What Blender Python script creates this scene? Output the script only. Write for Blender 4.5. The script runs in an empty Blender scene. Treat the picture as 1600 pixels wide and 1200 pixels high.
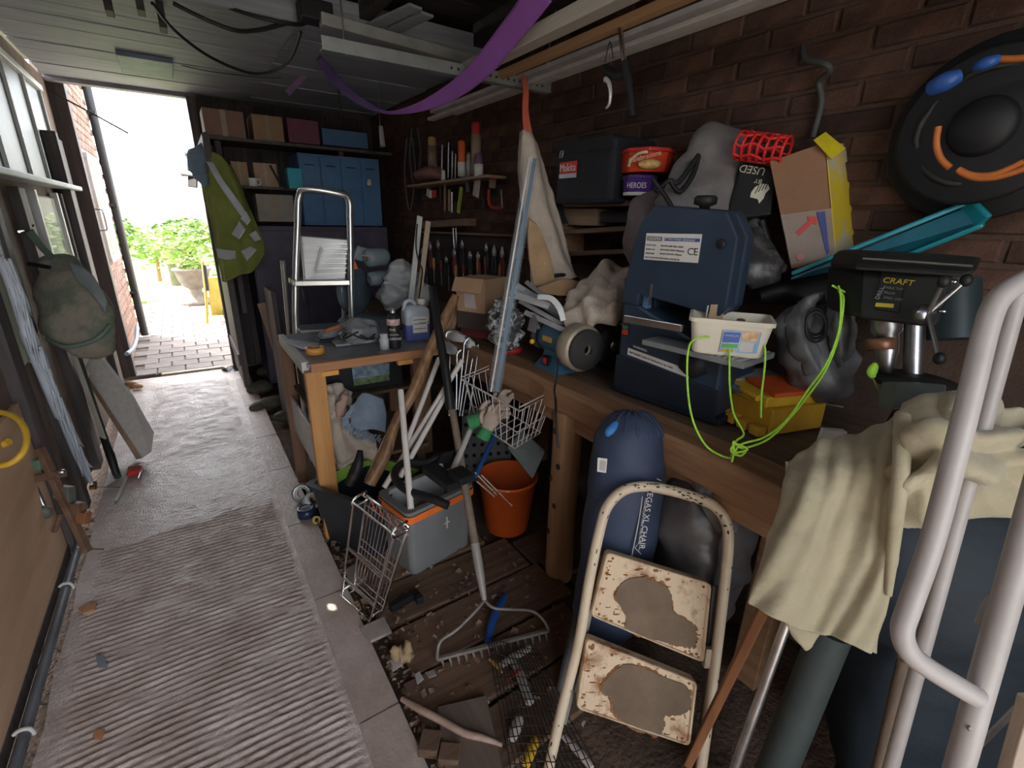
import bpy, bmesh, math, random
from mathutils import Vector as V, Matrix, noise, Euler
random.seed(7)
SC = bpy.context.scene
COL = SC.collection
# ---------------------------------------------------------------- camera
FPX = 742.6; EYE = V((0, 0, 1.5))
def _n(v): return V(v).normalized()
_Y = _n((-526, -270, FPX)); _Z = -_n((-50, 2140, FPX))
_X = _Y.cross(_Z).normalized(); _Z = _X.cross(_Y).normalized()
RM = Matrix((_X, _Y, _Z))                     # camera frame (right, down, forward) -> room frame
cam = bpy.data.cameras.new('camera'); camo = bpy.data.objects.new('camera', cam); COL.objects.link(camo)
cam.sensor_width = 36; cam.lens = FPX / 1600 * 36; cam.clip_start = 0.02; cam.clip_end = 200
R3 = Matrix((RM.col[0], -RM.col[1], -RM.col[2])).transposed()
camo.matrix_world = Matrix.Translation(EYE) @ R3.to_4x4()
SC.camera = camo
# ---------------------------------------------------------------- world, sun, exposure
SUN_EL, SUN_AZ = math.radians(50), math.atan2(-.75, .66)   # azimuth from +Y towards +X
SD = V((math.cos(SUN_EL)*math.sin(SUN_AZ), math.cos(SUN_EL)*math.cos(SUN_AZ), math.sin(SUN_EL)))
w = bpy.data.worlds.new('sky'); SC.world = w; w.use_nodes = True
nt = w.node_tree; bg = nt.nodes['Background']
sk = nt.nodes.new('ShaderNodeTexSky'); sk.sky_type = 'NISHITA'; sk.sun_disc = False
sk.sun_elevation = SUN_EL; sk.sun_rotation = SUN_AZ; sk.altitude = 50; sk.dust_density = 2.5
hv = nt.nodes.new('ShaderNodeHueSaturation'); hv.inputs['Saturation'].default_value = .28; nt.links.new(sk.outputs[0], hv.inputs['Color']); nt.links.new(hv.outputs[0], bg.inputs[0]); bg.inputs[1].default_value = 0.36
sl = bpy.data.lights.new('sun', 'SUN'); sl.energy = 7.0; sl.angle = math.radians(.53); sl.color = (1, .93, .82)
so = bpy.data.objects.new('sun', sl); COL.objects.link(so)
so.rotation_euler = SD.to_track_quat('Z', 'Y').to_euler(); so.location = SD * 20
def portal(name, loc, size, look):
    l = bpy.data.lights.new(name, 'AREA'); l.shape = 'RECTANGLE'; l.size, l.size_y = size; l.cycles.is_portal = True
    o = bpy.data.objects.new(name, l); COL.objects.link(o); o.location = loc
    o.rotation_euler = (-V(look)).to_track_quat('Z', 'Y').to_euler()
portal('portal', (.05, -1.45, 1.2), (1.5, 2.5), (0, 1, 0))
portal('portal', (-.17, 5.6, 1.2), (.95, 2.45), (0, -1, 0))
SC.view_settings.view_transform = 'Standard'; SC.view_settings.look = 'None'
SC.view_settings.exposure = 2.2; SC.view_settings.gamma = 1.0; SC.view_settings.use_curve_mapping = False
SC.cycles.max_bounces = 8; SC.cycles.diffuse_bounces = 5; SC.cycles.transparent_max_bounces = 12
SC.cycles.sample_clamp_indirect = 6
# ---------------------------------------------------------------- where a sight line meets a plane of the room
def ray(px, py): return RM @ V((px-800, py-600, FPX))
def P(px, py, x=None, y=None, z=None):
    d = ray(px, py)
    t = (x/d.x) if x is not None else (y/d.y) if y is not None else ((z-EYE.z)/d.z)
    return EYE + d*t
def D(px, py, dep): return EYE + ray(px, py)*(dep/FPX)
def PP(px, py, p0, n):
    d = ray(px, py); return EYE + d*((V(p0)-EYE).dot(V(n))/d.dot(V(n)))
RIGHT, UP, FWD = RM.col[0].copy(), -RM.col[1].copy(), RM.col[2].copy()
FH = V((FWD.x, FWD.y, 0)).normalized()
# ---------------------------------------------------------------- materials
MATS = {}
def mat(name, c, rough=.6, metal=0., var=.18, scale=6., c2=None, bump=0., bscale=30., stretch=(1, 1, 1), alpha=1., trans=0., rnd=0., coat=0., lo=.35, hi=.65, ior=1.45, sheen=0.):
    if name in MATS: return MATS[name]
    m = bpy.data.materials.new(name); m.use_nodes = True; MATS[name] = m
    n = m.node_tree.nodes; L = m.node_tree.links; b = n['Principled BSDF']
    b.inputs['Roughness'].default_value = rough; b.inputs['Metallic'].default_value = metal
    b.inputs['IOR'].default_value = ior
    if coat: b.inputs['Coat Weight'].default_value = coat
    if sheen: b.inputs['Sheen Weight'].default_value = sheen
    tc = n.new('ShaderNodeTexCoord'); mp = n.new('ShaderNodeMapping'); mp.inputs['Scale'].default_value = stretch
    L.new(tc.outputs['Object'], mp.inputs[0])
    nz = n.new('ShaderNodeTexNoise'); nz.inputs['Scale'].default_value = scale; nz.inputs['Detail'].default_value = 6
    nz.inputs['Roughness'].default_value = .65
    L.new(mp.outputs[0], nz.inputs[0])
    rp = n.new('ShaderNodeValToRGB'); L.new(nz.outputs[0], rp.inputs[0])
    a = tuple(max(0, x*(1-var)) for x in c); z = tuple(min(1, x*(1+var)) for x in c) if c2 is None else c2
    if c2 is not None: a = c
    rp.color_ramp.elements[0].position = lo; rp.color_ramp.elements[1].position = hi
    rp.color_ramp.elements[0].color = (*a, 1); rp.color_ramp.elements[1].color = (*z, 1)
    out = rp.outputs[0]
    if rnd:
        oi = n.new('ShaderNodeObjectInfo'); hs = n.new('ShaderNodeHueSaturation')
        mr = n.new('ShaderNodeMapRange'); mr.inputs[3].default_value = 1-rnd; mr.inputs[4].default_value = 1+rnd
        L.new(oi.outputs['Random'], mr.inputs[0]); L.new(mr.outputs[0], hs.inputs['Value']); L.new(out, hs.inputs['Color']); out = hs.outputs[0]
    L.new(out, b.inputs['Base Color'])
    if bump:
        n2 = n.new('ShaderNodeTexNoise'); n2.inputs['Scale'].default_value = bscale; n2.inputs['Detail'].default_value = 5
        L.new(mp.outputs[0], n2.inputs[0]); bp = n.new('ShaderNodeBump'); bp.inputs['Strength'].default_value = bump
        bp.inputs['Distance'].default_value = .01
        L.new(n2.outputs[0], bp.inputs['Height']); L.new(bp.outputs[0], b.inputs['Normal'])
    if alpha < 1: b.inputs['Alpha'].default_value = alpha
    if trans: b.inputs['Transmission Weight'].default_value = trans
    return m
def wood(name, c, c2, axis=0, rough=.65, k=1., rnd=0.):
    s = [9*k, 9*k, 9*k]; s[axis] = .7*k
    return mat(name, c, rough, c2=c2, scale=3.2, stretch=tuple(s), bump=.25, bscale=5, lo=.3, hi=.7, rnd=rnd)
# ---------------------------------------------------------------- mesh building
def frame(d):
    d = V(d).normalized(); u = V((0, 0, 1)) if abs(d.z) < .9 else V((1, 0, 0))
    a = d.cross(u).normalized(); return a, d.cross(a).normalized()
def cr(p0, p1, p2, p3, t):
    return .5*((2*p1)+(p2-p0)*t+(2*p0-5*p1+4*p2-p3)*t*t+(3*p1-p0-3*p2+p3)*t**3)
def spline(pts, n=6, closed=False):
    pts = [V(p) for p in pts]; out = []; N = len(pts)
    for i in range(N if closed else N-1):
        g = (lambda k: pts[k % N]) if closed else (lambda k: pts[max(0, min(N-1, k))])
        for j in range(n): out.append(cr(g(i-1), g(i), g(i+1), g(i+2), j/n))
    if not closed: out.append(pts[-1])
    return out
class MB:
    def __init__(s): s.v = []; s.f = []; s.s = []
    def add(s, vs, fs, sm=False):
        o = len(s.v); s.v += [V(x) for x in vs]; s.f += [tuple(i+o for i in q) for q in fs]; s.s += [sm]*len(fs); return s
    def hexa(s, q, d):
        q = [V(x) for x in q]; d = V(d) if not isinstance(d, list) else d
        b = [x+d for x in q] if not isinstance(d, list) else [V(x) for x in d]
        return s.add(q+b, [(0, 1, 2, 3), (7, 6, 5, 4), (0, 4, 5, 1), (1, 5, 6, 2), (2, 6, 7, 3), (3, 7, 4, 0)])
    def box(s, c, z, R=None):
        c = V(c); x, y, h = z[0]/2, z[1]/2, z[2]/2
        vs = [V(p) for p in ((-x, -y, -h), (x, -y, -h), (x, -y, h), (-x, -y, h), (-x, y, -h), (x, y, -h), (x, y, h), (-x, y, h))]
        if R is not None: vs = [R @ p for p in vs]
        return s.add([c+p for p in vs], [(0, 1, 2, 3), (7, 6, 5, 4), (0, 4, 5, 1), (1, 5, 6, 2), (2, 6, 7, 3), (3, 7, 4, 0)])
    def rod(s, p0, p1, wd, th, up=(0, 0, 1)):       # rectangular bar
        p0, p1 = V(p0), V(p1); d = (p1-p0).normalized(); a = d.cross(V(up)).normalized(); b = a.cross(d)
        q = [a*(i*wd/2)+b*(j*th/2) for i, j in ((-1, -1), (1, -1), (1, 1), (-1, 1))]
        return s.hexa([p0+x for x in q], [p1+x for x in q])
    def loft(s, rings, caps=True, sm=True, closed=False):
        n = len(rings[0]); vs = [p for r in rings for p in r]; fs = []; N = len(rings)
        for i in range(N if closed else N-1):
            for j in range(n):
                a, b = i*n, ((i+1) % N)*n; fs.append((a+j, a+(j+1) % n, b+(j+1) % n, b+j))
        s.add(vs, fs, sm)
        if caps and not closed:
            s.add(rings[0], [tuple(range(n))[::-1]]); s.add(rings[-1], [tuple(range(n))])
        return s
    def tube(s, pts, r, n=8, k=0, closed=False, caps=True):
        pts = [V(p) for p in pts]
        if k:
            m = len(pts); 
            if isinstance(r, (list, tuple)):
                r = [v.x for v in spline([V((q, 0, 0)) for q in r], k, closed)]
            pts = spline(pts, k, closed)
        N = len(pts); rs = r if isinstance(r, (list, tuple)) else [r]*N
        tan = []
        for i in range(N):
            a = pts[(i-1) % N] if (closed or i) else pts[0]; b = pts[(i+1) % N] if (closed or i < N-1) else pts[-1]
            t = b-a; tan.append(t.normalized() if t.length > 1e-9 else V((0, 0, 1)))
        a, b = frame(tan[0]); rings = []
        for i in range(N):
            a = (a - tan[i]*a.dot(tan[i])); a = a.normalized() if a.length > 1e-6 else frame(tan[i])[0]; b = tan[i].cross(a)
            rings.append([pts[i]+(a*math.cos(2*math.pi*j/n)+b*math.sin(2*math.pi*j/n))*rs[i] for j in range(n)])
        return s.loft(rings, caps, True, closed)
    def cyl(s, p0, p1, r0, r1=None, n=16): return s.tube([p0, p1], [r0, r0 if r1 is None else r1], n)
    def lathe(s, prof, n=24, o=(0, 0, 0), ax=(0, 0, 1), sx=1., caps=False, ref=None):
        o = V(o); ax = V(ax).normalized(); a, b = frame(ax)
        if ref is not None: a = (V(ref)-ax*V(ref).dot(ax)).normalized(); b = ax.cross(a)
        rings = [[o+ax*z+(a*math.cos(2*math.pi*j/n)*sx+b*math.sin(2*math.pi*j/n))*r for j in range(n)] for r, z in prof]
        return s.loft(rings, caps)
    def ell(s, c, rx, ry, rz, R=None, n=12, m=8, nz=0., ns=8.):
        c = V(c); rings = []
        for i in range(m+1):
            t = -math.pi/2+math.pi*i/m; r = max(.02, math.cos(t)); row = []
            for j in range(n):
                p = V((math.cos(2*math.pi*j/n)*r*rx, math.sin(2*math.pi*j/n)*r*ry, math.sin(t)*rz))
                if nz: p *= 1+nz*noise.noise((p+c)*ns)
                row.append(c+(R @ p if R is not None else p))
            rings.append(row)
        return s.loft(rings)
    def prism(s, pts, d):
        pts = [V(p) for p in pts]; n = len(pts); d = V(d)
        return s.add(pts+[p+d for p in pts], [tuple(range(n)), tuple(range(2*n-1, n-1, -1))]+[(i, n+i, n+(i+1) % n, (i+1) % n) for i in range(n)])
    def sheet(s, G, k=6, amp=0., ns=6., fold=None, wrap=False):
        rows = [spline(r, k, wrap) for r in G]; m = len(rows[0]); cols = [spline([r[j] for r in rows], k) for j in range(m)]
        H = len(cols[0]); g = [[cols[j][i] for j in range(m)] for i in range(H)]
        out = []
        for i in range(H):
            row = []
            for j in range(m):
                du = g[i][(j+1) % m if wrap else min(m-1, j+1)]-g[i][(j-1) % m if wrap else max(0, j-1)]; dv = g[min(H-1, i+1)][j]-g[max(0, i-1)][j]
                nn = du.cross(dv); nn = nn.normalized() if nn.length > 1e-9 else V((0, 0, 1))
                h = amp*noise.fractal(g[i][j]*ns, 1., 2., 3) if amp else 0.
                if fold: h += fold(j/(m-1), i/(H-1))
                row.append(g[i][j]+nn*h)
            out.append(row)
        n = m; fs = [(i*n+j, i*n+(j+1) % n, (i+1)*n+(j+1) % n, (i+1)*n+j) for i in range(H-1) for j in range(n if wrap else n-1)]
        return s.add([p for r in out for p in r], fs, True)
def bl(rings, k=4, amp=.0, ns=7., n=20, ref=None):
    """closed lumpy body: rings = (centre, rx, ry) along a spine"""
    cs = spline([V(r[0]) for r in rings], k); rx = [q.x for q in spline([V((r[1], r[2], 0)) for r in rings], k)]; ry = [q.y for q in spline([V((r[1], r[2], 0)) for r in rings], k)]
    out = []; N = len(cs)
    for i in range(N):
        t = (cs[min(N-1, i+1)]-cs[max(0, i-1)]).normalized()
        a = V(ref) if ref is not None else RIGHT; a = (a-t*a.dot(t)).normalized(); b = t.cross(a)
        row = []
        for j in range(n):
            an = 2*math.pi*j/n; p = cs[i]+a*math.cos(an)*max(rx[i], .002)+b*math.sin(an)*max(ry[i], .002)
            if amp: p = p+(p-cs[i]).normalized()*amp*noise.fractal(p*ns, 1., 2., 3)
            row.append(p)
        out.append(row)
    return MB().loft(out)
def link(name, mb, m, root=None, bevel=0., solid=0., sub=0, kind=None, label=None, loc=None, seg=2):
    lo = V(loc) if loc is not None else V((0, 0, 0))
    base = root_loc(root) if root is not None else lo
    me = bpy.data.meshes.new(name); me.from_pydata([p-base for p in mb.v], [], mb.f)
    me.polygons.foreach_set('use_smooth', mb.s); me.update()
    if m is not None:
        for q in (m if isinstance(m, (list, tuple)) else [m]): me.materials.append(q)
    o = bpy.data.objects.new(name, me); COL.objects.link(o)
    if root is not None: o.parent = root
    else: o.location = lo
    if solid: md = o.modifiers.new('solid', 'SOLIDIFY'); md.thickness = solid; md.offset = 0
    if bevel: md = o.modifiers.new('edge', 'BEVEL'); md.width = bevel; md.segments = seg; md.limit_method = 'ANGLE'; md.angle_limit = math.radians(40)
    if sub: md = o.modifiers.new('sub', 'SUBSURF'); md.levels = sub; md.render_levels = sub
    if kind: o['kind'] = kind
    if label: o['label'] = label
    return o
def root_loc(o):
    l = V((0, 0, 0))
    while o is not None: l = l+o.location; o = o.parent
    return l
def tag(o, label, cat, group=None, kind=None):
    o['label'] = label; o['category'] = cat
    if group: o['group'] = group
    if kind: o['kind'] = kind
    return o
def thing(name, label, cat, loc, group=None):
    o = bpy.data.objects.new(name, None); COL.objects.link(o); o.location = V(loc); o.empty_display_size = .05
    return tag(o, label, cat, group)
def one(name, mb, m, label, cat, group=None, **k):
    lo = V((sum(p.x for p in mb.v)/len(mb.v), sum(p.y for p in mb.v)/len(mb.v), min(p.z for p in mb.v)))
    return tag(link(name, mb, m, loc=lo, **k), label, cat, group)
def struct(name, mb, m, **k):
    o = link(name, mb, m, **k); o['kind'] = 'structure'; return o
def text(root, s, org, rt, up, size, m, name='lettering', sx=1., ext=.0006, align='LEFT'):
    c = bpy.data.curves.new(name, 'FONT'); c.body = s; c.size = size; c.extrude = ext; c.align_x = align; c.materials.append(m)
    c.resolution_u = 3; tmp = bpy.data.objects.new(name, c); me = bpy.data.meshes.new_from_object(tmp); bpy.data.objects.remove(tmp)
    o = bpy.data.objects.new(name, me); COL.objects.link(o); o.parent = root
    rt = V(rt).normalized(); up = V(up); up = (up-rt*up.dot(rt)).normalized(); nn = rt.cross(up)
    o.matrix_local = Matrix.Translation(V(org)-root_loc(root)) @ Matrix((rt*sx, up, nn)).transposed().to_4x4()
    return o
def copytree(r, loc=None, rz=None, label=None):
    c = r.copy(); COL.objects.link(c)
    if loc is not None: c.location = V(loc)
    if rz is not None: c.rotation_euler.z = rz
    if label: c['label'] = label
    for ch in list(r.children):
        d = ch.copy(); COL.objects.link(d); d.parent = c
        for g in list(ch.children):
            e = g.copy(); COL.objects.link(e); e.parent = d
    return c
# ================================================================ the room
WX, LX = 1.85, -.68
M_conc = mat('rough concrete', (.44, .335, .285), .34, c2=(.66, .56, .50), scale=5, bump=.6, bscale=120)
M_concsm = mat('smooth concrete', (.36, .27, .22), .45, c2=(.48, .39, .34), scale=4, bump=.35, bscale=60)
M_dirt = mat('dirt', (.055, .034, .022), .95, c2=(.14, .088, .058), scale=7, bump=.9, bscale=60)
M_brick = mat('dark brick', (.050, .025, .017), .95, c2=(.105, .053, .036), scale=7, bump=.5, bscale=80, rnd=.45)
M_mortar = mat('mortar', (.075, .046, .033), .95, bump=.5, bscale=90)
M_redbrick = mat('red brick', (.24, .14, .11), .9, c2=(.33, .22, .18), scale=9, bump=.4, bscale=80, rnd=.25)
M_pale = mat('pale mortar', (.55, .50, .45), .95)
M_darkwood = wood('dark stained timber', (.06, .048, .046), (.125, .10, .095), axis=2)  # colour lightened to lift the unlit far wall
M_greyboard = wood('grey board', (.26, .28, .32), (.44, .46, .50), axis=0, rnd=.12)  # ceiling boards paled in place of haze
M_blackboard = wood('roof timber', (.03, .026, .026), (.07, .06, .056), axis=0, rnd=.3)
M_ply = wood('plywood', (.70, .45, .28), (.82, .56, .37), axis=1, k=.6)
M_white = mat('white paint', (.75, .76, .74), .45, var=.06)
M_glassdark = mat('dark glass', (.07, .085, .085), .42, var=.2)
M_glass = mat('clear glass', (.95, .97, .97), .02, var=0., alpha=.18)
M_gardenlight = mat('garden light pane', (.72, .74, .62), .8, var=.15, scale=3, stretch=(1, 9, .5))  # pale tone stands for the lit garden seen through the panes
# floor: dirt with a ribbed concrete path let into it
fl = MB(); nx, ny = 44, 130
fl.add([V((.30+1.6*i/nx, -1.35+6.9*j/ny, -.035+.014*noise.fractal(V((.30+1.6*i/nx, -1.35+6.9*j/ny, 0))*5, 1, 2, 4))) for j in range(ny+1) for i in range(nx+1)],
       [(j*(nx+1)+i, j*(nx+1)+i+1, (j+1)*(nx+1)+i+1, (j+1)*(nx+1)+i) for j in range(ny) for i in range(nx)], True)
fl.box((.55, 2.1, -.11), (2.7, 6.9, .08))
floor = struct('floor', fl, M_dirt)
def ribh(x, y):
    w_ = y+.012*noise.noise(V((x*3, y*2, 0)))+.03*x
    k = 1. if .1 < y < 2.62+.12*x else (.55 if 3.45 < y < 5.1 and -.42 < x < .16 else 0.)
    k *= max(0, min(1, (.20-x)/.03)) if y < 3 else 1.
    k *= max(0, min(1, (x+.57)/.06))
    r = math.sin(w_*2*math.pi/.027)
    q = noise.noise(V((x*11, y*14, 3)))
    k *= max(.15, min(1., .8+1.2*q))
    h = k*.0055*(abs(r)**.6*(1 if r > 0 else -1))
    h += .0026*noise.fractal(V((x*45, y*45, 0)), 1, 2, 3)*(1.8 if k == 0 and 2.6 < y < 3.6 else 1.)
    return h
ys = []; y_ = .25
while y_ < 5.45: ys.append(y_); y_ += .0045 if y_ < 2.8 else .010
xs = [-.60+.94*i/58 for i in range(59)]
pm = MB(); nxx = len(xs)
def edge(x, y): return x+(.012*noise.noise(V((0, y*4, 1))) if x > .33 or x < -.59 else 0)
pm.add([V((edge(x, y), y, ribh(x, y))) for y in ys for x in xs], [(j*nxx+i, j*nxx+i+1, (j+1)*nxx+i+1, (j+1)*nxx+i) for j in range(len(ys)-1) for i in range(nxx-1)], True)
n0 = (len(ys)-1)*nxx
pm.hexa([(.34, .25, 0), (.34, 5.45, 0), (.34, 5.45, -.09), (.34, .25, -.09)], (-.02, 0, 0))
link('path_slab', pm, M_conc, floor)
bm_ = MB().box((-.13, -.55, -.05), (.94, 1.6, .1)); link('path_slab', bm_, M_concsm, floor)
cuts = [.45, 1.12, 1.72, 2.30, 2.95, 3.5, 4.2, 5.0]
for a, b in zip(cuts[:-1], cuts[1:]):                                  # kerb strip pieces beside the ribs
    bs = MB(); k = 14
    bs.add([V((.215+.125*i/4+(.010*noise.noise(V((0, y*4, 1))) if i == 4 else 0), y, .0075+.002*noise.noise(V((i, y*16, 2))))) for y in [a+.004+(b-a-.008)*j/k for j in range(k+1)] for i in range(5)],
           [(j*5+i, j*5+i+1, j*5+i+6, j*5+i+5) for j in range(k) for i in range(4)], True)
    bs.hexa([(.212, a+.004, -.02), (.342, a+.004, -.02), (.342, a+.004, .006), (.212, a+.004, .006)], (0, b-a-.008, 0))
    link('kerb_strip', bs, M_concsm, floor)
# old boards let into the dirt floor
M_floorboard = wood('old floor board', (.10, .055, .032), (.205, .125, .08), axis=0, rough=.85, rnd=.25)
for (x0, x1, y0, y1, t) in ((.40, 1.10, 1.44, 1.66, 0), (.42, 1.15, 1.20, 1.42, .02), (.38, 1.08, .98, 1.18, -.01), (.40, 1.0, 1.68, 1.92, .03), (.44, .98, .78, .96, .05), (1.12, 1.7, 1.3, 1.62, .02)):
    b = MB(); q = 8
    b.box(((x0+x1)/2, (y0+y1)/2, -.018), (x1-x0, y1-y0, .026), Matrix.Rotation(t, 3, 'Z'))
    link('floor_board', b, M_floorboard, floor, bevel=.004)
# ---- wall_right with its bricks
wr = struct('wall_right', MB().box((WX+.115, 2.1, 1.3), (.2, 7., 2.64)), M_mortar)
def brickmesh(l, h, d, sd):
    random.seed(sd); c = .006; j = lambda: random.uniform(-.0025, .0025)
    b = MB(); A = [V((0, -l/2, -h/2)), V((0, l/2, -h/2)), V((0, l/2, h/2)), V((0, -l/2, h/2))]
    F_ = [V((-d+c, p.y*.99+j(), p.z*.97+j())) for p in A]; G = [V((-d+j(), p.y*(1-2*c/l), p.z*(1-2*c/h))) for p in A]
    b.add(A+F_+G, [(a, b_, b_+4, a+4) for a, b_ in ((0, 1), (1, 2), (2, 3), (3, 0))]+[(a+4, b_+4, b_+8, a+8) for a, b_ in ((0, 1), (1, 2), (2, 3), (3, 0))]+[(8, 9, 10, 11)])
    me = bpy.data.meshes.new('brick'); me.from_pydata(b.v, [], b.f); return me, b
def lay(wall, xface, ysp, zsp, keep, m, sgn, dist_from, cap=290, hide=None):
    bm = [brickmesh(.213, .063, .008+.002*k, k+3) for k in range(3)]
    for me, _ in bm: me.materials.append(m)
    L = []; r = 0; z = zsp[0]
    while z < zsp[1]:
        y = ysp[0]+(.112 if r % 2 else 0)
        while y < ysp[1]:
            if keep(y, z): L.append((y, z))
            y += .225
        z += .075; r += 1
    L.sort(key=lambda q: (V((xface, q[0], q[1]))-dist_from).length)
    rest = MB()
    for i, (y, z) in enumerate(L):
        me, b = bm[(i*7) % 3]
        if i < cap:
            o = bpy.data.objects.new('brick', me); COL.objects.link(o); o.parent = wall; o.location = (xface, y, z)
            if sgn > 0: o.rotation_euler.z = math.pi
        else: rest.add([V((p.x*(-sgn), p.y, p.z))+V((xface, y, z)) for p in b.v], b.f)
    if rest.v: link('brick_courses', rest, m, wall, kind='stuff')
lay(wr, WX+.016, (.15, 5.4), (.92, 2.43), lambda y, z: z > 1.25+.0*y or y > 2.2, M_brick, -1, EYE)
# ---- wall_left: dark boarding with an added gap that lets in the sun spot
spot = P(519, 948, z=.008); tt = (spot.x-LX-.004)/(-SD.x)
hole = spot+SD*tt; hy, hz, hs = hole.y, hole.z, .14
wl = MB(); X0, XC = .09, LX-.045
def lbox(y0, y1, z0, z1, b=None): (b or wl).box((XC, (y0+y1)/2, (z0+z1)/2), (X0, y1-y0, z1-z0))
lbox(-1.35, hy-hs, 0, 2.45); lbox(hy+hs, 5.72, 0, 2.45); lbox(hy-hs, hy+hs, 0, hz-hs*1.3); lbox(hy-hs, hy+hs, hz+hs*1.3, 2.45)
wlo = struct('wall_left', wl, mat('stained plaster', (.20, .145, .115), .9, c2=(.34, .26, .22), scale=5, bump=.4, bscale=40))
cp = MB(); g = .017                                   # thin unseen plate, added so its gap shapes the sun spot
for a, b_, c, d in ((hy-.17, hy-g, hz-.2, hz+.2), (hy+g, hy+.17, hz-.2, hz+.2), (hy-g, hy+g, hz-.2, hz-g), (hy-g, hy+g, hz+g, hz+.2)): cp.box((LX+.002, (a+b_)/2, (c+d)/2), (.004, b_-a, d-c))
link('sunspot_mask', cp, M_darkwood, wlo)
link('panel', MB().box((LX+.012, .65, .40), (.02, 3.9, .70)), M_ply, wlo, bevel=.003)
link('skirting_board', MB().box((LX+.01, .65, .03), (.03, 3.9, .05)), M_darkwood, wlo)
for y0, y1, z0, z1 in ((2.62, 2.74, 0, 1.60), (3.02, 3.10, 0, 1.60), (3.52, 3.66, 0, 1.60), (4.66, 4.78, 0, 1.60)):
    link('post', MB().box((LX+.02, (y0+y1)/2, (z0+z1)/2), (.045, y1-y0, z1-z0)), M_darkwood, wlo, bevel=.004)
# upper window
w1 = struct('window_1', MB().box((LX+.008, 4.0, 1.98), (.012, 2.2, .62)), M_glassdark)
for y in (2.95, 3.55, 4.05, 4.55, 5.05): link('mullion', MB().box((LX+.015, y, 1.98), (.03, .022, .64)), M_white, w1, bevel=.004)
link('window_head', MB().box((LX+.02, 4.0, 2.30), (.04, 2.16, .04)), M_white, w1, bevel=.004)
link('window_sill', MB().box((LX+.055, 4.0, 1.645), (.12, 2.2, .03)), mat('grey sill', (.42, .44, .47), .5), w1, bevel=.006)
# pale lower panes under the sill
w2 = struct('window_2', MB().box((LX+.006, 4.22, 1.2), (.012, .62, .74)), M_gardenlight)
for y in (3.90, 4.53): link('window_frame', MB().box((LX+.022, y, 1.2), (.04, .05, .80)), M_white, w2, bevel=.004)
link('window_frame', MB().box((LX+.022, 4.22, .81), (.04, .64, .045)), M_white, w2, bevel=.004)
link('pane', MB().box((LX+.03, 4.22, 1.2), (.006, .58, .72)), M_glass, w2)
w4 = struct('window_4', MB().box((LX+.006, 2.90, 1.15), (.012, .18, .62)), M_gardenlight)
link('window_frame', MB().box((LX+.016, 3.0, 1.15), (.03, .03, .66)), M_white, w4, bevel=.003)
# dark door frame at the end of the left wall
d2 = struct('door_2', MB().box((LX+.015, 5.1, 1.0), (.03, .62, 2.0)), M_darkwood)
link('door_frame', MB().box((LX+.05, 5.62, 1.22), (.12, .12, 2.44)), M_darkwood, d2, bevel=.005)
link('door_frame', MB().box((LX+.04, 4.80, 1.0), (.09, .08, 2.0)), M_darkwood, d2, bevel=.005)
M_chrome = mat('chrome', (.75, .75, .76), .18, 1., var=.05)
M_steel = mat('worn steel', (.42, .42, .43), .35, 1., var=.2, scale=20)
link('door_handle', MB().tube([(LX+.10, 5.60, 1.50), (LX+.15, 5.60, 1.50), (LX+.16, 5.6, 1.46), (LX+.16, 5.60, 1.36), (LX+.15, 5.60, 1.33), (LX+.10, 5.6, 1.33)], .008, 8, 3), M_chrome, d2)
# ---- house wall outside, bricks, window, downpipe
hw = struct('wall_outer', MB().box((LX-.02, 6.62, 1.45), (.13, 1.78, 2.9)), mat('house mortar', (.30, .27, .24), .95))
lay(hw, LX+.046, (5.86, 7.45), (.05, 2.85), lambda y, z: not (6.2 < y < 7.05 and .98 < z < 2.0), M_redbrick, 1, EYE, cap=250)
w3 = struct('window_3', MB().box((LX+.045, 6.62, 1.5), (.03, .78, .92)), mat('cream painted board', (.70, .66, .50), .6))
for y in (6.22, 6.62, 7.02): link('window_frame', MB().box((LX+.065, y, 1.5), (.04, .05, .96)), M_white, w3, bevel=.004)
for z in (1.03, 1.97): link('window_frame', MB().box((LX+.065, 6.62, z), (.05, .86, .05)), M_white, w3, bevel=.004)
dp = MB().cyl((LX+.10, 7.50, 0), (LX+.10, 7.50, 2.95), .042, n=14)
t = thing('downpipe', 'dark downpipe running down the corner of the brick house outside', 'downpipe', (LX+.10, 7.5, 0))
M_blackpl = mat('black plastic', (.022, .022, .024), .4, var=.2)
link('pipe', dp, M_blackpl, t)
for z in (.55, 1.55, 2.5): link('pipe_clip', MB().box((LX+.085, 7.5, z), (.09, .13, .035)), M_blackpl, t, bevel=.004)
# ---- far wall with the doorway
wf = struct('wall_far', MB().box((1.1, 5.56, 1.3), (1.62, .05, 2.64)).box((-.2, 5.56, 2.60), (1.0, .05, .30)), M_darkwood)
for i in range(10): link('plank', MB().box((.37+.158*i, 5.525, 1.22), (.15, .02, 2.44)), M_darkwood, wf, bevel=.003)
link('door_jamb', MB().box((.27, 5.50, 1.22), (.07, .12, 2.44)), M_darkwood, wf, bevel=.004)
link('lintel', MB().box((-.18, 5.52, 2.48), (.98, .10, .10)), mat('lintel grey', (.25, .25, .27), .7), wf, bevel=.004)
th = MB().box((-.06, 5.50, -.01), (.62, .06, .05)); link('threshold_bar', th, wood('pale timber', (.48, .38, .27), (.62, .50, .38)), wf, bevel=.004)
link('threshold_bar', MB().box((-.16, 5.44, -.035), (.9, .05, .05)), M_blackpl, wf)
d1 = struct('door_1', MB().box((.285, 4.98, 1.05), (.035, .86, 2.02)), M_darkwood)
for i in range(5): link('plank', MB().box((.262, 4.63+.172*i, 1.05), (.014, .164, 2.0)), M_darkwood, d1, bevel=.003)
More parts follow.
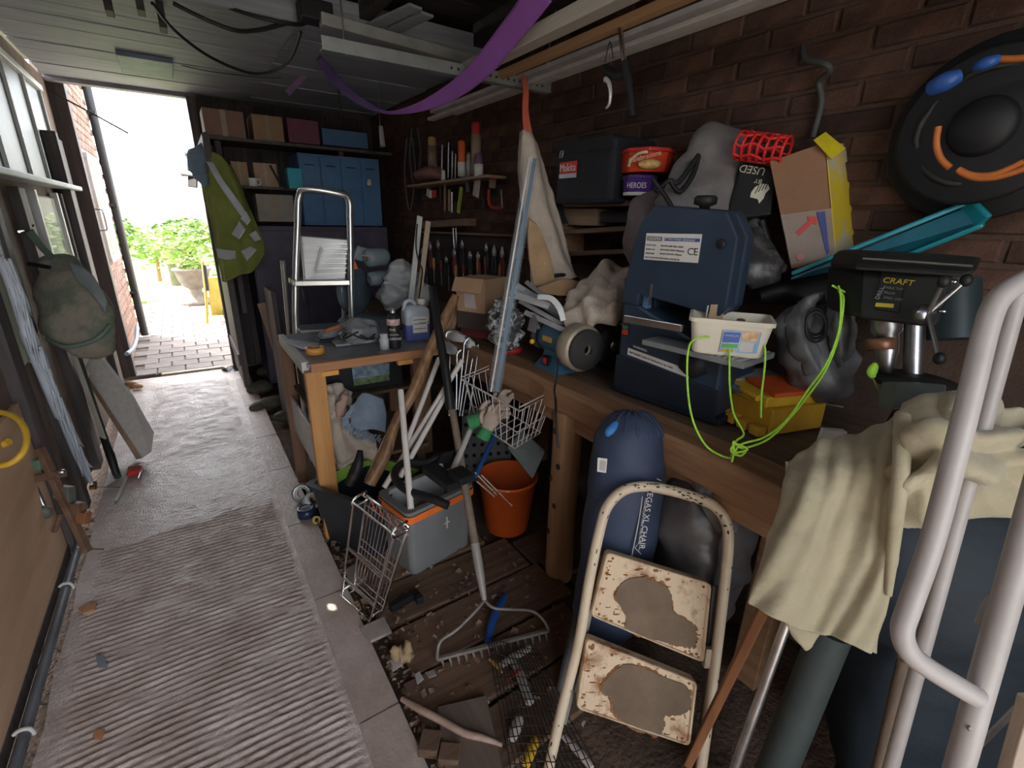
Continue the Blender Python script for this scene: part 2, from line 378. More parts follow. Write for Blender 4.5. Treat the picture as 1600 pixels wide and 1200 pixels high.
for z in (.3, 1.8): link('door_rail', MB().box((.25, 4.98, z), (.016, .84, .10)), M_darkwood, d1, bevel=.003)
# ---- ceiling: dark roof deck near, grey boards over the far end, joists
ce = struct('ceiling', MB().box((.6, 2.1, 2.60), (2.75, 7.0, .06)), M_blackboard)
random.seed(3)
for i in range(13): link('plank', MB().box((.02, 2.92+.204*i, 2.47+random.uniform(-.004, .004)), (1.38, .198, .022)), M_greyboard, ce, bevel=.003)
for i in range(9): link('plank', MB().box((.6, 1.0+.21*i, 2.545), (2.6, .203, .022)), M_blackboard, ce, bevel=.003)
for i in range(13): link('plank', MB().box((1.28, 2.92+.204*i, 2.472+.003*(i % 3)), (1.13, .198, .022)), M_greyboard, ce, bevel=.003)
for x in (-.42, .25, .95, 1.6): link('joist', MB().box((x, 1.75, 2.48), (.06, 2.1, .11)), M_blackboard, ce, bevel=.004)
link('ceiling_beam', MB().box((.55, 2.83, 2.42), (2.4, .08, .14)), M_greyboard, ce, bevel=.005)
for x, y in ((-.28, 3.05), (-.10, 3.2), (.02, 3.1), (.10, 3.3)): link('hanging_strap', MB().box((x, y, 2.40), (.03, .10, .11)), M_blackboard, ce, bevel=.003)
link('ceiling_hatch', MB().box((0, 4.6, 2.445), (.30, .5, .03)), mat('blue grey board', (.20, .25, .32), .6), ce, bevel=.004)
# ---- outside: paving, lawn, planting
M_paver = mat('paver', (.20, .17, .155), .85, c2=(.28, .25, .23), scale=9, bump=.3, bscale=70, rnd=.12)
og = struct('ground_outside', MB().box((1.0, 22, -.075), (30, 32.8, .06)).box((.5, -6, -.075), (14, 9, .06)), mat('outside ground', (.28, .26, .23), .9))
pv = struct('pavement', MB().box((.2, 8.2, -.035), (1.75, 5.2, .03)), mat('joint sand', (.16, .14, .12), .95))
me = bpy.data.meshes.new('paver'); b = MB().hexa([(-.112, -.098, 0), (.112, -.098, 0), (.112, .098, 0), (-.112, .098, 0)][::-1], (0, 0, .0))
tp = [(-.112, -.098), (.112, -.098), (.112, .098), (-.112, .098)]
b = MB().add([V((x, y, -.03)) for x, y in tp]+[V((x, y, -.006)) for x, y in tp]+[V((x*.95, y*.95, 0)) for x, y in tp], [(i, (i+1) % 4, (i+1) % 4+4, i+4) for i in range(4)]+[(i+4, (i+1) % 4+4, (i+1) % 4+8, i+8) for i in range(4)]+[(8, 9, 10, 11)])
me.from_pydata(b.v, [], b.f); me.materials.append(M_paver)
random.seed(11)
for r in range(25):
    for c in range(7):
        x = -.53+.236*c+(.118 if r % 2 else 0); y = 5.70+.205*r
        o = bpy.data.objects.new('paver', me); COL.objects.link(o); o.parent = pv; o.location = (x, y, -.004+random.uniform(-.003, .003))

struct('back_light_blocker', MB().box((1.36, -1.38, 1.3), (1.1, .06, 2.64)), M_darkwood)  # unseen wall added behind the camera to darken the right side
# ================================================================ workbench and what stands on it
M_oldwood = wood('old bench timber', (.19, .095, .046), (.34, .19, .10), axis=1, rough=.8)
M_oldtop = wood('dirty bench top', (.075, .045, .028), (.17, .11, .07), axis=1, rough=.85)
M_postwood = wood('knotty post timber', (.25, .135, .068), (.42, .25, .14), axis=2, rough=.75)
M_knot = mat('knot', (.04, .022, .014), .8)
M_navy = mat('dark blue enamel', (.023, .040, .066), .42, var=.2, scale=5)
M_navyd = mat('blue black enamel', (.012, .018, .03), .5, var=.25)
M_labelwhite = mat('printed white', (.62, .60, .56), .6, var=.05)
M_ink = mat('black ink', (.02, .02, .02), .7, var=0)
M_bluein = mat('blue ink', (.04, .09, .28), .6, var=0)
M_red = mat('red plastic', (.50, .03, .025), .4, var=.12)
M_yellow = mat('yellow plastic', (.66, .38, .03), .45, var=.12)
M_orange = mat('orange plastic', (.75, .14, .03), .45, var=.1)
M_alu = mat('aluminium', (.62, .62, .63), .3, 1., var=.1, scale=14)
M_black = mat('matt black', (.012, .012, .013), .55, var=.3)
M_card = mat('cardboard', (.33, .20, .115), .8, c2=(.40, .25, .15), scale=5, bump=.1)
M_cream = mat('cream plastic', (.74, .68, .54), .4, var=.05)
M_canvas = mat('dusty canvas', (.42, .35, .28), .9, c2=(.58, .50, .41), scale=5, bump=.4, bscale=60)
M_greyfab = mat('grey fabric', (.14, .13, .125), .9, c2=(.21, .195, .185), scale=8, bump=.3, bscale=120)
M_greyplastic = mat('grey plastic film', (.11, .11, .115), .35, c2=(.19, .19, .195), scale=6, bump=.6, bscale=18)
M_gold = mat('pale gold', (.60, .50, .32), .5)
BT = .89
bench = thing('workbench', 'long rough timber workbench against the brick wall', 'workbench', (1.45, 1.4, 0))
# front beam: hewn, slightly uneven
bb = MB(); NR = 16; rr = []
random.seed(5)
for i in range(NR+1):
    y = .46+1.92*i/NR; j = lambda a: a*noise.noise(V((i*.7, a*90, 2)))
    rr.append([V((1.125+j(.010), y, BT-.105+j(.008))), V((1.122+j(.012), y, BT-.018+j(.008))), V((1.136+j(.01), y, BT+j(.006))), V((1.25, y, BT-.002+j(.006))), V((1.25, y, BT-.105))])
bb.loft(rr, True, False); link('front_beam', bb, M_oldwood, bench, bevel=.003)
for k, (x0, x1, dz) in enumerate(((1.255, 1.44, -.008), (1.445, 1.64, -.004), (1.645, 1.845, -.006))):
    link('top_board', MB().box(((x0+x1)/2, 1.42, BT-.022+dz), (x1-x0, 1.90, .036)), M_oldtop, bench, bevel=.003)
link('lower_rail', MB().box((1.19, 1.42, BT-.145), (.05, 1.88, .07)), M_oldwood, bench, bevel=.004)
pz = P(862, 908, z=-.0); 
pl = MB().tube([(1.185, 1.335, -.03), (1.182, 1.335, .3), (1.185, 1.335, .6), (1.183, 1.335, .785)], [.062, .06, .061, .06], 14, 3)
po = link('leg', pl, M_postwood, bench)
for (dy, z) in ((.01, .70), (-.02, .55), (.02, .48), (-.01, .36), (.015, .22)): link('knot', MB().ell((1.125, 1.335+dy, z), .006, .011, .014), M_knot, po)
for x, y in ((1.75, .55), (1.75, 2.25), (1.42, .56)): link('leg', MB().box((x, y, .39), (.09, .09, .80)), M_oldwood, bench, bevel=.005)
# ---------------------------------------------------------------- bandsaw
SR = Matrix.Rotation(math.radians(-16), 3, 'Z')     # local x = along its front, seen from the aisle: front faces -X
def saw_p(u, v_, z, o=V((1.305, 1.0, BT))): # u along front to the right (towards -Y), v deeper, z up
    ang = math.radians(6); a = V((math.sin(ang), -math.cos(ang), 0)); b = V((math.cos(ang), math.sin(ang), 0))
    return o+a*u+b*v_+V((0, 0, z))
saw = thing('bandsaw', 'dark blue two-wheel bandsaw standing on the workbench', 'bandsaw', saw_p(0, .15, 0))
low = [(-.20, .004), (.215, .004), (.215, .22), (-.215, .31), (-.235, .17)]
link('base', MB().box(saw_p(0, .15, .012), (.3, .44, .024), Matrix.Rotation(math.radians(6), 3, 'Z')), M_navyd, saw, bevel=.005)
link('lower_cabinet', MB().prism([saw_p(u, 0, z+.02) for u, z in [(-.20, 0), (.20, 0), (.20, .20), (-.20, .34)]], saw_p(0, .24, 0)-saw_p(0, 0, 0)), M_navy, saw, bevel=.012)
link('lower_band', MB().prism([saw_p(u, -.006, z+.02) for u, z in [(-.203, .0), (.203, 0), (.203, .095), (-.203, .125)]], saw_p(0, .01, 0)-saw_p(0, 0, 0)), M_navyd, saw, bevel=.003)
link('column', MB().prism([saw_p(u, .06, z+.02) for u, z in [(-.20, .3), (-.10, .3), (-.10, .52), (-.20, .52)]], saw_p(0, .18, 0)-saw_p(0, 0, 0)), M_navy, saw, bevel=.01)
up = [(-.20, .335), (-.13, .335), (-.125, .375), (.165, .345), (.185, .375), (.185, .575), (.140, .645), (-.105, .662), (-.150, .61), (-.172, .53)]
uc = link('upper_cabinet', MB().prism([saw_p(u, -.012, z) for u, z in up], saw_p(0, .05, 0)-saw_p(0, 0, 0)), M_navy, saw, bevel=.006)
link('cabinet_back', MB().prism([saw_p(u*1.0+.002, .042, z+.002) for u, z in up], saw_p(0, .05, 0)-saw_p(0, 0, 0)), M_navy, saw, bevel=.01)
link('blade_slot', MB().box(saw_p(-.08, -.013, .38), (.004, .008, .07)), M_alu, saw)
link('guard', MB().prism([saw_p(u, .01, z) for u, z in [(-.125, .27), (-.105, .27), (-.105, .41), (-.125, .41)]], saw_p(0, .03, 0)-saw_p(0, 0, 0)), mat('blue strip', (.10, .19, .32), .4), saw, bevel=.003)
kn = MB().lathe([(.001, 0), (.016, 0), (.016, .012), (.034, .018), (.034, .036), (.028, .042), (.001, .042)], 14, saw_p(.04, .04, .648)); link('tension_knob', kn, M_black, saw)
lk = MB().lathe([(.001, 0), (.014, 0), (.014, .006), (.006, .008), (.001, .008)], 16, saw_p(.140, -.014, .555), saw_p(0, -1, 0)-saw_p(0, 0, 0)); link('door_lock', lk, M_black, saw)
# label on the upper door
SA = saw_p(1, 0, 0)-saw_p(0, 0, 0); SB = saw_p(0, -1, 0)-saw_p(0, 0, 0); UZ = V((0, 0, 1))
lab = link('maker_plate', MB().prism([saw_p(u, -.0125, z) for u, z in [(-.122, .492), (.075, .496), (.075, .580), (-.122, .576)]], SB*.0012), M_labelwhite, saw)
lb = link('title_strip', MB().prism([saw_p(u, -.0140, z) for u, z in [(-.052, .555), (.071, .557), (.071, .567), (-.052, .565)]], SB*.0006), M_bluein, lab)
link('brand_box', MB().prism([saw_p(u, -.0140, z) for u, z in [(-.117, .553), (-.060, .553), (-.060, .567), (-.117, .567)]], SB*.0006), mat('grey ink', (.12, .12, .14), .6), lab)
text(lab, 'DRAPER', saw_p(-.113, -.0148, .5555), SA, UZ, .0135, M_labelwhite, sx=1.)
text(lab, '8" TWO WHEEL BANDSAW', saw_p(-.050, -.0148, .5578), SA, UZ, .0092, M_labelwhite, sx=.93)
text(lab, 'CE', saw_p(.034, -.014, .518), SA, UZ, .030, M_ink, sx=1.)
for i, s_ in enumerate(('STOCK NO.', 'SERIAL NO.', 'MADE FOR')): text(lab, s_, saw_p(-.117, -.014, .537-.013*i), SA, UZ, .007, M_ink)
for i, s_ in enumerate(('MOTOR 230V 50Hz 250W', 'NO LOAD SPEED 900m/min', 'BLADE LENGTH 1425mm')): text(lab, s_, saw_p(-.062, -.014, .537-.012*i), SA, UZ, .0072, M_ink)
text(lab, 'READ THE INSTRUCTION MANUAL BEFORE USE', saw_p(-.117, -.014, .4985), SA, UZ, .006, M_ink)
# fence bar, switch, warning strip, table
fb = MB().prism([saw_p(u, -.10, z) for u, z in [(-.115, .290), (.10, .297), (.10, .319), (-.115, .315)]], saw_p(0, .012, 0)-saw_p(0, 0, 0)); link('fence_bar', fb, M_alu, saw, bevel=.002, label='bright aluminium fence bar')
sw = link('switch', MB().prism([saw_p(u, -.001, z) for u, z in [(-.185, .222), (-.157, .222), (-.157, .262), (-.185, .262)]], SB*.006), M_black, saw, bevel=.001)
link('stop_button', MB().prism([saw_p(u, -.007, z) for u, z in [(-.182, .225), (-.160, .225), (-.160, .242), (-.182, .242)]], SB*.005), M_red, sw, bevel=.001)
link('start_button', MB().prism([saw_p(u, -.007, z) for u, z in [(-.182, .245), (-.160, .245), (-.160, .259), (-.182, .259)]], SB*.004), mat('green plastic', (.02, .16, .05), .4), sw, bevel=.001)
ws = link('warning_strip', MB().prism([saw_p(u, -.001, z) for u, z in [(-.155, .153), (.095, .130), (.095, .157), (-.155, .178)]], SB*.0015), M_labelwhite, saw)
text(ws, 'WARNING:', saw_p(-.135, -.002, .185), saw_p(1, 0, -.09)-saw_p(0, 0, 0), UZ, .012, M_labelwhite)
text(ws, 'KEEP FINGERS CLEAR OF THE BLADE AT ALL TIMES', saw_p(-.148, -.003, .162), saw_p(1, 0, -.09)-saw_p(0, 0, 0), UZ, .008, M_ink)
TZ = .245
tb = MB().hexa([saw_p(u, v_, TZ) for u, v_ in [(-.04, -.09), (.30, -.09), (.30, .11), (-.04, .11)]], V((0, 0, -.018)))
M_castgrey = mat('grey cast metal', (.20, .21, .21), .5, var=.15)
tbo = link('saw_table', tb, M_castgrey, saw, bevel=.003)
for i in range(6): link('groove', MB().hexa([saw_p(.175+.02*i, v_, TZ+.0035) for v_ in (-.085, .10)]+[saw_p(.187+.02*i, v_, TZ+.0035) for v_ in (.10, -.085)], V((0, 0, -.004))), mat('light grey cast', (.30, .31, .31), .45), tbo)
link('trunnion', MB().lathe([(.03, 0), (.06, .03), (.055, .09), (.02, .10)], 14, saw_p(.10, .03, TZ-.115)), M_black, saw)
# ---------------------------------------------------------------- ice cream tub on the saw table
def rrect(c, a, b, hx, hy, r, n=5):
    out = []
    for sx, sy, t0 in ((1, 1, 0), (-1, 1, 90), (-1, -1, 180), (1, -1, 270)):
        for i in range(n+1):
            t = math.radians(t0+90*i/n); out.append(c+a*(sx*(hx-r)+r*math.cos(t))+b*(sy*(hy-r)+r*math.sin(t)))
    return out
def opentub(c, a, b, hx, hy, h, r, taper, th=.003, rim=.006, up=UZ):
    f = lambda z, k: rrect(c+up*z, a, b, hx*k-(0), hy*k, r)
    t2 = 1-taper
    R_ = [f(0, t2*.96), f(.004, t2), f(h-.012, 1.), f(h-.012, 1+rim/hx), f(h, 1+rim/hx), f(h, 1-th/hx), f(.006, t2-th/hx)]
    m = MB().loft(R_, False, False); n = len(R_[0])
    m.add(R_[0], [tuple(range(n))[::-1]]); m.add(R_[-1], [tuple(range(n))]); return m
ta = saw_p(math.cos(.5), math.sin(.5), 0)-saw_p(0, 0, 0); tbv = saw_p(-math.sin(.5), math.cos(.5), 0)-saw_p(0, 0, 0)
tc = saw_p(.205, -.015, TZ+.004)
tub = thing('plastic_tub', 'white open ice cream tub on the bandsaw table', 'tub', tc)
tm = opentub(tc, ta, tbv, .108, .076, .106, .022, .13); link('body', tm, M_cream, tub)
fc = tc-tbv*.072
SL = -tbv
lblq = [tc+ta*u-tbv*(.0720+.10*(z-.02)*.9)+UZ*z for u, z in [(-.02, .012), (.078, .018), (.080, .080), (-.018, .078)]]
lbl = link('label', MB().prism(lblq, SL*.0012), mat('sky blue print', (.22, .40, .66), .5, c2=(.62, .70, .72), scale=18), tub)
def patch(root, o, a, u, nn, rect, m, name='print', off=.0018):
    x0, z0, x1, z1 = rect; return link(name, MB().prism([o+a*x0+u*z0+nn*off, o+a*x1+u*z0+nn*off, o+a*x1+u*z1+nn*off, o+a*x0+u*z1+nn*off], nn*.0006), m, root)
lo_ = lblq[0]; la = (lblq[1]-lblq[0]).normalized(); lu = (lblq[3]-lblq[0]).normalized(); ln = la.cross(lu)
patch(lbl, lo_, la, lu, ln, (.004, .002, .036, .010), M_yellow); patch(lbl, lo_, la, lu, ln, (.003, .014, .046, .026), mat('green print', (.12, .45, .12), .5)); patch(lbl, lo_, la, lu, ln, (.003, .030, .046, .060), mat('indigo print', (.10, .16, .50), .5))
patch(lbl, lo_, la, lu, ln, (.05, .036, .092, .064), mat('food picture', (.60, .30, .12), .5, c2=(.80, .62, .40), scale=60)); patch(lbl, lo_, la, lu, ln, (.052, .004, .086, .032), M_labelwhite)
text(lbl, 'VANILLA', lo_+la*.006+lu*.048+ln*.003, la, lu, .009, M_labelwhite)
one('tub_contents', MB().hexa([tc+ta*-.06+tbv*.02+UZ*.05, tc+ta*-.02+tbv*.03+UZ*.05, tc+ta*-.02+tbv*.03+UZ*.135, tc+ta*-.06+tbv*.02+UZ*.130], tbv*.02), wood('tan offcut', (.40, .26, .14), (.50, .34, .2)), 'tan wooden offcut standing in the white ice cream tub', 'offcut')
one('glue_pot', MB().lathe([(.001, 0), (.028, 0), (.03, .05), (.025, .055), (.012, .06), (.012, .075), (.001, .078)], 14, tc+ta*.03+tbv*.02+UZ*.02), mat('brown', (.12, .07, .05), .5), 'brown pot inside the white ice cream tub', 'pot')
one('file_tang', MB().tube([tc+ta*-.07+tbv*-.03+UZ*.02, tc+ta*-.068+tbv*-.025+UZ*.135], .004, 6), M_steel, 'thin steel rod standing in the white ice cream tub', 'rod')
# ---------------------------------------------------------------- lime cord
M_lime = mat('lime cord', (.42, .80, .06), .6, var=.12, scale=60)
cd = MB()
def dd(L): return [D(a, b, c) for a, b, c in L]
k1 = dd([(1135, 528, 1.40), (1100, 527, 1.365), (1077, 540, 1.34), (1074, 600, 1.33), (1082, 655, 1.31), (1102, 695, 1.29), (1127, 712, 1.27), (1144, 716, 1.25)])
k2 = dd([(1130, 529, 1.39), (1139, 545, 1.36), (1140, 600, 1.345), (1146, 645, 1.32), (1162, 677, 1.30), (1150, 690, 1.28), (1143, 712, 1.25)])
k3 = dd([(1310, 447, 1.30), (1314, 470, 1.275), (1310, 520, 1.27), (1290, 570, 1.265), (1262, 610, 1.26), (1230, 655, 1.255), (1195, 683, 1.25), (1155, 696, 1.245), (1143, 722, 1.235)])
k4 = dd([(1310, 455, 1.30), (1318, 468, 1.28), (1311, 522, 1.274), (1293, 572, 1.27), (1265, 615, 1.262), (1228, 660, 1.257), (1197, 688, 1.252), (1160, 700, 1.247), (1146, 690, 1.24), (1148, 712, 1.236)])
k5 = dd([(1168, 534, 1.36), (1180, 541, 1.345), (1194, 540, 1.33), (1195, 570, 1.325), (1190, 615, 1.32), (1189, 653, 1.315)])
k6 = dd([(1300, 446, 1.31), (1327, 460, 1.29)])
k7 = dd([(1143, 700, 1.243), (1150, 707, 1.238), (1168, 702, 1.242), (1150, 694, 1.24), (1142, 704, 1.237), (1156, 712, 1.233), (1165, 706, 1.24)])
for kk in (k1, k2, k3, k4, k5, k6, k7): cd.tube(kk, .0030, 7, 6)
one('cord', cd, M_lime, 'lime green cord looped from the saw table over the bench edge', 'cord')
# ---------------------------------------------------------------- drill case and orange parts box
def boxthing(name, c, a, s, m, label, cat, bevel=.004, group=None, tilt=None):
    a = V(a).normalized(); b = UZ.cross(a) if tilt is None else V(tilt).cross(a).normalized(); u = a.cross(b)
    c = V(c); q = [c-a*s[0]/2-b*s[1]/2, c+a*s[0]/2-b*s[1]/2, c+a*s[0]/2+b*s[1]/2, c-a*s[0]/2+b*s[1]/2]
    t = thing(name, label, cat, c, group); bo = link('body', MB().hexa([p for p in q[::-1]], u*s[2]), m, t, bevel=bevel)
    return t, c, a, b, u
M_dkyellow = mat('dull yellow plastic', (.58, .32, .03), .5, var=.15)
c0 = P(1195, 665, z=BT+.002)
pa = (P(1260, 670, z=BT)-P(1160, 640, z=BT)).normalized()
t, c, a, b, u = boxthing('parts_case', c0+V((.06, .02, 0)), (-.25, -1, 0), (.20, .22, .085), M_dkyellow, 'dull yellow case with ribbed top lying under the clear lid box', 'case')
for i in range(4): link('rib', MB().hexa([c-a*.09+a*.05*i-b*.115, c-a*.055+a*.05*i-b*.115, c-a*.055+a*.05*i-b*.15, c-a*.09+a*.05*i-b*.15][::-1], u*.03), M_dkyellow, t, bevel=.003)
t, c, a, b, u = boxthing('drill_bit_case', c0+V((.05, .05, .088)), (-.32, -1, -.03), (.23, .20, .036), mat('bright yellow plastic', (.78, .50, .04), .4), 'flat yellow drill bit case with orange lid and grey card', 'case', .006)
link('card', MB().hexa([c-a*.11-b*.095+u*.037, c-a*.03-b*.095+u*.037, c-a*.03+b*.09+u*.037, c-a*.11+b*.09+u*.037], u*.006), mat('grey card', (.36, .34, .33), .7), t)
link('orange_lid', MB().hexa([c-a*.02-b*.06+u*.037, c+a*.12-b*.08+u*.034, c+a*.12+b*.10+u*.034, c-a*.02+b*.09+u*.037], u*.014), mat('orange red plastic', (.72, .12, .03), .45), t, bevel=.003)
link('clasp', MB().ell(c-a*.02-b*.10+u*.018, .05, .012, .012, Matrix.Rotation(1.25, 3, 'Z')), mat('blue grey plastic', (.16, .24, .38), .35), t)
link('handle', MB().tube([c+a*.02-b*.11+u*.03, c+a*.10-b*.12+u*.03], .010, 10), M_yellow, t)
g1 = MB().ell(P(1262, 615, z=BT+.10)+V((0, 0, 0)), .02, .05, .018, nz=.2).ell(P(1250, 618, z=BT+.09), .02, .03, .015)
one('pliers', g1, mat('blue rubber', (.05, .12, .40), .5), 'blue handled tool on the bench behind the drill bit case', 'pliers')
one('screwdriver', MB().tube([P(1250, 624, z=BT+.02), P(1318, 636, z=BT+.02)], .003, 8).tube([P(1246, 623, z=BT+.02), P(1228, 618, z=BT+.02)], .011, 10), M_alu, 'thin bright screwdriver pointing at the white rag on the bench', 'screwdriver')
# white rag on the bench
rg = MB(); rc = P(1335, 628, z=BT)
rings = [(rc+V((.05, .06, .02)), .02, .02), (rc+V((.03, .03, .03)), .05, .035), (rc+V((0, -.02, .035)), .055, .04), (rc+V((-.02, -.07, .03)), .04, .03), (rc+V((-.03, -.1, .02)), .012, .012)]
one('rag', bl(rings, 5, .022, 26, 22), mat('pinkish rag', (.52, .42, .37), .95, var=.15, bump=.5), 'crumpled off-white rag on the bench below the grey plastic bag', 'rag')
# ---------------------------------------------------------------- grey plastic carrier bag with things in it
gp = [(D(1255, 475, 1.52), .015, .015), (D(1258, 490, 1.50), .05, .05), (D(1262, 520, 1.48), .085, .06), (D(1275, 560, 1.47), .095, .075), (D(1297, 600, 1.47), .075, .07), (D(1305, 618, 1.48), .03, .03)]
t = thing('carrier_bag', 'grey plastic carrier bag of bits hanging open on the bench', 'bag', P(1290, 625, z=BT+.01))
link('bag_body', bl(gp, 5, .035, 12, 26), M_greyplastic, t)
G = [[D(1245, 470, 1.45), D(1228, 500, 1.45), D(1232, 545, 1.44), D(1262, 585, 1.42)], [D(1262, 462, 1.42), D(1252, 500, 1.41), D(1258, 540, 1.39), D(1280, 580, 1.38)], [D(1290, 455, 1.40), D(1272, 480, 1.42), D(1268, 520, 1.42), D(1285, 560, 1.40)]]
link('bag_side', MB().sheet(G, 6, .012, 20), M_greyplastic, t, solid=.002)
G = [[D(1292, 455, 1.40), D(1290, 500, 1.41), D(1298, 545, 1.40), D(1308, 575, 1.39)], [D(1310, 450, 1.36), D(1312, 500, 1.36), D(1316, 545, 1.36), D(1318, 572, 1.37)], [D(1326, 462, 1.38), D(1338, 500, 1.40), D(1336, 540, 1.40), D(1318, 570, 1.40)]]
link('bag_side', MB().sheet(G, 6, .012, 20), M_greyplastic, t, solid=.002)
one('coiled_lead', MB().tube([D(1275+16*math.cos(i*.7), 500+22*math.sin(i*.7)+i*.6, 1.40-.004*i) for i in range(24)], .004, 6, 3), M_black, 'black coiled lead inside the grey plastic carrier bag', 'lead')
# ---------------------------------------------------------------- bench grinder
gc = P(872, 575, z=BT)
gx = (P(900, 560, z=BT+.1)-P(850, 540, z=BT+.1)).normalized(); gx.z = 0; gx.normalize(); gy = UZ.cross(gx)
M_teal = mat('blue enamel', (.045, .11, .17), .4, var=.15)
gr = thing('bench_grinder', 'blue bench grinder at the front of the workbench', 'grinder', gc)
link('foot', MB().loft([[gc+gx*(sx*k)+gy*(sy*k2)+UZ*z for sx, sy in ((-1, -1), (1, -1), (1, 1), (-1, 1))] for k, k2, z in ((.085, .075, 0), (.08, .07, .012), (.055, .05, .05), (.045, .045, .09))], True, False), M_teal, gr, bevel=.006)
mo = gc+UZ*.125; link('motor', MB().lathe([(.02, -.105), (.055, -.10), (.062, -.07), (.062, .07), (.055, .10), (.02, .105)], 24, mo, gx), M_teal, gr)
sb = link('switch', MB().hexa([gc-gy*.072+gx*x+UZ*z for x, z in ((-.02, .024), (.02, .024), (.02, .062), (-.02, .062))], gy*.02), M_black, gr); link('switch_rocker', MB().hexa([gc-gy*.075+gx*x+UZ*z for x, z in ((-.010, .030), (.010, .030), (.010, .055), (-.010, .055))], gy*.02), M_red, sb)
link('motor_plate', MB().hexa([mo-gy*.066+gx*x+UZ*z for x, z in ((-.035, .0), (.03, .0), (.03, .022), (-.035, .022))], gy*.004), mat('orange print', (.50, .30, .05), .5), gr)
link('guard', MB().lathe([(.02, -.01), (.090, -.008), (.096, 0), (.096, .055), (.090, .062), (.02, .064)], 24, mo+gx*.105, gx), mat('pale brass guard', (.40, .34, .25), .45, .3), gr)
link('wheel', MB().lathe([(.02, 0), (.080, 0), (.082, .004), (.082, .024), (.02, .026)], 24, mo+gx*.166, gx), mat('grinding stone', (.045, .042, .04), .9), gr)
link('wheel', MB().lathe([(.02, 0), (.066, 0), (.066, .022), (.02, .024)], 24, mo-gx*.135, gx), mat('grinding stone', (.045, .042, .04), .9), gr)
link('tool_rest_knob', MB().ell(mo-gx*.10-gy*.075-UZ*.02, .012, .012, .012), mat('amber plastic', (.80, .45, .02), .35), gr)
link('eye_shield', MB().hexa([mo-gx*.15-gy*.07+UZ*.02, mo-gx*.09-gy*.07+UZ*.02, mo-gx*.09-gy*.05+UZ*.10, mo-gx*.15-gy*.05+UZ*.10], gy*.004), mat('perspex', (.5, .5, .5), .1, alpha=.5), gr)
one('mains_lead', MB().tube(dd([(872, 560, 1.85), (870, 590, 1.83), (866, 610, 1.80), (868, 625, 1.62), (869, 660, 1.56), (872, 700, 1.55)]), .004, 7, 5), M_black, 'black mains lead hanging over the bench edge from the grinder', 'lead')
# drive disc / big sanding wheel beside the grinder
dc = P(945, 572, z=BT)+V((.02, .0, .0))
t = thing('sanding_disc', 'large dark disc guard between the grinder and the bandsaw', 'disc', dc)
link('disc', MB().lathe([(.01, 0), (.085, 0), (.092, .005), (.092, .03), (.085, .036), (.01, .036)], 28, dc+UZ*.10, gx), mat('dark rubber', (.03, .028, .026), .8, var=.3), t)
link('hub', MB().lathe([(.001, -.012), (.02, -.01), (.03, 0), (.03, .04), (.001, .042)], 14, dc+UZ*.10, gx), M_steel, t)
link('stand', MB().hexa([dc-gx*.02-gy*.06, dc+gx*.05-gy*.06, dc+gx*.05+gy*.06, dc-gx*.02+gy*.06][::-1], UZ*.012), M_black, t, bevel=.003)
# canvas dust bag over the grinder
G = [[D(885, 470, 2.10), D(905, 448, 2.12), D(935, 420, 2.12), D(960, 412, 2.12), D(990, 418, 2.10)],
     [D(880, 487, 2.02), D(905, 470, 1.99), D(935, 450, 1.97), D(962, 445, 1.96), D(985, 450, 1.98)],
     [D(885, 500, 1.98), D(908, 495, 1.93), D(935, 482, 1.90), D(958, 478, 1.89), D(982, 480, 1.92)],
     [D(893, 512, 1.99), D(908, 523, 1.94), D(925, 512, 1.91), D(948, 505, 1.92), D(972, 505, 1.95)]]
one('dust_cloth', MB().sheet(G, 9, .03, 11, fold=lambda u, v: .012*math.sin(u*17+v*5+2*math.sin(v*4))), M_canvas, 'dirty beige cloth heaped on the bench behind the grinder', 'cloth', solid=.003)
# white enamel beaker just behind
one('paper_cone', MB().lathe([(.035, 0), (.05, .11), (.045, .11), (.03, .005)], 16, D(972, 450, 2.15)-UZ*.06), mat('white enamel', (.62, .58, .52), .5), 'off-white cup behind the beige cloth on the bench', 'cup')
# bundle of grey edging strips
random.seed(4)
for i, (x0, y0, x1, y1, wd, m) in enumerate(((800, 452, 880, 490, .03, 'a'), (808, 446, 895, 500, .024, 'b'), (818, 455, 905, 515, .028, 'a'), (812, 470, 880, 508, .02, 'b'), (822, 440, 868, 478, .02, 'c'), (806, 462, 858, 478, .03, 'b'), (830, 470, 900, 500, .02, 'c'), (820, 488, 890, 520, .022, 'a'))):
    mm = {'a': mat('grey edging strip', (.30, .30, .31), .5), 'b': mat('pale edging strip', (.42, .42, .42), .45), 'c': mat('dull edging strip', (.20, .20, .21), .5)}[m]
    one('edging_strip', MB().rod(D(x0, y0, 2.22-.02*i), D(x1, y1, 2.12-.025*i), wd, .006, up=FWD*-1), mm, ('wide grey edging strip at the far left of the bundle', 'long pale edging strip running across the bundle', 'wide grey edging strip nearest the beige cloth', 'narrow pale edging strip low in the bundle', 'short dull edging strip sticking up highest', 'broad pale edging strip at the left end of the bundle', 'dull edging strip under the beige cloth', 'lowest grey edging strip just above the grinder')[i], 'strip', group='grey edging strips on the bench', bevel=.001)
one('white_strip', MB().sheet([[D(840, 460, 2.0), D(862, 462, 1.96), D(878, 478, 1.93), D(884, 500, 1.92)], [D(838, 468, 2.0), D(858, 470, 1.96), D(870, 484, 1.93), D(876, 502, 1.92)]], 6), M_white, 'curved white plastic strip on top of the grey edging bundle', 'strip', solid=.003)
one('grey_ruler', MB().rod(D(833, 492, 1.98), D(842, 514, 1.96), .014, .003, up=FWD), M_alu, 'short bright metal tag standing left of the grinder', 'tag')
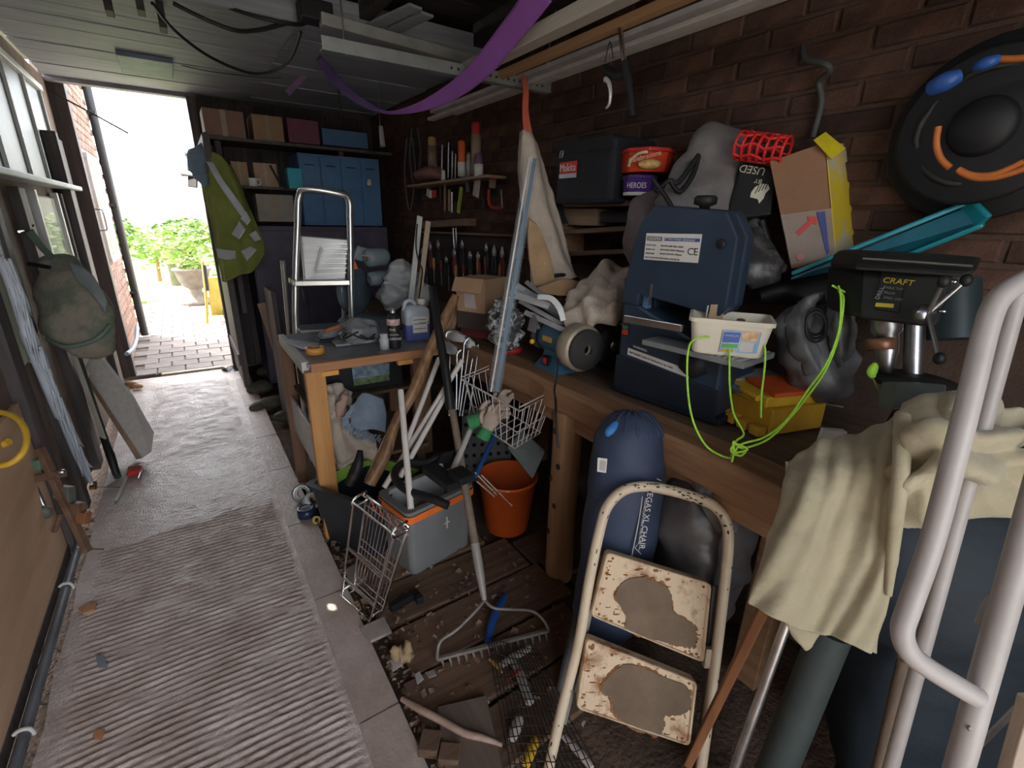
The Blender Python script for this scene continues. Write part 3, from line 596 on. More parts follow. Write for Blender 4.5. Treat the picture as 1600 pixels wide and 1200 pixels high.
# crinkled clear bag, red tin lid
bgp = [(D(775, 545, 2.05)+V((.02, 0, 0)), .02, .02), (D(785, 535, 2.05), .06, .05), (D(788, 510, 2.06), .07, .055), (D(786, 485, 2.08), .05, .04), (D(780, 468, 2.1), .015, .015)]
one('clear_bag', bl(bgp, 6, .05, 22, 28), mat('clear crinkled film', (.05, .05, .05), .1, c2=(.55, .56, .56), lo=.5, hi=.62, scale=26, bump=1., bscale=34, coat=.8), 'shiny crinkled clear plastic bag on the bench behind the clear tube', 'bag')
tl = P(797, 548, z=BT); t = thing('paint_tin', 'black tin with red base rim under the crinkled clear bag', 'tin', tl)
link('tin_body', MB().lathe([(.05, .02), (.052, .03), (.052, .075), (.045, .08), (.001, .08)], 20, tl), M_black, t); link('rim', MB().lathe([(.001, 0), (.058, 0), (.058, .022), (.05, .024)], 20, tl), M_red, t)
# cardboard box with open side
q = [D(716, 478, 2.42), D(750, 490, 2.36), D(762, 437, 2.40), D(735, 441, 2.46)]
bx = MB(); 
cb0 = P(745, 500, z=BT+.08); ca = (D(752, 494, 2.3)-D(715, 480, 2.36)); ca.z = 0; ca.normalize(); cbv = UZ.cross(ca)*1
q0 = D(714, 485, 2.36)
t = thing('cardboard_box', 'brown cardboard box with taped flaps on the far end of the bench', 'box', q0)
hb = .16; L_ = .17; Wd = .20; tilt = V((.0, .08, 1)).normalized()
link('body', MB().hexa([q0, q0+ca*L_, q0+ca*L_+tilt*hb, q0+tilt*hb], cbv*Wd), M_card, t, bevel=.003)
link('flap', MB().hexa([q0+ca*L_+tilt*hb, q0+tilt*hb, q0+tilt*hb*.62-cbv*.035, q0+ca*L_+tilt*hb*.62-cbv*.035], V((0, 0, .004))), M_card, t)
link('tape', MB().hexa([q0+ca*.05+tilt*.02-cbv*.001, q0+ca*.12+tilt*.02-cbv*.001, q0+ca*.11+tilt*.09-cbv*.001, q0+ca*.05+tilt*.09-cbv*.001], -cbv*.001), mat('pale tape', (.42, .36, .34), .4), t)
one('dark_box', MB().hexa([q0-UZ*.085, q0+ca*.22-UZ*.085, q0+ca*.22, q0], cbv*.24), mat('dark card', (.06, .045, .04), .8), 'dark box under the brown cardboard box on the bench', 'box', bevel=.004)
# ================================================================ slatted table with tools, and the far end
M_orwood = wood('orange varnished timber', (.46, .21, .065), (.62, .31, .11), axis=2, rough=.5)
M_orwoodx = wood('orange varnished rail', (.36, .16, .07), (.50, .25, .11), axis=0, rough=.5)
M_wht = mat('greyed white board', (.55, .53, .50), .6, var=.08)
TT = .89; TX0, TX1, TY0, TY1 = .36, .97, 2.12, 2.74
t = thing('side_table', 'orange wooden table with open frame beside the concrete path', 'table', (.66, 2.43, 0))
link('table_top', MB().box((.665, 2.43, TT-.012), (.60, .62, .02)), mat('grey table top', (.20, .21, .23), .45, var=.3, scale=9), t, bevel=.002)
link('front_rail', MB().box((.675, TY0-.004, TT-.02), (.60, .03, .04)), M_orwoodx, t, bevel=.003)
link('side_rail', MB().box((TX0, 2.44, TT-.022), (.03, .60, .05)), M_wht, t, bevel=.003)
for x, y, wd in ((TX0+.03, TY0, .082), (TX0+.01, TY1, .06), (TX1-.02, TY0+.22, .05), (TX1-.02, TY1, .05)): link('leg', MB().box((x, y, TT/2-.02), (wd, .045, TT-.03)), M_orwood if y < 2.2 else wood('brown leg', (.16, .08, .05), (.26, .14, .08), axis=2), t, bevel=.004)
link('side_panel', MB().box((TX0+.004, 2.42, .45), (.012, .56, .21)), mat('dull white sheet', (.46, .44, .42), .5), t, bevel=.002)
link('shelf', MB().box((.665, 2.46, .33), (.56, .54, .018)), M_oldtop, t)
link('shelf', MB().box((.665, 2.56, .60), (.56, .34, .014)), M_oldtop, t)
for x in (.45, .80): link('orange_catch', MB().box((x, TY0-.012, TT-.050), (.075, .03, .022)), mat('orange catch', (.70, .32, .08), .5), t, bevel=.002)
# black storage box with a picture on it
t = thing('storage_box', 'black box with a landscape picture under the table top', 'box', (.68, 2.52, .607))
link('body', MB().box((.66, 2.57, .72), (.50, .26, .225)), M_black, t, bevel=.005)
pq = [P(x, y, y=2.438) for x, y in ((553, 603), (608, 594), (608, 567), (549, 570))]
pp = link('picture', MB().prism(pq, (0, -.002, 0)), mat('landscape print', (.05, .10, .04), .5, c2=(.28, .32, .16), scale=26), t)
link('sky', MB().prism([pq[3]*.35+pq[0]*.65, pq[2]*.35+pq[1]*.65, pq[2], pq[3]], (0, -.003, 0)), mat('sky print', (.10, .16, .26), .5, c2=(.34, .42, .46), scale=22), pp)
# drop cloths
M_drop = mat('paint-stained dust sheet', (.46, .38, .30), .95, c2=(.60, .53, .44), scale=4, bump=.4, bscale=50)
def dsh(L, dep): return [[D(x, y, dd_) for (x, y), dd_ in zip(r, q)] for r, q in zip(L, dep)]
G = dsh([[(490, 606), (515, 602), (535, 600), (548, 612)], [(490, 640), (512, 640), (530, 635), (552, 640)], [(494, 680), (515, 675), (545, 668), (585, 690)], [(498, 715), (522, 712), (555, 705), (590, 705)], [(502, 742), (525, 735), (560, 722), (598, 705)]],
        [[2.45, 2.40, 2.40, 2.44], [2.40, 2.33, 2.34, 2.38], [2.38, 2.31, 2.30, 2.32], [2.37, 2.30, 2.29, 2.32], [2.40, 2.36, 2.36, 2.40]])
t = thing('dust_sheet', 'crumpled beige dust sheet stuffed under the orange table', 'dust sheet', P(540, 720, y=2.3))
link('cloth', MB().sheet(G, 9, .030, 14, fold=lambda u, v: .012*math.sin(u*16+3*math.sin(v*5))*v), M_drop, t, solid=.004)
G = dsh([[(490, 604), (503, 600), (520, 604)], [(493, 630), (508, 628), (524, 625)], [(496, 655), (506, 660), (516, 652)]], [[2.36, 2.32, 2.33], [2.33, 2.28, 2.30], [2.34, 2.31, 2.32]])
link('fold', MB().sheet(G, 7, .02, 18), M_drop, t, solid=.004)
one('pink_rag', bl([(D(540, 612, 2.36), .01, .01), (D(537, 622, 2.34), .025, .02), (D(532, 640, 2.33), .03, .02), (D(528, 652, 2.33), .01, .01)], 5, .02, 25), mat('pinkish cloth', (.50, .33, .26), .95, bump=.4), 'small pink rag between the beige dust sheet and blue mitt', 'rag')
M_mitt = mat('blue microfibre', (.20, .27, .35), .95, c2=(.27, .34, .42), scale=14, bump=.3, sheen=.4)
mt = thing('cleaning_mitt', 'blue cleaning mitt with looped fringe on the beige dust sheet', 'mitt', D(575, 690, 2.28))
G = dsh([[(552, 640), (567, 615), (598, 625)], [(550, 660), (575, 645), (603, 648)], [(560, 675), (580, 670), (602, 675)]], [[2.29, 2.28, 2.30], [2.26, 2.24, 2.27], [2.26, 2.25, 2.28]])
link('pad', MB().sheet(G, 6, .004, 20), M_mitt, mt, solid=.014)
fr = MB(); random.seed(2); ed = spline([D(552, 632, 2.27), D(545, 645, 2.26), D(540, 655, 2.255), D(550, 668, 2.25), D(570, 678, 2.25), D(592, 682, 2.26)], 14)
for p in ed:
    for q in range(2):
        o = p+RIGHT*random.uniform(-.006, .012)+UP*random.uniform(-.012, .008); e = o-RIGHT*random.uniform(.004, .02)*(1 if p == ed[0] else .6)-UP*random.uniform(.01, .022)-FWD*.01
        fr.tube([o, (o+e)/2-FWD*.008, e, (o+e)/2-FWD*.002+UP*.004], .0032, 5, 2)
link('fringe', fr, M_mitt, mt, kind='stuff')
# ---------------------------------------------------------------- crate, cool box, bucket and company
def tubat(Np, Lp, Rp, h, r, taper, th, rim):
    a = Rp-Np; b = Lp-Np; a.z = b.z = 0; hx, hy = a.length/2, b.length/2; a.normalize(); b = (b-a*b.dot(a)).normalized()
    c = (Lp+Rp)/2; c.z = Np.z-h; return c, a, b, hx, hy
M_crate = mat('black crate plastic', (.03, .035, .042), .38, var=.25)
M_green = mat('lime green lining', (.26, .50, .06), .5, c2=(.34, .60, .09))
n_, l_, r_ = P(562, 800, z=.31), P(499, 747, z=.31), P(651, 745, z=.31)
r_ = n_+(P(600, 690, z=.31)-l_)*.85
c, a, b, hx, hy = tubat(n_, l_, r_, .31, .02, .2, .01, .01)
c.z = -.028
t = thing('storage_crate', 'black plastic crate with lime green inside by the table leg', 'crate', c)
link('body', opentub(c, a, b, hx, hy, .335, .03, .16, .012, .014), M_crate, t)
link('lining', MB().loft([rrect(c+UZ*z, a, b, hx*k-.012, hy*k-.012, .03) for z, k in ((.03, .86), (.15, .92), (.325, .99))], False), M_green, t)
CC, CA, CB = c.copy(), a.copy(), b.copy()
for i, (px, py, px2, py2) in enumerate(((563, 704, 552, 748), (556, 722, 545, 757))): one('rubber_glove', MB().tube([D(px, py, 2.02), D((px+px2)/2+2, (py+py2)/2, 2.0), D(px2, py2, 2.0)], [.012, .022, .02], 10, 4), M_black, ('black rubber tool standing up in the green lined crate', 'shorter black rubber tool lying in the green lined crate')[i], 'tool')
# cool box
n_, l_, r_ = P(640, 803, z=.33), P(588, 770, z=.33), P(742, 755, z=.33)
c, a, b, hx, hy = tubat(n_, l_, r_, .33, .02, .1, .02, .01); c.z = -.004
M_cool = mat('grey cool box plastic', (.20, .205, .20), .5, var=.08)
M_rimor = mat('orange band', (.85, .17, .03), .45)
t = thing('cool_box', 'grey open cool box with orange band round its rim', 'cool box', c)
link('body', opentub(c, a, b, hx, hy, .335, .03, .08, .022, .006), M_cool, t)
link('band', MB().loft([rrect(c+UZ*z, a, b, hx+.008, hy+.008, .032) for z in (.285, .290, .312, .316)], False, False), M_rimor, t, solid=.003)
link('lining', MB().loft([rrect(c+UZ*z, a, b, hx*k-.022, hy*k-.022, .03) for z, k in ((.05, .93), (.333, 1.))], False), mat('pale grey lining', (.42, .42, .40), .5), t)
mk = c-b*(hy+.003)+UZ*.20+a*.02
link('star_mark', MB().hexa([mk-a*.003-UZ*.03, mk+a*.003-UZ*.03, mk+a*.003+UZ*.03, mk-a*.003+UZ*.03], b*.004).hexa([mk-a*.015-UZ*.003, mk+a*.015-UZ*.003, mk+a*.015+UZ*.003, mk-a*.015+UZ*.003], b*.004), M_labelwhite, t)
BC = c.copy()
# black hose looped in the cool box
one('hose', MB().tube(dd([(700, 790, 1.58), (672, 778, 1.60), (640, 768, 1.66), (620, 752, 1.74), (618, 735, 1.82), (634, 722, 1.92), (665, 722, 1.98), (690, 712, 2.0), (715, 705, 2.02)]), .015, 12, 6), M_black, 'black rubber hose looped over the cool box', 'hose')
for x0, y0, x1, y1, d0, d1 in ((690, 720, 680, 740, 1.95, 1.92), (660, 740, 700, 770, 1.85, 1.78), (700, 745, 720, 760, 1.8, 1.75)):
    one('black_offcut', MB().hexa([D(x0, y0, d0), D(x1, y1, d1), D(x1+22, y1-8, d1+.05), D(x0+22, y0-8, d0+.05)], UZ*.03), M_black, 'black plastic piece in the cool box, %s' % ('farthest in', 'in the middle', 'by the rake handle')[[690, 660, 700].index(x0)], 'offcut', bevel=.003)
# chrome wire rack leaning on the cool box
wr_ = thing('wire_rack', 'folded chrome wire rack leaning against the cool box', 'rack', P(575, 945, z=0))
A0, A1, A2, A3 = P(552, 918, z=.012), P(597, 958, z=.012), D(637, 822, 1.535), D(574, 775, 1.70)
off = (A1-A0).cross(A3-A0).normalized()*.055; off = -off if off.y > 0 else off
def quadwire(q, r, m, nm, n=0, mcols=0):
    link(nm, MB().tube(q, r, 8, 0, True), m, wr_)
link('frame', MB().tube(spline([A0, A0*.5+A3*.5, A3, A3*.5+A2*.5, A2, A2*.5+A1*.5, A1, A1*.5+A0*.5], 1, True), .0055, 8, 1, True), M_chrome, wr_)
B0, B1, B2, B3 = [p+off for p in (A0, A1, A2, A3)]
link('frame', MB().tube([B0, B3, B2, B1], .0045, 8, 1, True), M_chrome, wr_)
for p, q in ((A0, B0), (A1, B1), (A2, B2), (A3, B3)): link('hinge_ring', MB().tube([p-(p-q)*.3+V((0, 0, .012)), p+V((0, 0, .02)), q+V((0, 0, .012)), q-V((0, 0, .012)), p-V((0, 0, .015))], .004, 6, 3, True), M_chrome, wr_)
for i in range(1, 11):
    k = i/11; link('wire', MB().tube([A0.lerp(A1, k), A3.lerp(A2, k)], .0022, 6), M_chrome, wr_)
for k in (.08, .16, .42, .5, .58, .84, .92): link('wire', MB().tube([A0.lerp(A3, k), A1.lerp(A2, k)], .0024, 6), M_chrome, wr_)
for k in (.22, .56): link('plastic_tube', MB().tube([B0.lerp(B3, k), B1.lerp(B2, k)], .006, 8), M_chrome, wr_)
for j in range(5): link('red_wire', MB().tube([A3.lerp(A2, .1+.2*j)-V((0, 0, .01)), A3.lerp(A2, .2+.2*j)-V((0, 0, .04))], .002, 6), mat('orange red coating', (.6, .12, .05), .5), wr_)
# bucket
bc = V((1.165, 1.74, -.004)); t = thing('bucket', 'orange plastic bucket under the workbench', 'bucket', bc)
link('body', MB().lathe([(.001, 0), (.105, 0), (.108, .004), (.145, .285), (.152, .286), (.152, .30), (.142, .30), (.104, .012), (.001, .012)], 36, bc), mat('orange bucket plastic', (.62, .10, .015), .5, var=.12), t)
link('handle', MB().tube([bc+V((-.152*math.cos(q+.35), -.152*math.sin(q+.35)*.98, .285+.012*math.sin(q*1.0))) for q in [math.pi*i/14*1.0 for i in range(15)]], .003, 6), M_steel, t)
for i, (x, y, x1, y1) in enumerate(((742, 738, 785, 782), (752, 742, 800, 790), (745, 752, 775, 778))): one('thin_stick', MB().tube([D(x, y, 2.2), D(x1, y1, 2.28)], .004, 6), mat('pale stick', (.5, .42, .34), .7), ('thin pale stick in the bucket, longest of three', 'thin pale stick in the bucket, leaning farthest over', 'thin pale stick in the bucket, shortest of three')[i], 'stick', group='thin sticks in the bucket')
one('blue_stick', MB().tube([D(775, 677, 2.4), D(742, 745, 2.2)], .011, 10), mat('blue plastic', (.02, .10, .30), .45), 'blue plastic rod left of the orange bucket', 'rod')
G0 = [D(792, 700, 2.42), D(832, 750, 2.30), D(853, 705, 2.34), D(815, 672, 2.46)]
one('plastic_cover', MB().hexa(G0, FWD*.035), mat('grey green plastic', (.24, .29, .28), .5), 'grey green plastic cover tipped behind the orange bucket', 'lid', bevel=.012, seg=3)
# perforated black panel behind
pb = [D(722, 755, 2.55), D(800, 745, 2.55), D(795, 640, 2.62), D(722, 640, 2.62)]
t = thing('perforated_panel', 'black panel full of round holes behind the rake handle', 'panel', pb[0])
link('plate', MB().hexa(pb, FWD*.02), mat('dark grey sheet', (.045, .045, .045), .5), t)
hm = MB(); pn = (pb[1]-pb[0]).cross(pb[3]-pb[0]).normalized(); pn = pn if pn.dot(FWD) < 0 else -pn
for i in range(6):
    for j in range(7): hm.lathe([(.0001, .0012), (.011, .001), (.011, 0)], 10, pb[0].lerp(pb[1], (i+.5)/6).lerp(pb[3].lerp(pb[2], (i+.5)/6), (j+.5)/7), pn)
link('hole', hm, mat('hole black', (.004, .004, .004), .9), t, kind='stuff')
# ---------------------------------------------------------------- long things standing in the crate
M_bark = wood('bark brown', (.10, .045, .02), (.36, .20, .095), axis=2, rough=.4)
b0, b1 = D(577, 757, 1.97), D(712, 462, 2.16)
br = MB().tube([b0, b0.lerp(b1, .15)+RIGHT*.008, b0.lerp(b1, .3)-RIGHT*.006, b0.lerp(b1, .5)+RIGHT*.006, b0.lerp(b1, .72)-RIGHT*.006, b0.lerp(b1, .9), b1], [.025, .027, .022, .025, .021, .022, .017], 14, 6)
for p in br.v: p += V((1, 1, .3))*.006*noise.noise(p*14)
one('branch', br, M_bark, 'thick brown bark covered branch leaning out of the crate', 'branch')
one('grooved_batten', MB().rod(D(692, 545, 2.38), D(738, 432, 2.52), .035, .03, up=FWD).rod(D(686, 548, 2.36), D(731, 434, 2.50), .012, .03, up=FWD), wood('tan batten', (.22, .13, .07), (.34, .22, .14), axis=2), 'grooved brown batten leaning beside the brown cardboard box', 'batten', bevel=.002)
one('black_pole', MB().tube([D(676, 450, 2.22), D(683, 500, 2.12), D(697, 585, 2.05), D(704, 640, 2.04)], .019, 10, 4), M_black, 'black pole leaning in front of the golf clubs', 'pole')
M_conduit = mat('white conduit', (.66, .61, .56), .5, var=.05)
for i, (x0, y0, d0, x1, y1, d1) in enumerate(((642, 795, 1.62, 626, 610, 1.80), (573, 752, 1.98, 632, 622, 2.12), (632, 700, 2.0, 686, 560, 2.22), (600, 762, 1.95, 722, 563, 2.16), (625, 745, 1.9, 703, 605, 2.12), (697, 760, 1.8, 735, 670, 2.1), (688, 726, 1.93, 690, 748, 1.9))):
    lb_ = ('white plastic conduit standing nearly upright in the cool box', 'white plastic conduit lying along the brown branch', 'white plastic conduit right of the branch, pointing at the black pole', 'longest white plastic conduit, ending under the golf clubs', 'white plastic conduit crossing behind the rake handle', 'pale wooden handle running from the cool box to the gloves', 'short white conduit end poking out of the cool box')[i]
    one('conduit', MB().tube([D(x0, y0, d0), D(x1, y1, d1)], .0115 if i != 5 else .013, 10), M_conduit, lb_, 'conduit', group='white conduit lengths')
# golf clubs
M_club = mat('club steel', (.55, .55, .56), .22, 1., var=.1)
def club(hx, hy, d, fx, fy, d2, flip, lab, k=1.):
    h = D(hx, hy, d); f = D(fx, fy, d2); t = thing('golf_club', lab, 'golf club', f, 'golf clubs behind the wire basket')
    link('shaft', MB().tube([f, f.lerp(h, .93)], [.005, .0065], 8), M_club, t)
    r = RIGHT*flip; base = f.lerp(h, .93)
    link('hosel', MB().tube([base, h-UP*.008+r*.006, h+r*.02+UP*.004], [.0075, .008, .008], 8, 3), M_club, t)
    k *= 1.35; o = h+r*.012; pts = [o-UP*.022, o+r*-.050*k-UP*.014, o+r*-.075*k+UP*.010, o+r*-.07*k+UP*.034, o+r*-.045*k+UP*.044, o+r*-.01+UP*.014]
    hd = link('head', MB().prism(pts, FWD*.014), M_club, t, bevel=.004)
    link('face_rim', MB().tube([p-FWD*.002 for p in pts[1:]], .0045, 6, 3), mat('bright chrome', (.85, .85, .86), .12, 1., var=0), hd)
club(726, 530, 2.33, 716, 640, 2.33, 1, 'golf iron with the brightest head, topmost of the clubs')
club(714, 548, 2.28, 713, 640, 2.28, 1, 'golf iron with dull head, nearest the black pole', 1.)
club(742, 540, 2.40, 722, 650, 2.40, 1, 'golf iron whose head is hidden behind the others', .7)
for i, (x, y, x2) in enumerate(((703, 545, 702), (732, 548, 718), (748, 540, 733))): one('golf_shaft', MB().tube([D(x, y, 2.36), D(x2, 650, 2.34)], .0055, 8), M_club, ('golf shaft nearest the black pole', 'golf shaft between the two chrome heads', 'golf shaft farthest from the black pole')[i], 'shaft', group='golf shafts behind the wire basket')
one('red_case', MB().hexa([D(720, 540, 2.62), D(790, 545, 2.55), D(790, 500, 2.6), D(720, 500, 2.65)], FWD*.06), mat('dark red plastic', (.25, .03, .04), .5), 'dark red case on the bench behind the golf clubs', 'case', bevel=.006)
# ---------------------------------------------------------------- white wire basket on the bench edge, gloves
M_wire = mat('white coated wire', (.72, .66, .62), .4, var=.05)
W = [P(722, 594, z=.80), P(812, 642, z=.81), P(870, 612, z=.82), P(782, 569, z=.83)]
cw = (W[0]+W[1]+W[2]+W[3])/4; lowc = [cw+(p-cw)*.72-UZ*.20 for p in W]
wb = thing('wire_basket', 'white wire basket hanging at the workbench edge', 'basket', cw-UZ*.2)
link('rim', MB().tube(W, .004, 8, 1, True), M_wire, wb)
link('rim', MB().tube([p+UZ*.015 for p in W[:1]]+[W[3]+UZ*.015]+[W[2]+UZ*.015, W[1]+UZ*.015], .0025, 6, 1), M_wire, wb)
link('base_ring', MB().tube(lowc, .0032, 8, 1, True), M_wire, wb)
for e in range(4):
    p0, p1, q0, q1 = W[e], W[(e+1) % 4], lowc[e], lowc[(e+1) % 4]
    nw = 8 if e % 2 == 0 else 6
    for i in range(nw):
        k = (i+.5)/nw; link('wire', MB().tube([p0.lerp(p1, k), q0.lerp(q1, k)], .0019, 6), M_wire, wb)
    if e < 2: link('mid_wire', MB().tube([p0.lerp(q0, .55), p1.lerp(q1, .55)], .0019, 6), M_wire, wb)
for i in range(6):
    k = (i+.5)/6; link('base_wire', MB().tube([lowc[0].lerp(lowc[1], k), lowc[3].lerp(lowc[2], k)], .0019, 6), M_wire, wb)
M_glove = mat('tan leather', (.36, .27, .21), .85, c2=(.48, .38, .30), scale=10, bump=.3)
def glove(px, py, d, ang, lab, k=1.):
    o = D(px, py, d); u = (RIGHT*math.cos(ang)+UP*math.sin(ang)); s_ = UP*math.cos(ang)-RIGHT*math.sin(ang)
    t = thing('work_glove', lab, 'glove', o)
    m = bl([(o, .028*k, .018), (o+u*.04*k, .038*k, .02), (o+u*.08*k, .04*k, .018), (o+u*.095*k, .03*k, .01)], 4, .006, 30, 14, ref=s_)
    for i, L in enumerate((.05, .062, .06, .045)):
        st = o+u*.085*k+s_*(.027-.018*i)*k; bend = -FWD*.0+s_*random.uniform(-.01, .01)
        m.tube([st-u*.01, st+u*L*.5*k+bend-UP*.004, st+u*L*k-UP*.014], [.0115*k, .011*k, .007*k], 8, 3)
    m.tube([o+s_*.03*k+u*.02, o+s_*.052*k+u*.045*k, o+s_*.056*k+u*.075*k], [.012*k, .011*k, .008*k], 8, 3)
    link('hand', m, M_glove, t)
    link('cuff', MB().tube([o-u*.045*k, o-u*.02*k, o+u*.006], [.034*k, .032*k, .029*k], 14, 3), mat('green cuff', (.04, .22, .08), .8, bump=.3), t)
glove(748, 655, 2.05, .35, 'tan work glove with green cuff below the white wire basket'); glove(760, 672, 2.02, 1.1, 'second tan glove folded up inside the wire basket corner', .9); glove(775, 640, 2.12, .9, 'tan glove inside the white wire basket', .8)
# clear tube leaning over the basket
M_clear = mat('clear acrylic', (.80, .86, .88), .08, var=0., alpha=.09, coat=.4)
a0, a1 = D(772, 612, 1.93), D(832, 248, 1.98)
t = thing('clear_tube', 'long clear plastic tube leaning in front of the hanging sack', 'tube', a0)
link('wall', MB().tube([a0, a1], .027, 24, caps=False), M_clear, t, solid=.003)
link('inner_tube', MB().rod(a0+RIGHT*.010, a1+RIGHT*.010, .016, .010, up=FWD), mat('blue clear acrylic', (.08, .17, .27), .12, var=.1), t, bevel=.002)
link('edge_highlight', MB().rod(a0-FWD*.01-RIGHT*.012, a1-FWD*.01-RIGHT*.012, .006, .003, up=FWD), mat('painted edge highlight', (.75, .75, .74), .25), t)  # pale strip put in as the highlight along the tube edge
# ---------------------------------------------------------------- tape rolls beside the table leg
def roll(c, ax, r, w, m, mi, name, lab):
    t = thing(name, lab, 'tape', V(c)-UZ*r); ax = V(ax).normalized()
    link('tape', MB().lathe([(r*.62, -w/2), (r, -w/2), (r, w/2), (r*.62, w/2), (r*.62, -w/2)], 28, c, ax), m, t); link('core', MB().lathe([(r*.62, -w/2), (r*.54, -w/2), (r*.54, w/2), (r*.62, w/2)], 28, c, ax), mi, t)
M_silver = mat('silver tape', (.42, .42, .42), .3, .6, var=.1); M_core = mat('card core', (.45, .33, .22), .8)
roll(P(472, 770, z=.05), (-.3, -.9, .45), .05, .045, M_silver, M_labelwhite, 'tape_roll', 'silver tape roll standing by the table leg')
roll(P(487, 783, z=.035), (.5, -.6, .7), .045, .05, mat('white tape', (.6, .62, .66), .4), M_core, 'tape_roll', 'white tape roll leaning on the silver tape roll')
roll(P(479, 800, z=.025), (0, .1, 1), .045, .05, mat('navy tape', (.02, .03, .07), .3), mat('grey core', (.35, .37, .4), .6), 'tape_roll', 'navy tape roll lying flat by the path edge')
roll(P(494, 812, z=.02), (.2, -.9, .3), .02, .02, mat('yellow tape', (.6, .45, .12), .4), M_core, 'tape_roll', 'small yellow tape roll beside the navy tape roll')
# ---------------------------------------------------------------- on the table
def TP(x, y, dz=0): return P(x, y, z=TT+dz)
roll(TP(492, 547, .016), (0, 0, 1), .042, .030, mat('orange tape', (.75, .33, .08), .4), M_card, 'tape_roll', 'orange and cream tape roll on the table corner')
jg = TP(655, 533); ja = (TP(677, 530)-TP(634, 534)).normalized(); jb = UZ.cross(ja)
t = thing('jerry_can', 'translucent jug half full of blue liquid on the table', 'jug', jg)
def jr(z, kx, ky): return rrect(jg+UZ*z+jb*.05, ja, jb, .066*kx, .05*ky, .018)
link('blue_liquid', MB().loft([jr(.002, .93, .93), jr(.006, .97, .97), jr(.085, .97, .97)]), mat('blue fluid', (.10, .13, .33), .15, var=.05), t)
link('shell', MB().loft([jr(.086, .975, .975), jr(.13, 1, 1), jr(.16, .97, .95), jr(.175, .8, .7), jr(.182, .55, .5)]), mat('milky plastic', (.42, .46, .52), .35, var=.05), t)
link('handle', MB().tube([jg+jb*.05-ja*.058+UZ*.155, jg+jb*.05-ja*.05+UZ*.195, jg+jb*.05-ja*.02+UZ*.205, jg+jb*.05+ja*.005+UZ*.18], .011, 10, 4), MATS['milky plastic'], t)
link('cap', MB().lathe([(.001, 0), (.021, 0), (.021, .028), (.018, .032), (.001, .032)], 18, jg+jb*.05+ja*.035+UZ*.18), M_labelwhite, t)
lq = [jg+jb*-.002+ja*u+UZ*z for u, z in ((-.03, .045), (.045, .045), (.045, .13), (-.03, .13))]
lb2 = link('label', MB().prism(lq, -jb*.001), M_labelwhite, t)
for z in (.02, .045, .066): link('line', MB().prism([lq[0]-jb*.0012+ja*x+UZ*(z+h) for x, h in ((.004, 0), (.07, 0), (.07, .003), (.004, .003))], -jb*.0006), M_ink, lb2)
text(lb2, 'CONCENTRATE', lq[0]+ja*.03+UZ*.049-jb*.002, ja, UZ, .0075, M_ink)
sp = TP(617, 543); t = thing('spray_can', 'black spray can with white print left of the blue jug', 'spray can', sp)
link('can', MB().lathe([(.001, 0), (.030, 0), (.031, .004), (.031, .15), (.024, .165), (.012, .172)], 20, sp), M_black, t); link('nozzle', MB().lathe([(.012, .172), (.013, .18), (.009, .185), (.009, .20), (.001, .20)], 14, sp), mat('silver cap', (.5, .52, .54), .3, .7), t)
link('band', MB().lathe([(.0315, .115), (.0315, .145)], 20, sp), mat('red and white print', (.5, .12, .08), .4, c2=(.6, .6, .6), scale=40), t)
sd_ = (EYE-sp); sd_.z = 0; sd_.normalize(); sr = UZ.cross(sd_)
for i, s_ in enumerate(('THE', 'ORIGINAL', 'GREASE')): text(t, s_, sp+sd_*.0335-sr*.022+UZ*(.09-.022*i), sr, UZ, .016 if i != 1 else .010, M_labelwhite)
one('small_jar', MB().lathe([(.001, 0), (.022, 0), (.024, .05), (.018, .058), (.02, .075), (.001, .076)], 16, TP(601, 545)), mat('pale jar', (.5, .52, .52), .4), 'small pale jar beside the black spray can', 'jar')
# power planer and other tools
c = TP(560, 536)
t = thing('power_planer', 'grey power tool with glossy cover on the table', 'power tool', c)
link('motor', bl([(c+V((-.09, .0, .04)), .02, .02), (c+V((-.05, 0, .045)), .05, .035), (c+V((.03, .0, .05)), .055, .042), (c+V((.09, 0, .04)), .03, .03)], 4, .003, 20, 20, ref=(0, 1, 0)), mat('dark grey tool body', (.10, .11, .12), .3), t)
link('dust_cover', MB().hexa([c+V(p) for p in ((-.02, -.06, .02), (.10, -.06, .02), (.09, -.045, .085), (-.01, -.045, .085))], (0, .09, 0)), mat('glossy grey', (.16, .18, .20), .12), t, bevel=.015, seg=3)
link('sole', MB().box(c+V((0, 0, .008)), (.24, .08, .014)), M_alu, t, bevel=.003)
c = TP(525, 530)
t = thing('sander', 'orange and grey power sander on the left of the table', 'power tool', c)
link('body', bl([(c+V((-.08, -.03, .03)), .02, .015), (c+V((-.04, -.01, .035)), .034, .026), (c+V((.05, .02, .045)), .036, .03), (c+V((.12, .05, .05)), .02, .018)], 4, .002, 20, 18, ref=(0, 1, 0)), mat('tool grey', (.20, .22, .24), .5), t)
link('stripe', MB().tube([c+V((-.06, -.045, .055)), c+V((.0, -.02, .065)), c+V((.08, .01, .07))], .010, 8, 4), mat('dull orange', (.62, .20, .06), .5), t)
link('plate', MB().box(c+V((0, 0, .006)), (.18, .08, .012)), M_black, t, bevel=.003)
one('paper_sheet', MB().sheet([[TP(445, 535, .006), TP(470, 545, .004), TP(485, 548, .006)], [TP(452, 530, .006), TP(482, 534, .008), TP(500, 536, .006)]], 5), mat('grey paper', (.5, .52, .54), .6), 'grey sheet of paper at the left end of the table', 'paper', solid=.002)
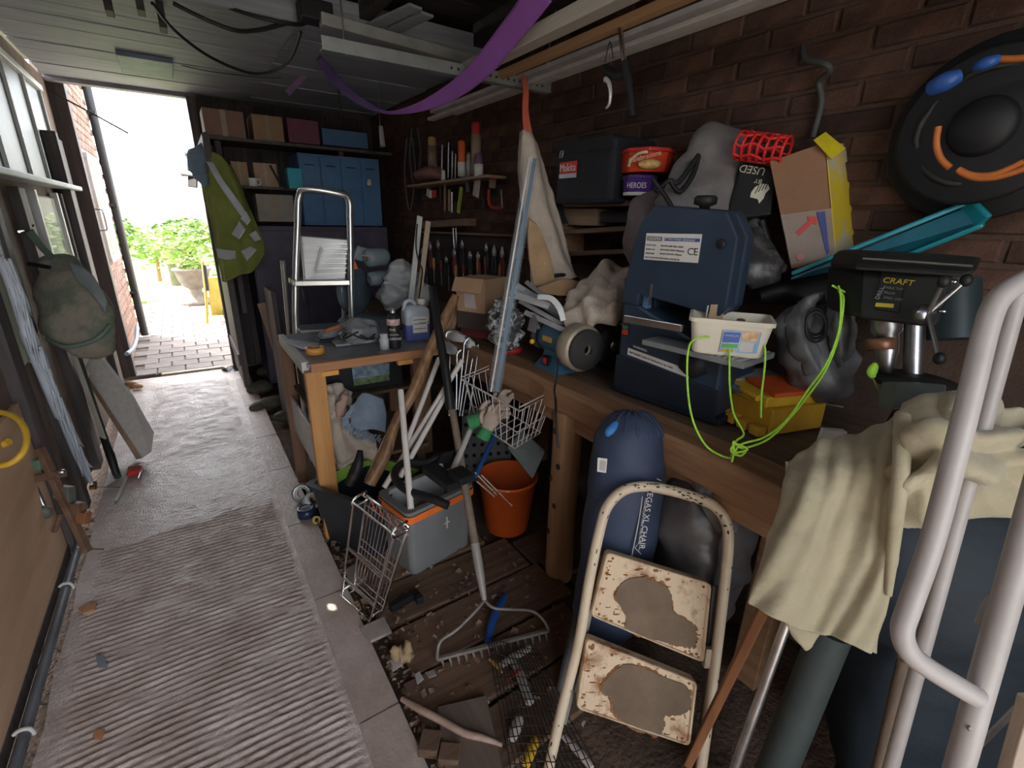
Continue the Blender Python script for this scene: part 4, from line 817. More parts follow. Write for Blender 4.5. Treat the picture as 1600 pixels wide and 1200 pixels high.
G = [[TP(530, 542, .006), TP(560, 548, .01), TP(595, 545, .006), TP(612, 538, .006)], [TP(540, 530, .03), TP(570, 526, .09), TP(600, 526, .05), TP(615, 526, .02)], [TP(535, 518, .06), TP(565, 505, .13), TP(595, 508, .10), TP(612, 515, .02)]]
one('grey_cloth', MB().sheet([[p+V((0, .14, -.0)) for p in r] for r in G], 6, .02, 16), mat('grey cloth', (.30, .31, .31), .9, bump=.3), 'grey cloth bundled behind the power tool on the table', 'cloth', solid=.004)
one('cable_tangle', MB().tube([TP(560+26*math.cos(i*1.1), 522+8*math.sin(i*1.7), .06+.03*math.sin(i)) for i in range(14)], .004, 6, 4), M_black, 'black cable tangled over the tools on the table', 'cable')
# ================================================================ far end of the workshop
M_alub = mat('brushed aluminium', (.66, .67, .67), .3, .9, var=.08)
def LP(x, y, yy): return P(x, y, y=yy)
# aluminium step ladder behind the table
ly = 2.98
t = thing('step_ladder', 'aluminium step ladder standing behind the orange table', 'ladder', (.58, ly, 0))
lf, rf_ = LP(463, 525, ly), LP(552, 525, ly-.1)
tl, tr = LP(466, 300, ly+.02), LP(546, 308, ly-.08)
bl_, br_ = V((lf.x-.0, ly, 0)), V((rf_.x+.02, ly-.1, 0))
link('frame', MB().tube([bl_, lf, lf.lerp(tl, .8), tl-UZ*.02+RIGHT*.005, tl+RIGHT*.05+UZ*.015, tr-RIGHT*.05+UZ*.015, tr-UZ*.02-RIGHT*.003, rf_.lerp(tr, .8), rf_, br_], .019, 12, 5), M_alub, t)
for i, z in enumerate((.28, .56, .84, 1.12)):
    y0 = ly-.02*i*0; link('step', MB().hexa([V((lf.x+.01, ly-.09, z)), V((rf_.x-.01, ly-.17, z)), V((rf_.x-.01, ly+.03, z)), V((lf.x+.01, ly+.08, z))][::-1], (0, 0, .03)), M_alub, t, bevel=.004)
pq = [LP(476, 440, ly-.05), LP(540, 436, ly-.12), LP(544, 374, ly-.08), LP(470, 368, ly)]
pf = link('platform', MB().hexa(pq, (0, .035, 0)), mat('ribbed aluminium', (.62, .62, .60), .35, .7, var=.12, stretch=(1, 1, 6)), t, bevel=.006)
for i in range(7): link('tread', MB().rod(pq[3].lerp(pq[0], .12+.12*i)-V((0, .004, 0)), pq[2].lerp(pq[1], .12+.12*i)-V((0, .004, 0)), .006, .004), M_alub, pf)
link('platform_stay', MB().rod(LP(492, 424, ly-.16), LP(502, 386, ly-.14), .012, .006, up=(0, 1, 0)), M_labelwhite, t)
for x in (lf.x-.01, rf_.x+.02): link('rear_leg', MB().tube([V((x, ly+.38, 0)), V((x, ly+.06, 1.25))], .014, 10), M_alub, t)
# mitre saw on the far end of the table
M_sawg = mat('saw grey blue', (.20, .25, .27), .4, var=.1)
sc_ = V((.85, 2.90, .0)); my = 3.05
t = thing('mitre_saw', 'grey blue mitre saw with orange handle standing behind the table', 'mitre saw', (1.0, my, 0))
ctr = LP(556, 455, my)
link('stand', MB().box((ctr.x+.06, my+.1, .40), (.34, .36, .80)), M_darkwood, t, bevel=.005)
link('turntable', MB().lathe([(.001, 0), (.17, 0), (.17, .05), (.15, .07), (.001, .07)], 28, (ctr.x+.06, my+.06, .80)), M_sawg, t)
link('blade_guard', MB().lathe([(.001, -.02), (.14, -.02), (.15, -.01), (.15, .02), (.14, .03), (.001, .03)], 32, ctr+V((.0, .05, 0)), (.6, -.8, .0)), mat('clear guard', (.10, .13, .16), .15, var=.3), t)
link('blade', MB().lathe([(.02, -.024), (.125, -.024), (.125, -.027), (.02, -.027)], 40, ctr+V((.0, .05, 0)), (.6, -.8, 0)), M_steel, t)
mtr = LP(590, 400, my)
link('motor', MB().lathe([(.02, -.075), (.05, -.07), (.056, -.04), (.056, .05), (.045, .075), (.02, .08)], 20, LP(588, 402, my), (1, .25, .05)), M_sawg, t)
link('lower_motor', MB().lathe([(.02, -.09), (.042, -.085), (.046, -.04), (.046, .06), (.02, .085)], 18, LP(596, 434, my+.02), (1, .2, .05)), M_sawg, t)
link('arm', MB().hexa([LP(552, 405, my+.03), LP(578, 412, my+.03), LP(584, 390, my+.03), LP(560, 384, my+.03)], (0, .05, 0)), M_sawg, t, bevel=.01)
link('handle', MB().loft([[LP(x, y, my-.04) + V((0, dy, 0)) for x, y, dy in r] for r in (((544, 396, 0), (550, 394, 0), (551, 397, .03), (545, 398, .03)), ((547, 408, 0), (554, 406, 0), (555, 408, .04), (548, 410, .04)), ((547, 422, 0), (560, 420, 0), (561, 421, .04), (548, 423, .04)))]), mat('bright orange', (.80, .20, .06), .45), t, bevel=.003)
link('stripe', MB().rod(LP(566, 399, my-.075), LP(577, 400, my-.075), .006, .003, up=(0, 1, 0)), MATS['bright orange'], t)
# plastic bags of oddments
M_milk = mat('milky bag film', (.38, .40, .40), .4, c2=(.52, .53, .52), scale=9, bump=.8, bscale=22)
for x, y, r, lab in ((628, 430, .10, 'milky plastic bag heaped beside the mitre saw, upper one'), (612, 462, .09, 'milky plastic bag low beside the mitre saw, next to the spray can'), (655, 458, .09, 'milky plastic bag behind the two leaning wooden strips')):
    c = LP(x, y, 2.95 if x != 655 else 3.0); one('plastic_bag', bl([(c-UZ*r, .03, .03), (c-UZ*r*.6, r*.9, r*.8), (c, r, r*.9), (c+UZ*r*.6, r*.7, r*.6), (c+UZ*r, .02, .02)], 4, .04, 16, 22), M_milk, lab, 'bag')
# shelf board carrying them
t = thing('side_bench', 'rough dark bench behind the table under the plastic bags', 'bench', (1.4, 3.3, 0))
link('bench_top', MB().box((1.45, 3.35, .80), (.70, 1.4, .04)), M_oldtop, t, bevel=.004)
for x, y in ((1.15, 2.72), (1.15, 4.0), (1.75, 2.72), (1.75, 4.0)): link('leg', MB().box((x, y, .39), (.07, .07, .78)), M_oldwood, t, bevel=.004)
one('wooden_strip', MB().rod(LP(636, 524, 2.56), LP(656, 338, 2.72), .032, .012, up=(0, 1, 0)), mat('white painted strip', (.55, .56, .53), .6), 'white painted wooden strip leaning behind the blue jug', 'strip', bevel=.002)
one('wooden_strip', MB().rod(LP(648, 524, 2.58), LP(669, 346, 2.74), .030, .012, up=(0, 1, 0)), wood('raw pale strip', (.46, .34, .24), (.58, .46, .34)), 'raw pale wooden strip leaning behind the blue jug', 'strip', bevel=.002)
one('thin_cable', MB().tube([LP(652, 350, 2.70), LP(650, 385, 2.665), LP(655, 410, 2.64), LP(660, 425, 2.63), LP(654, 470, 2.60)], .004, 6, 5), M_black, 'thin black cable hanging down the white painted strip', 'cable')
# shelving with boxes, lockers, cupboard
fy = 4.62
t = thing('cupboard', 'dark purple brown cupboard at the far end behind the ladder', 'cupboard', (1.1, 4.95, 0))
M_purple = mat('dark purple brown paint', (.10, .085, .125), .5, var=.2)  # paint lightened to stand in for haze over the far end
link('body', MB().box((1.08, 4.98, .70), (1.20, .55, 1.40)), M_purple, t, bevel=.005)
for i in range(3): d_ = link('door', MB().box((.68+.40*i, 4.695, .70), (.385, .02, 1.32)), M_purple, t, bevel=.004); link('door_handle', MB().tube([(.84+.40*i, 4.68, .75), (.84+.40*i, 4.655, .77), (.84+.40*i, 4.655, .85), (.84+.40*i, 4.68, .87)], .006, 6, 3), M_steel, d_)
t = thing('locker', 'dull blue steel locker standing on the cupboard by the brick wall', 'locker', (1.3, 4.85, 1.41))
M_lock = mat('dull blue steel', (.09, .20, .38), .45, var=.12)  # blue raised as well, in place of the haze
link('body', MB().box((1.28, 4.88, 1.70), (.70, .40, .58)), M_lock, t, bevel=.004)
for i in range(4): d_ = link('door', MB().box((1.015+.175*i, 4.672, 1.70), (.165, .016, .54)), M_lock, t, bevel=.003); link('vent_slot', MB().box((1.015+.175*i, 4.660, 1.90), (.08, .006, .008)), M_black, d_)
one('warning_light', MB().lathe([(.02, 0), (.022, .02), (.018, .045), (.001, .055)], 14, LP(577, 290, 4.55)), mat('cream bulb', (.8, .62, .45), .3), 'small cream bulb in front of the dull blue locker', 'bulb')
t = thing('wall_shelf', 'dark shelf board crossing the far end above the cupboard', 'shelf', (.75, 4.6, 1.72))
link('shelf_board', MB().box((.80, 4.72, 1.695), (.95, .30, .022)), M_darkwood, t, bevel=.003)
link('shelf_board', MB().box((1.02, 4.85, 2.04), (1.45, .42, .025)), M_darkwood, t, bevel=.003)
for x in (.36, .34+.96): link('upright', MB().box((x, 4.72, 1.35 if x < 1 else 1.75), (.04, .06, 1.35 if x < 1 else .60)), M_darkwood, t, bevel=.003)
def fbox(x0, y0, x1, y1, yy, dp, m, lab, nm='cardboard_box', cat='box', flap=True):
    q = [LP(x0, y1, yy), LP(x1, y1, yy), LP(x1, y0, yy), LP(x0, y0, yy)]; zb = q[0].z; q[1].z = zb; q[2].x = q[1].x; q[3].x = q[0].x; q[2].z = q[3].z
    c = (q[0]+q[1])/2; t = thing(nm, lab, cat, c); link('body', MB().hexa(q, (0, dp, 0)), m, t, bevel=.003)
    if flap: link('tape', MB().hexa([q[0].lerp(q[1], .42)+V((0, -.002, 0)), q[0].lerp(q[1], .55)+V((0, -.002, 0)), q[3].lerp(q[2], .55)+V((0, -.002, 0)), q[3].lerp(q[2], .42)+V((0, -.002, 0))], (0, .001, 0)), mat('parcel tape', (.36, .27, .18), .4), t)
    return t
M_card2 = mat('reddish cardboard', (.28, .16, .12), .8, var=.1)
fbox(322, 168, 385, 214, 4.7, .3, M_card2, 'reddish cardboard box high by the doorway')
fbox(398, 178, 445, 221, 4.7, .3, M_card, 'tan cardboard box on the high shelf, right of the reddish box')
fbox(452, 184, 500, 222, 4.7, .3, mat('plum plastic', (.20, .06, .10), .5), 'plum coloured box on the high shelf', 'storage_box', flap=False)
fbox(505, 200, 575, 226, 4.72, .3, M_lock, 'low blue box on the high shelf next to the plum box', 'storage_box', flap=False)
fbox(366, 252, 391, 292, 4.62, .16, M_card, 'narrow cardboard box on the lower far shelf')
fbox(400, 254, 436, 291, 4.60, .16, mat('light cardboard', (.40, .27, .18), .8), 'light brown cardboard box in the middle of the lower far shelf')
fbox(452, 262, 474, 294, 4.50, .10, mat('bright teal plastic', (.02, .38, .50), .4), 'bright teal tub at the end of the lower far shelf', 'tub', 'tub', flap=False)
fbox(405, 303, 462, 346, 4.64, .2, mat('pale cardboard', (.36, .32, .27), .8), 'pale cardboard box under the lower far shelf', flap=True)
t = thing('mug', 'white mug by the narrow cardboard box on the far shelf', 'mug', LP(396, 290, 4.55))
mc = LP(396, 291, 4.55); link('cup', MB().lathe([(.001, 0), (.03, 0), (.034, .06), (.030, .06), (.027, .005), (.001, .005)], 18, mc), M_white, t); link('handle', MB().tube([mc+V((.03, 0, .012)), mc+V((.055, 0, .02)), mc+V((.052, 0, .05)), mc+V((.03, 0, .052))], .005, 6, 3), M_white, t)
one('iron_bar', MB().tube([LP(422, 258, 4.5), LP(440, 290, 4.48), LP(452, 294, 4.47)], .008, 8, 3), M_black, 'bent black bar leaning on the light brown cardboard box', 'bar')
one('plank', MB().rod(LP(408, 474, 4.0), LP(432, 545, 3.9), .055, .03, up=(0, 1, 0)), wood('reddish plank', (.20, .12, .09), (.30, .19, .14)), 'reddish plank leaning by the cupboard left of the ladder', 'plank', bevel=.002)
for i, (x, z0, z1) in enumerate(((.46, 0, 1.0), (.52, 0, .8))): one('dark_board', MB().box((x, 3.75+.3*i, (z0+z1)/2), (.03, .35, z1-z0)), M_darkwood, ('tall dark board leaning between doorway and cupboard', 'short dark board standing before the cupboard')[i], 'board', bevel=.003)
# hi-vis jacket on the door edge
M_hv = mat('dirty hi-vis yellow', (.16, .18, .035), .85, c2=(.23, .26, .055), scale=6, bump=.2)
M_refl = mat('reflective tape', (.50, .51, .52), .35, .3, var=.1)
t = thing('hi_vis_jacket', 'yellow hi-vis jacket with grey reflective bands hanging on the door', 'jacket', (.2, 4.4, 1.1))
def jk(L, d): return [[D(x, y, q) for (x, y), q in zip(r, d)] for r in L]
dj = [3.66, 3.60, 3.57, 3.57, 3.62]
JG = [[(312, 236), (325, 236), (340, 240), (352, 250), (360, 258)], [(316, 290), (332, 292), (352, 296), (370, 300), (380, 300)], [(328, 345), (343, 346), (360, 348), (382, 344), (396, 336)], [(336, 395), (350, 397), (368, 394), (390, 390), (412, 378)], [(345, 440), (358, 440), (374, 428), (394, 426), (414, 396)]]
link('body', MB().sheet(jk(JG, dj), 7, .008, 10, fold=lambda u, v: .02*math.sin(u*14+v)*v), M_hv, t, solid=.006)
def band(L, d, nm): link(nm, MB().sheet([[D(x, y, q) for (x, y), q in zip(r, d)] for r in L], 5, .003, 10), M_refl, t, solid=.004)
band([[(322, 252), (340, 285), (362, 318), (378, 340)], [(333, 252), (350, 282), (372, 312), (386, 334)]], [3.570, 3.540, 3.525, 3.525], 'shoulder_band')
band([[(376, 342), (386, 352)], [(385, 330), (392, 344)]], [3.520, 3.520], 'cuff_band')
band([[(362, 366), (374, 374)], [(374, 345), (384, 358)]], [3.520, 3.520], 'chest_band')
band([[(376, 392), (386, 408)], [(392, 384), (402, 390)]], [3.520, 3.530], 'waist_band')
band([[(389, 366), (398, 378)], [(400, 360), (408, 374)]], [3.520, 3.540], 'sleeve_band')
band([[(338, 388), (352, 390), (368, 392)], [(341, 403), (354, 406), (368, 404)]], [3.570, 3.540, 3.530], 'waist_band')
link('hood', bl([(D(318, 228, 3.690), .03, .03), (D(312, 245, 3.640), .09, .06), (D(315, 270, 3.620), .07, .05), (D(322, 290, 3.600), .02, .02)], 4, .02, 14), mat('blue grey lining', (.16, .22, .28), .9), t)
# bits stuck on the jamb, seen against the light
for i, (x, y, w_, h_) in enumerate(((297, 240, 18, 6), (300, 258, 16, 16), (300, 282, 14, 18), (293, 272, 22, 4))): one('door_hardware', MB().hexa([D(x-w_/2, y+h_/2, 4.3), D(x+w_/2, y+h_/2+2, 4.25), D(x+w_/2, y-h_/2+3, 4.25), D(x-w_/2, y-h_/2, 4.3)], FWD*.02), M_black, ('top dark bolt on the door edge against the light', 'dark square latch on the door edge above the jacket', 'lowest dark latch on the door edge', 'dark bar sticking out of the door edge')[i], 'latch', bevel=.003)
# ================================================================ right wall, far part: tool rack
ty = None
def WP(x, y, off=.10): return P(x, y, x=WX-off)
M_rack = mat('dull brass rail', (.30, .24, .15), .5)
t = thing('tool_rail', 'dull wooden rail carrying cans and tools on the brick wall', 'rail', WP(710, 285, .02))
link('rail', MB().rod(WP(650, 292, .10), WP(775, 276, .10), .16, .018), wood('rail wood', (.22, .15, .09), (.34, .25, .16), axis=1), t, bevel=.002)
for x in (655, 712, 770): link('bracket', MB().rod(WP(x, 290-(x-650)*.12, .02), WP(x, 320-(x-650)*.12, .02), .03, .03, up=(1, 0, 0)), M_black, t)
t = thing('lower_tool_rail', 'brown wooden ledge below the tool rail on the brick wall', 'rail', WP(700, 355, .02))
link('ledge', MB().rod(WP(660, 352, .07), WP(735, 347, .07), .10, .05), wood('brown ledge', (.16, .09, .06), (.26, .16, .10), axis=1), t, bevel=.003)
link('hook_rail', MB().rod(WP(650, 362, .05), WP(800, 368, .05), .03, .012), M_oldwood, t)
def tool(px0, py0, px1, py1, r, m, nm, lab, cat, off=.10, n=10, r1=None, grp=None):
    return one(nm, MB().cyl(WP(px0, py0, off), WP(px1, py1, off), r, r if r1 is None else r1, n), m, lab, cat, grp)
def can(x, yb, yt, r, mb_, mc, lab, capf=.3, nm='can', cat='can', off=.10):
    b, tp = WP(x, yb, off), WP(x, yt, off); b2 = V((b.x, b.y, b.z)); h = tp.z-b.z
    t = thing(nm, lab, cat, b2); link('body', MB().lathe([(.001, 0), (r, 0), (r, h*(1-capf)), (.001, h*(1-capf))], 16, b2), mb_, t)
    link('cap', MB().lathe([(r*.9, h*(1-capf)), (r*.9, h*.96), (r*.5, h), (.001, h)], 16, b2), mc, t); return t
can(722, 276, 219, .030, M_labelwhite, M_orange, 'spray can with tall orange cap on the tool rail', .6)
can(744, 275, 190, .034, mat('tan carton', (.34, .26, .18), .6), M_red, 'tall tan can with red cap on the tool rail', .24)
can(748, 276, 240, .030, M_labelwhite, mat('violet cap', (.16, .08, .16), .5), 'short white can with violet cap, in front of the tall tan can', .45, off=.16)
can(733, 275, 238, .018, mat('grey tube', (.40, .40, .42), .4), M_steel, 'slim grey tube between the orange and tan cans', .15)
can(676, 262, 213, .035, mat('brown bottle', (.22, .16, .12), .5), mat('amber cap', (.45, .28, .10), .5), 'brown bottle at the left of the tool rail', .3)
can(693, 282, 266, .016, M_labelwhite, M_labelwhite, 'tiny white pot on the tool rail', .4, 'pot', 'pot')
one('leather_pouch', bl([(WP(655, 282), .02, .02), (WP(663, 274), .09, .05), (WP(680, 270), .085, .05), (WP(690, 276), .02, .02)], 4, .015, 15), mat('red brown leather', (.22, .10, .08), .7), 'red brown leather pouch lying on the tool rail', 'pouch')
for i, (x, y0, y1) in enumerate(((690, 226, 280), (700, 222, 278), (711, 240, 280), (706, 236, 281))): tool(x, y1, x+1, y0, .005, M_steel, 'file', ('long thin file left of the orange capped can', 'tallest thin file standing on the tool rail', 'short file touching the orange capped can', 'file stub standing highest above the tool rail')[i], 'file', grp='files on the tool rail')
t = thing('folding_rule', 'lime green folding tool hanging from the tool rail', 'rule', WP(718, 335)); link('body', MB().rod(WP(716, 333, .08), WP(721, 292, .08), .035, .015, up=(1, 0, 0)), mat('lime plastic', (.45, .55, .08), .5), t, bevel=.006); link('slot', MB().rod(WP(717, 328, .09), WP(721, 298, .09), .010, .004, up=(1, 0, 0)), mat('olive slot', (.2, .25, .05), .5), t)
one('tag_card', MB().rod(WP(743, 307, .10), WP(747, 275, .10), .075, .008, up=(1, 0, 0)), mat('dusty white card', (.46, .40, .36), .7), 'dusty white card hanging from the tool rail', 'card')
one('scraper', MB().rod(WP(731, 300, .10), WP(730, 275, .10), .05, .006, up=(1, 0, 0)), M_steel, 'steel scraper blade hanging left of the dusty white card', 'scraper')
t = thing('blister_pack', 'red topped packet hanging at the right of the tool rail', 'packet', WP(770, 295)); link('card', MB().rod(WP(769, 294, .08), WP(770, 276, .08), .075, .006, up=(1, 0, 0)), mat('brown card', (.28, .22, .15), .7), t); link('header', MB().rod(WP(770, 282, .09), WP(770.5, 276, .09), .078, .006, up=(1, 0, 0)), M_red, t)
t = thing('hacksaw', 'small red hacksaw hanging below the red topped packet', 'hacksaw', WP(772, 330)); link('frame', MB().tube([WP(764, 296, .08), WP(764, 315, .08), WP(769, 324, .08), WP(783, 325, .08)], .009, 8, 4), M_red, t); link('blade', MB().rod(WP(783, 296, .08), WP(785, 325, .08), .014, .004, up=(1, 0, 0)), M_alu, t)
one('glue_tube', MB().rod(WP(671, 308, .10), WP(672, 296, .10), .07, .03, up=(1, 0, 0)), M_labelwhite, 'white packet with red end on the brick wall below the pouch', 'packet', bevel=.006)
one('red_end', MB().rod(WP(678, 308, .11), WP(679, 297, .11), .02, .03, up=(1, 0, 0)), M_red, 'red stub beside the white packet under the pouch', 'stub', bevel=.003)
for i, (x, y0, y1, c_) in enumerate(((702, 330, 296, M_oldwood), (695, 330, 285, mat('brown handle', (.20, .12, .07), .6)), (706, 332, 300, M_steel), (688, 318, 290, M_black), (755, 326, 308, M_black))): tool(x, y0, x, y1, .010, c_, 'chisel', ('brown handled chisel under the tiny white pot', 'long brown handled chisel below the pouch', 'steel punch beside the lime green folding tool', 'black handled chisel beside the white packet', 'black handle under the dusty white card')[i], 'chisel')
t = thing('spring_clip', 'bright steel clip hanging from the lower tool ledge', 'clip', WP(710, 388)); link('wire', MB().tube([WP(708, 356, .08), WP(709, 378, .08), WP(711, 390, .08), WP(713, 378, .08), WP(712, 356, .08)], .006, 6, 4), M_alu, t)
# the row of dark hand tools on the board beneath
ORD = ('first', 'second', 'third', 'fourth', 'fifth', 'sixth', 'seventh', 'eighth', 'ninth', 'tenth', 'eleventh', 'twelfth')
M_toolred = mat('dark red handle', (.20, .04, .04), .5, var=.2); M_toolblk = mat('black handle', (.03, .03, .035), .5)
def pliers(x, y, m, lab, k=1., grp='pliers on the tool board'):
    o = WP(x, y, .05); t = thing('pliers', lab, 'pliers', o-UZ*.13*k, grp)
    link('jaw', MB().tube([o+V((0, .008, 0)), o+V((0, .012, .03*k)), o+V((0, .002, .065*k))], [.010, .012, .003], 8, 3).tube([o-V((0, .008, 0)), o+V((0, -.012, .03*k)), o+V((0, -.002, .065*k))], [.010, .012, .003], 8, 3), M_steel, t)
    for s_ in (-1, 1): link('handle', MB().tube([o+V((0, .006*s_, 0)), o+V((0, .022*s_, -.05*k)), o+V((0, .016*s_, -.13*k))], [.007, .010, .008], 8, 3), m, t)
random.seed(9)
for i in range(11):
    x = 660+i*12.5; y = 395+random.uniform(-8, 18); pliers(x, y, (M_toolblk, M_toolred, M_toolblk)[i % 3], '%s handled pliers, %s from the left in the row on the tool board' % (('black', 'dark red', 'black')[i % 3], ORD[i]), random.uniform(.85, 1.2))
for i in range(12):
    x = 655+i*11.5; y = 428+random.uniform(-10, 10); o = WP(x, y, .05); t = thing('screwdriver', '%s handled screwdriver, %s from the left in the lower tool row' % (('dark red', 'black', 'wooden')[i % 3], ORD[i]), 'screwdriver', o-UZ*.12, 'screwdrivers on the tool board')
    link('handle', MB().tube([o, o+UZ*.03, o+UZ*.085, o+UZ*.095], [.010, .013, .012, .006], 8, 2), (M_toolred, M_toolblk, M_orwood)[i % 3], t); link('blade', MB().cyl(o, o-UZ*.12, .004, n=6), M_steel, t)
one('tool_board', MB().hexa([P(645, 450, x=WX-.02), P(800, 452, x=WX-.02), P(798, 360, x=WX-.02), P(645, 365, x=WX-.02)], (.02, 0, 0)), mat('dark hardboard', (.05, .035, .03), .85), 'dark hardboard tool board on the brick wall', 'board')
# hanging saws, cables left of the rail
for i, (x, y0, y1, lab) in enumerate(((648, 200, 290, 'looped grey cable hanging left of the brown bottle'), (640, 215, 330, 'looped grey cable nearest the dull blue locker'))): one('cable_loop', MB().tube([WP(x-4, y0, .04), WP(x-8, (y0+y1)/2, .05), WP(x, y1, .05), WP(x+9, (y0+y1)/2, .05), WP(x+4, y0, .04)], .007, 6, 5), mat('grey cable', (.12, .13, .14), .5), lab, 'cable')
t = thing('hanging_torch', 'pale cylinder hanging on a thin cord under the ceiling rail', 'torch', D(597, 228, 3.6)); link('cord', MB().tube([D(592, 112, 3.6), D(593, 185, 3.6), D(595, 200, 3.6)], .004, 6, 3), M_steel, t); link('body', MB().cyl(D(598, 228, 3.6), D(595, 198, 3.6), .020, .016, 14), mat('pale grey plastic', (.42, .44, .46), .4), t)
# ================================================================ right wall, near part: shelf, bags, tubs
sh = thing('tub_shelf', 'old dark wooden shelf holding sweet tubs on the brick wall', 'shelf', (WX-.1, 1.8, 1.5))
link('shelf_board', MB().rod(WP(862, 322, .10), WP(1030, 318, .10), .20, .022), M_oldtop, sh, bevel=.003)
link('shelf_board', MB().rod(WP(862, 365, .10), WP(1005, 357, .10), .20, .022), M_oldtop, sh, bevel=.003)
link('shelf_board', MB().rod(WP(862, 398, .10), WP(1005, 392, .10), .20, .022), M_oldtop, sh, bevel=.003)
for x in (866, 1000): link('upright', MB().hexa([WP(x, 400, .19), WP(x+8, 400, .19), WP(x+8, 312, .19), WP(x, 312, .19)], (.17, 0, 0)), M_oldwood, sh)
def wbox(x0, y0, x1, y1, off, dp, m, nm, lab, cat='box', bevel=.004):
    q = [WP(x0, y1, off), WP(x1, y1, off), WP(x1, y0, off), WP(x0, y0, off)]; z = (q[0].z+q[1].z)/2; zt = (q[2].z+q[3].z)/2
    q = [V((q[0].x, q[0].y, z)), V((q[1].x, q[1].y, z)), V((q[1].x, q[1].y, zt)), V((q[0].x, q[0].y, zt))]
    t = thing(nm, lab, cat, (q[0]+q[1])/2); o = link('body', MB().hexa(q, (dp, 0, 0)), m, t, bevel=bevel); return t, q
wbox(880, 326, 930, 352, .16, .14, wood('drawer front', (.20, .13, .08), (.30, .20, .13), axis=1), 'drawer_box', 'small wooden drawer on the shelf under the black tool bag')
wbox(938, 330, 985, 348, .16, .14, M_black, 'tool_case', 'flat black case on the shelf beside the small wooden drawer', 'case')
# black square tool bag with a red badge
t, q = wbox(866, 218, 952, 318, .30, .26, mat('black nylon', (.012, .013, .018), .75, var=.3), 'tool_bag', 'black nylon tool bag with red badge on the wall shelf', 'bag', .02)
NX = V((-1, 0, 0)); ay = (q[1]-q[0]).normalized()
def onq(q, u, v_): return q[0].lerp(q[1], u).lerp(q[3].lerp(q[2], u), v_)
link('flap', MB().hexa([onq(q, 0, .80)+NX*.004, onq(q, 1, .80)+NX*.004, onq(q, .98, 1.0)+NX*.004, onq(q, .02, 1.0)+NX*.004], (.004, 0, 0)), MATS['black nylon'], t, bevel=.004)
bd = link('badge', MB().hexa([onq(q, .10, .46)+NX*.008, onq(q, .42, .46)+NX*.008, onq(q, .42, .68)+NX*.008, onq(q, .10, .68)+NX*.008], (.004, 0, 0)), M_red, t)
link('badge_strip', MB().hexa([onq(q, .10, .42)+NX*.009, onq(q, .42, .42)+NX*.009, onq(q, .42, .49)+NX*.009, onq(q, .10, .49)+NX*.009], (.004, 0, 0)), mat('grey blue strip', (.40, .43, .50), .5), bd)
text(bd, 'Makita', onq(q, .11, .525)+NX*.010, ay, UZ, .048, M_labelwhite, sx=.9)
link('zip_pull', MB().tube([onq(q, .11, .86)+NX*.008, onq(q, .10, .76)+NX*.012, onq(q, .15, .76)+NX*.012, onq(q, .16, .86)+NX*.008], .004, 6, 1, True), M_alu, t)
for x0, x1 in ((868, 880), (935, 928)): link('strap', MB().sheet([[D(x0, 300, 2.42), D(x0+4, 330, 2.40), D(x1, 352, 2.38)], [D(x0+10, 300, 2.42), D(x0+13, 330, 2.40), D(x1+9, 352, 2.38)]], 5), M_black if x0 < 900 else mat('grey webbing', (.16, .14, .12), .9), t, solid=.003)
# sweet tubs
def octub(x0, y0, x1, y1, off, m, mt, nm, lab):
    q = [WP(x0, y1, off), WP(x1, y1, off), WP(x1, y0, off), WP(x0, y0, off)]; c = (q[0]+q[1])/2; c.z = q[0].z; r = (q[1]-q[0]).length/2; h = q[3].z-q[0].z
    c = c+V((r*.6, 0, 0)); t = thing(nm, lab, 'tub', c)
    link('body', MB().lathe([(.001, 0), (r*.88, 0), (r*.96, h*.80), (r*.97, h*.80)], 8, c, sx=1), m, t, bevel=.01); link('lid', MB().lathe([(r, h*.80), (r*1.03, h*.82), (r*1.03, h*.96), (r*.9, h), (.001, h)], 8, c), mt, t, bevel=.005)
    f = (EYE-c); f.z = 0; f.normalize(); return t, c, r, h, f, UZ.cross(f)
t, c, r, h, f, rt = octub(961, 236, 1024, 272, .24, mat('bright red print', (.62, .06, .02), .35), M_red, 'sweet_tub', 'red octagonal sweet tub with gold lettering on top of the purple one')
link('gold_arc', MB().tube([c+f*r*.97-rt*r*.62+UZ*h*.18, c+f*r*.99-rt*r*.55+UZ*h*.45, c+f*r*1.0-rt*r*.3+UZ*h*.70, c+f*r*1.0-rt*r*.0+UZ*h*.76], .006, 6, 4), M_gold, t)
text(t, 'Celebrations', c+f*r*1.07-rt*r*.62+UZ*h*.30, rt+UZ*.25, UZ, .027, M_gold, sx=.9)
link('sweets_picture', MB().ell(c+f*r*.95+rt*r*.1+UZ*h*.28, r*.42, .012, h*.20, Matrix((rt, f, UZ)).transposed()), mat('sweets print', (.45, .22, .05), .5, c2=(.75, .55, .2), scale=70), t)
t, c, r, h, f, rt = octub(967, 275, 1006, 306, .26, mat('purple print', (.08, .03, .20), .35), mat('deep purple', (.07, .03, .16), .35), 'sweet_tub', 'small purple sweet tub under the red one')
text(t, 'HEROES', c+f*r*1.0-rt*r*.70+UZ*h*.34, rt, UZ, .030, M_labelwhite, sx=.72); link('white_base', MB().lathe([(r*.90, 0), (r*.91, h*.16)], 8, c), M_labelwhite, t)
# grey holdall / rucksack with black panel and red netting
BG = thing('rucksack', 'big grey rucksack with black printed panel behind the bandsaw', 'rucksack', WP(1110, 420, .2))
rk = [(D(1098, 395, 1.80), .21, .07), (D(1104, 350, 1.79), .20, .085), (D(1110, 300, 1.79), .18, .085), (D(1124, 255, 1.80), .135, .075), (D(1130, 220, 1.82), .09, .06), (D(1140, 203, 1.84), .03, .03)]
link('body', bl(rk, 5, .03, 8, 28), M_greyfab, BG)

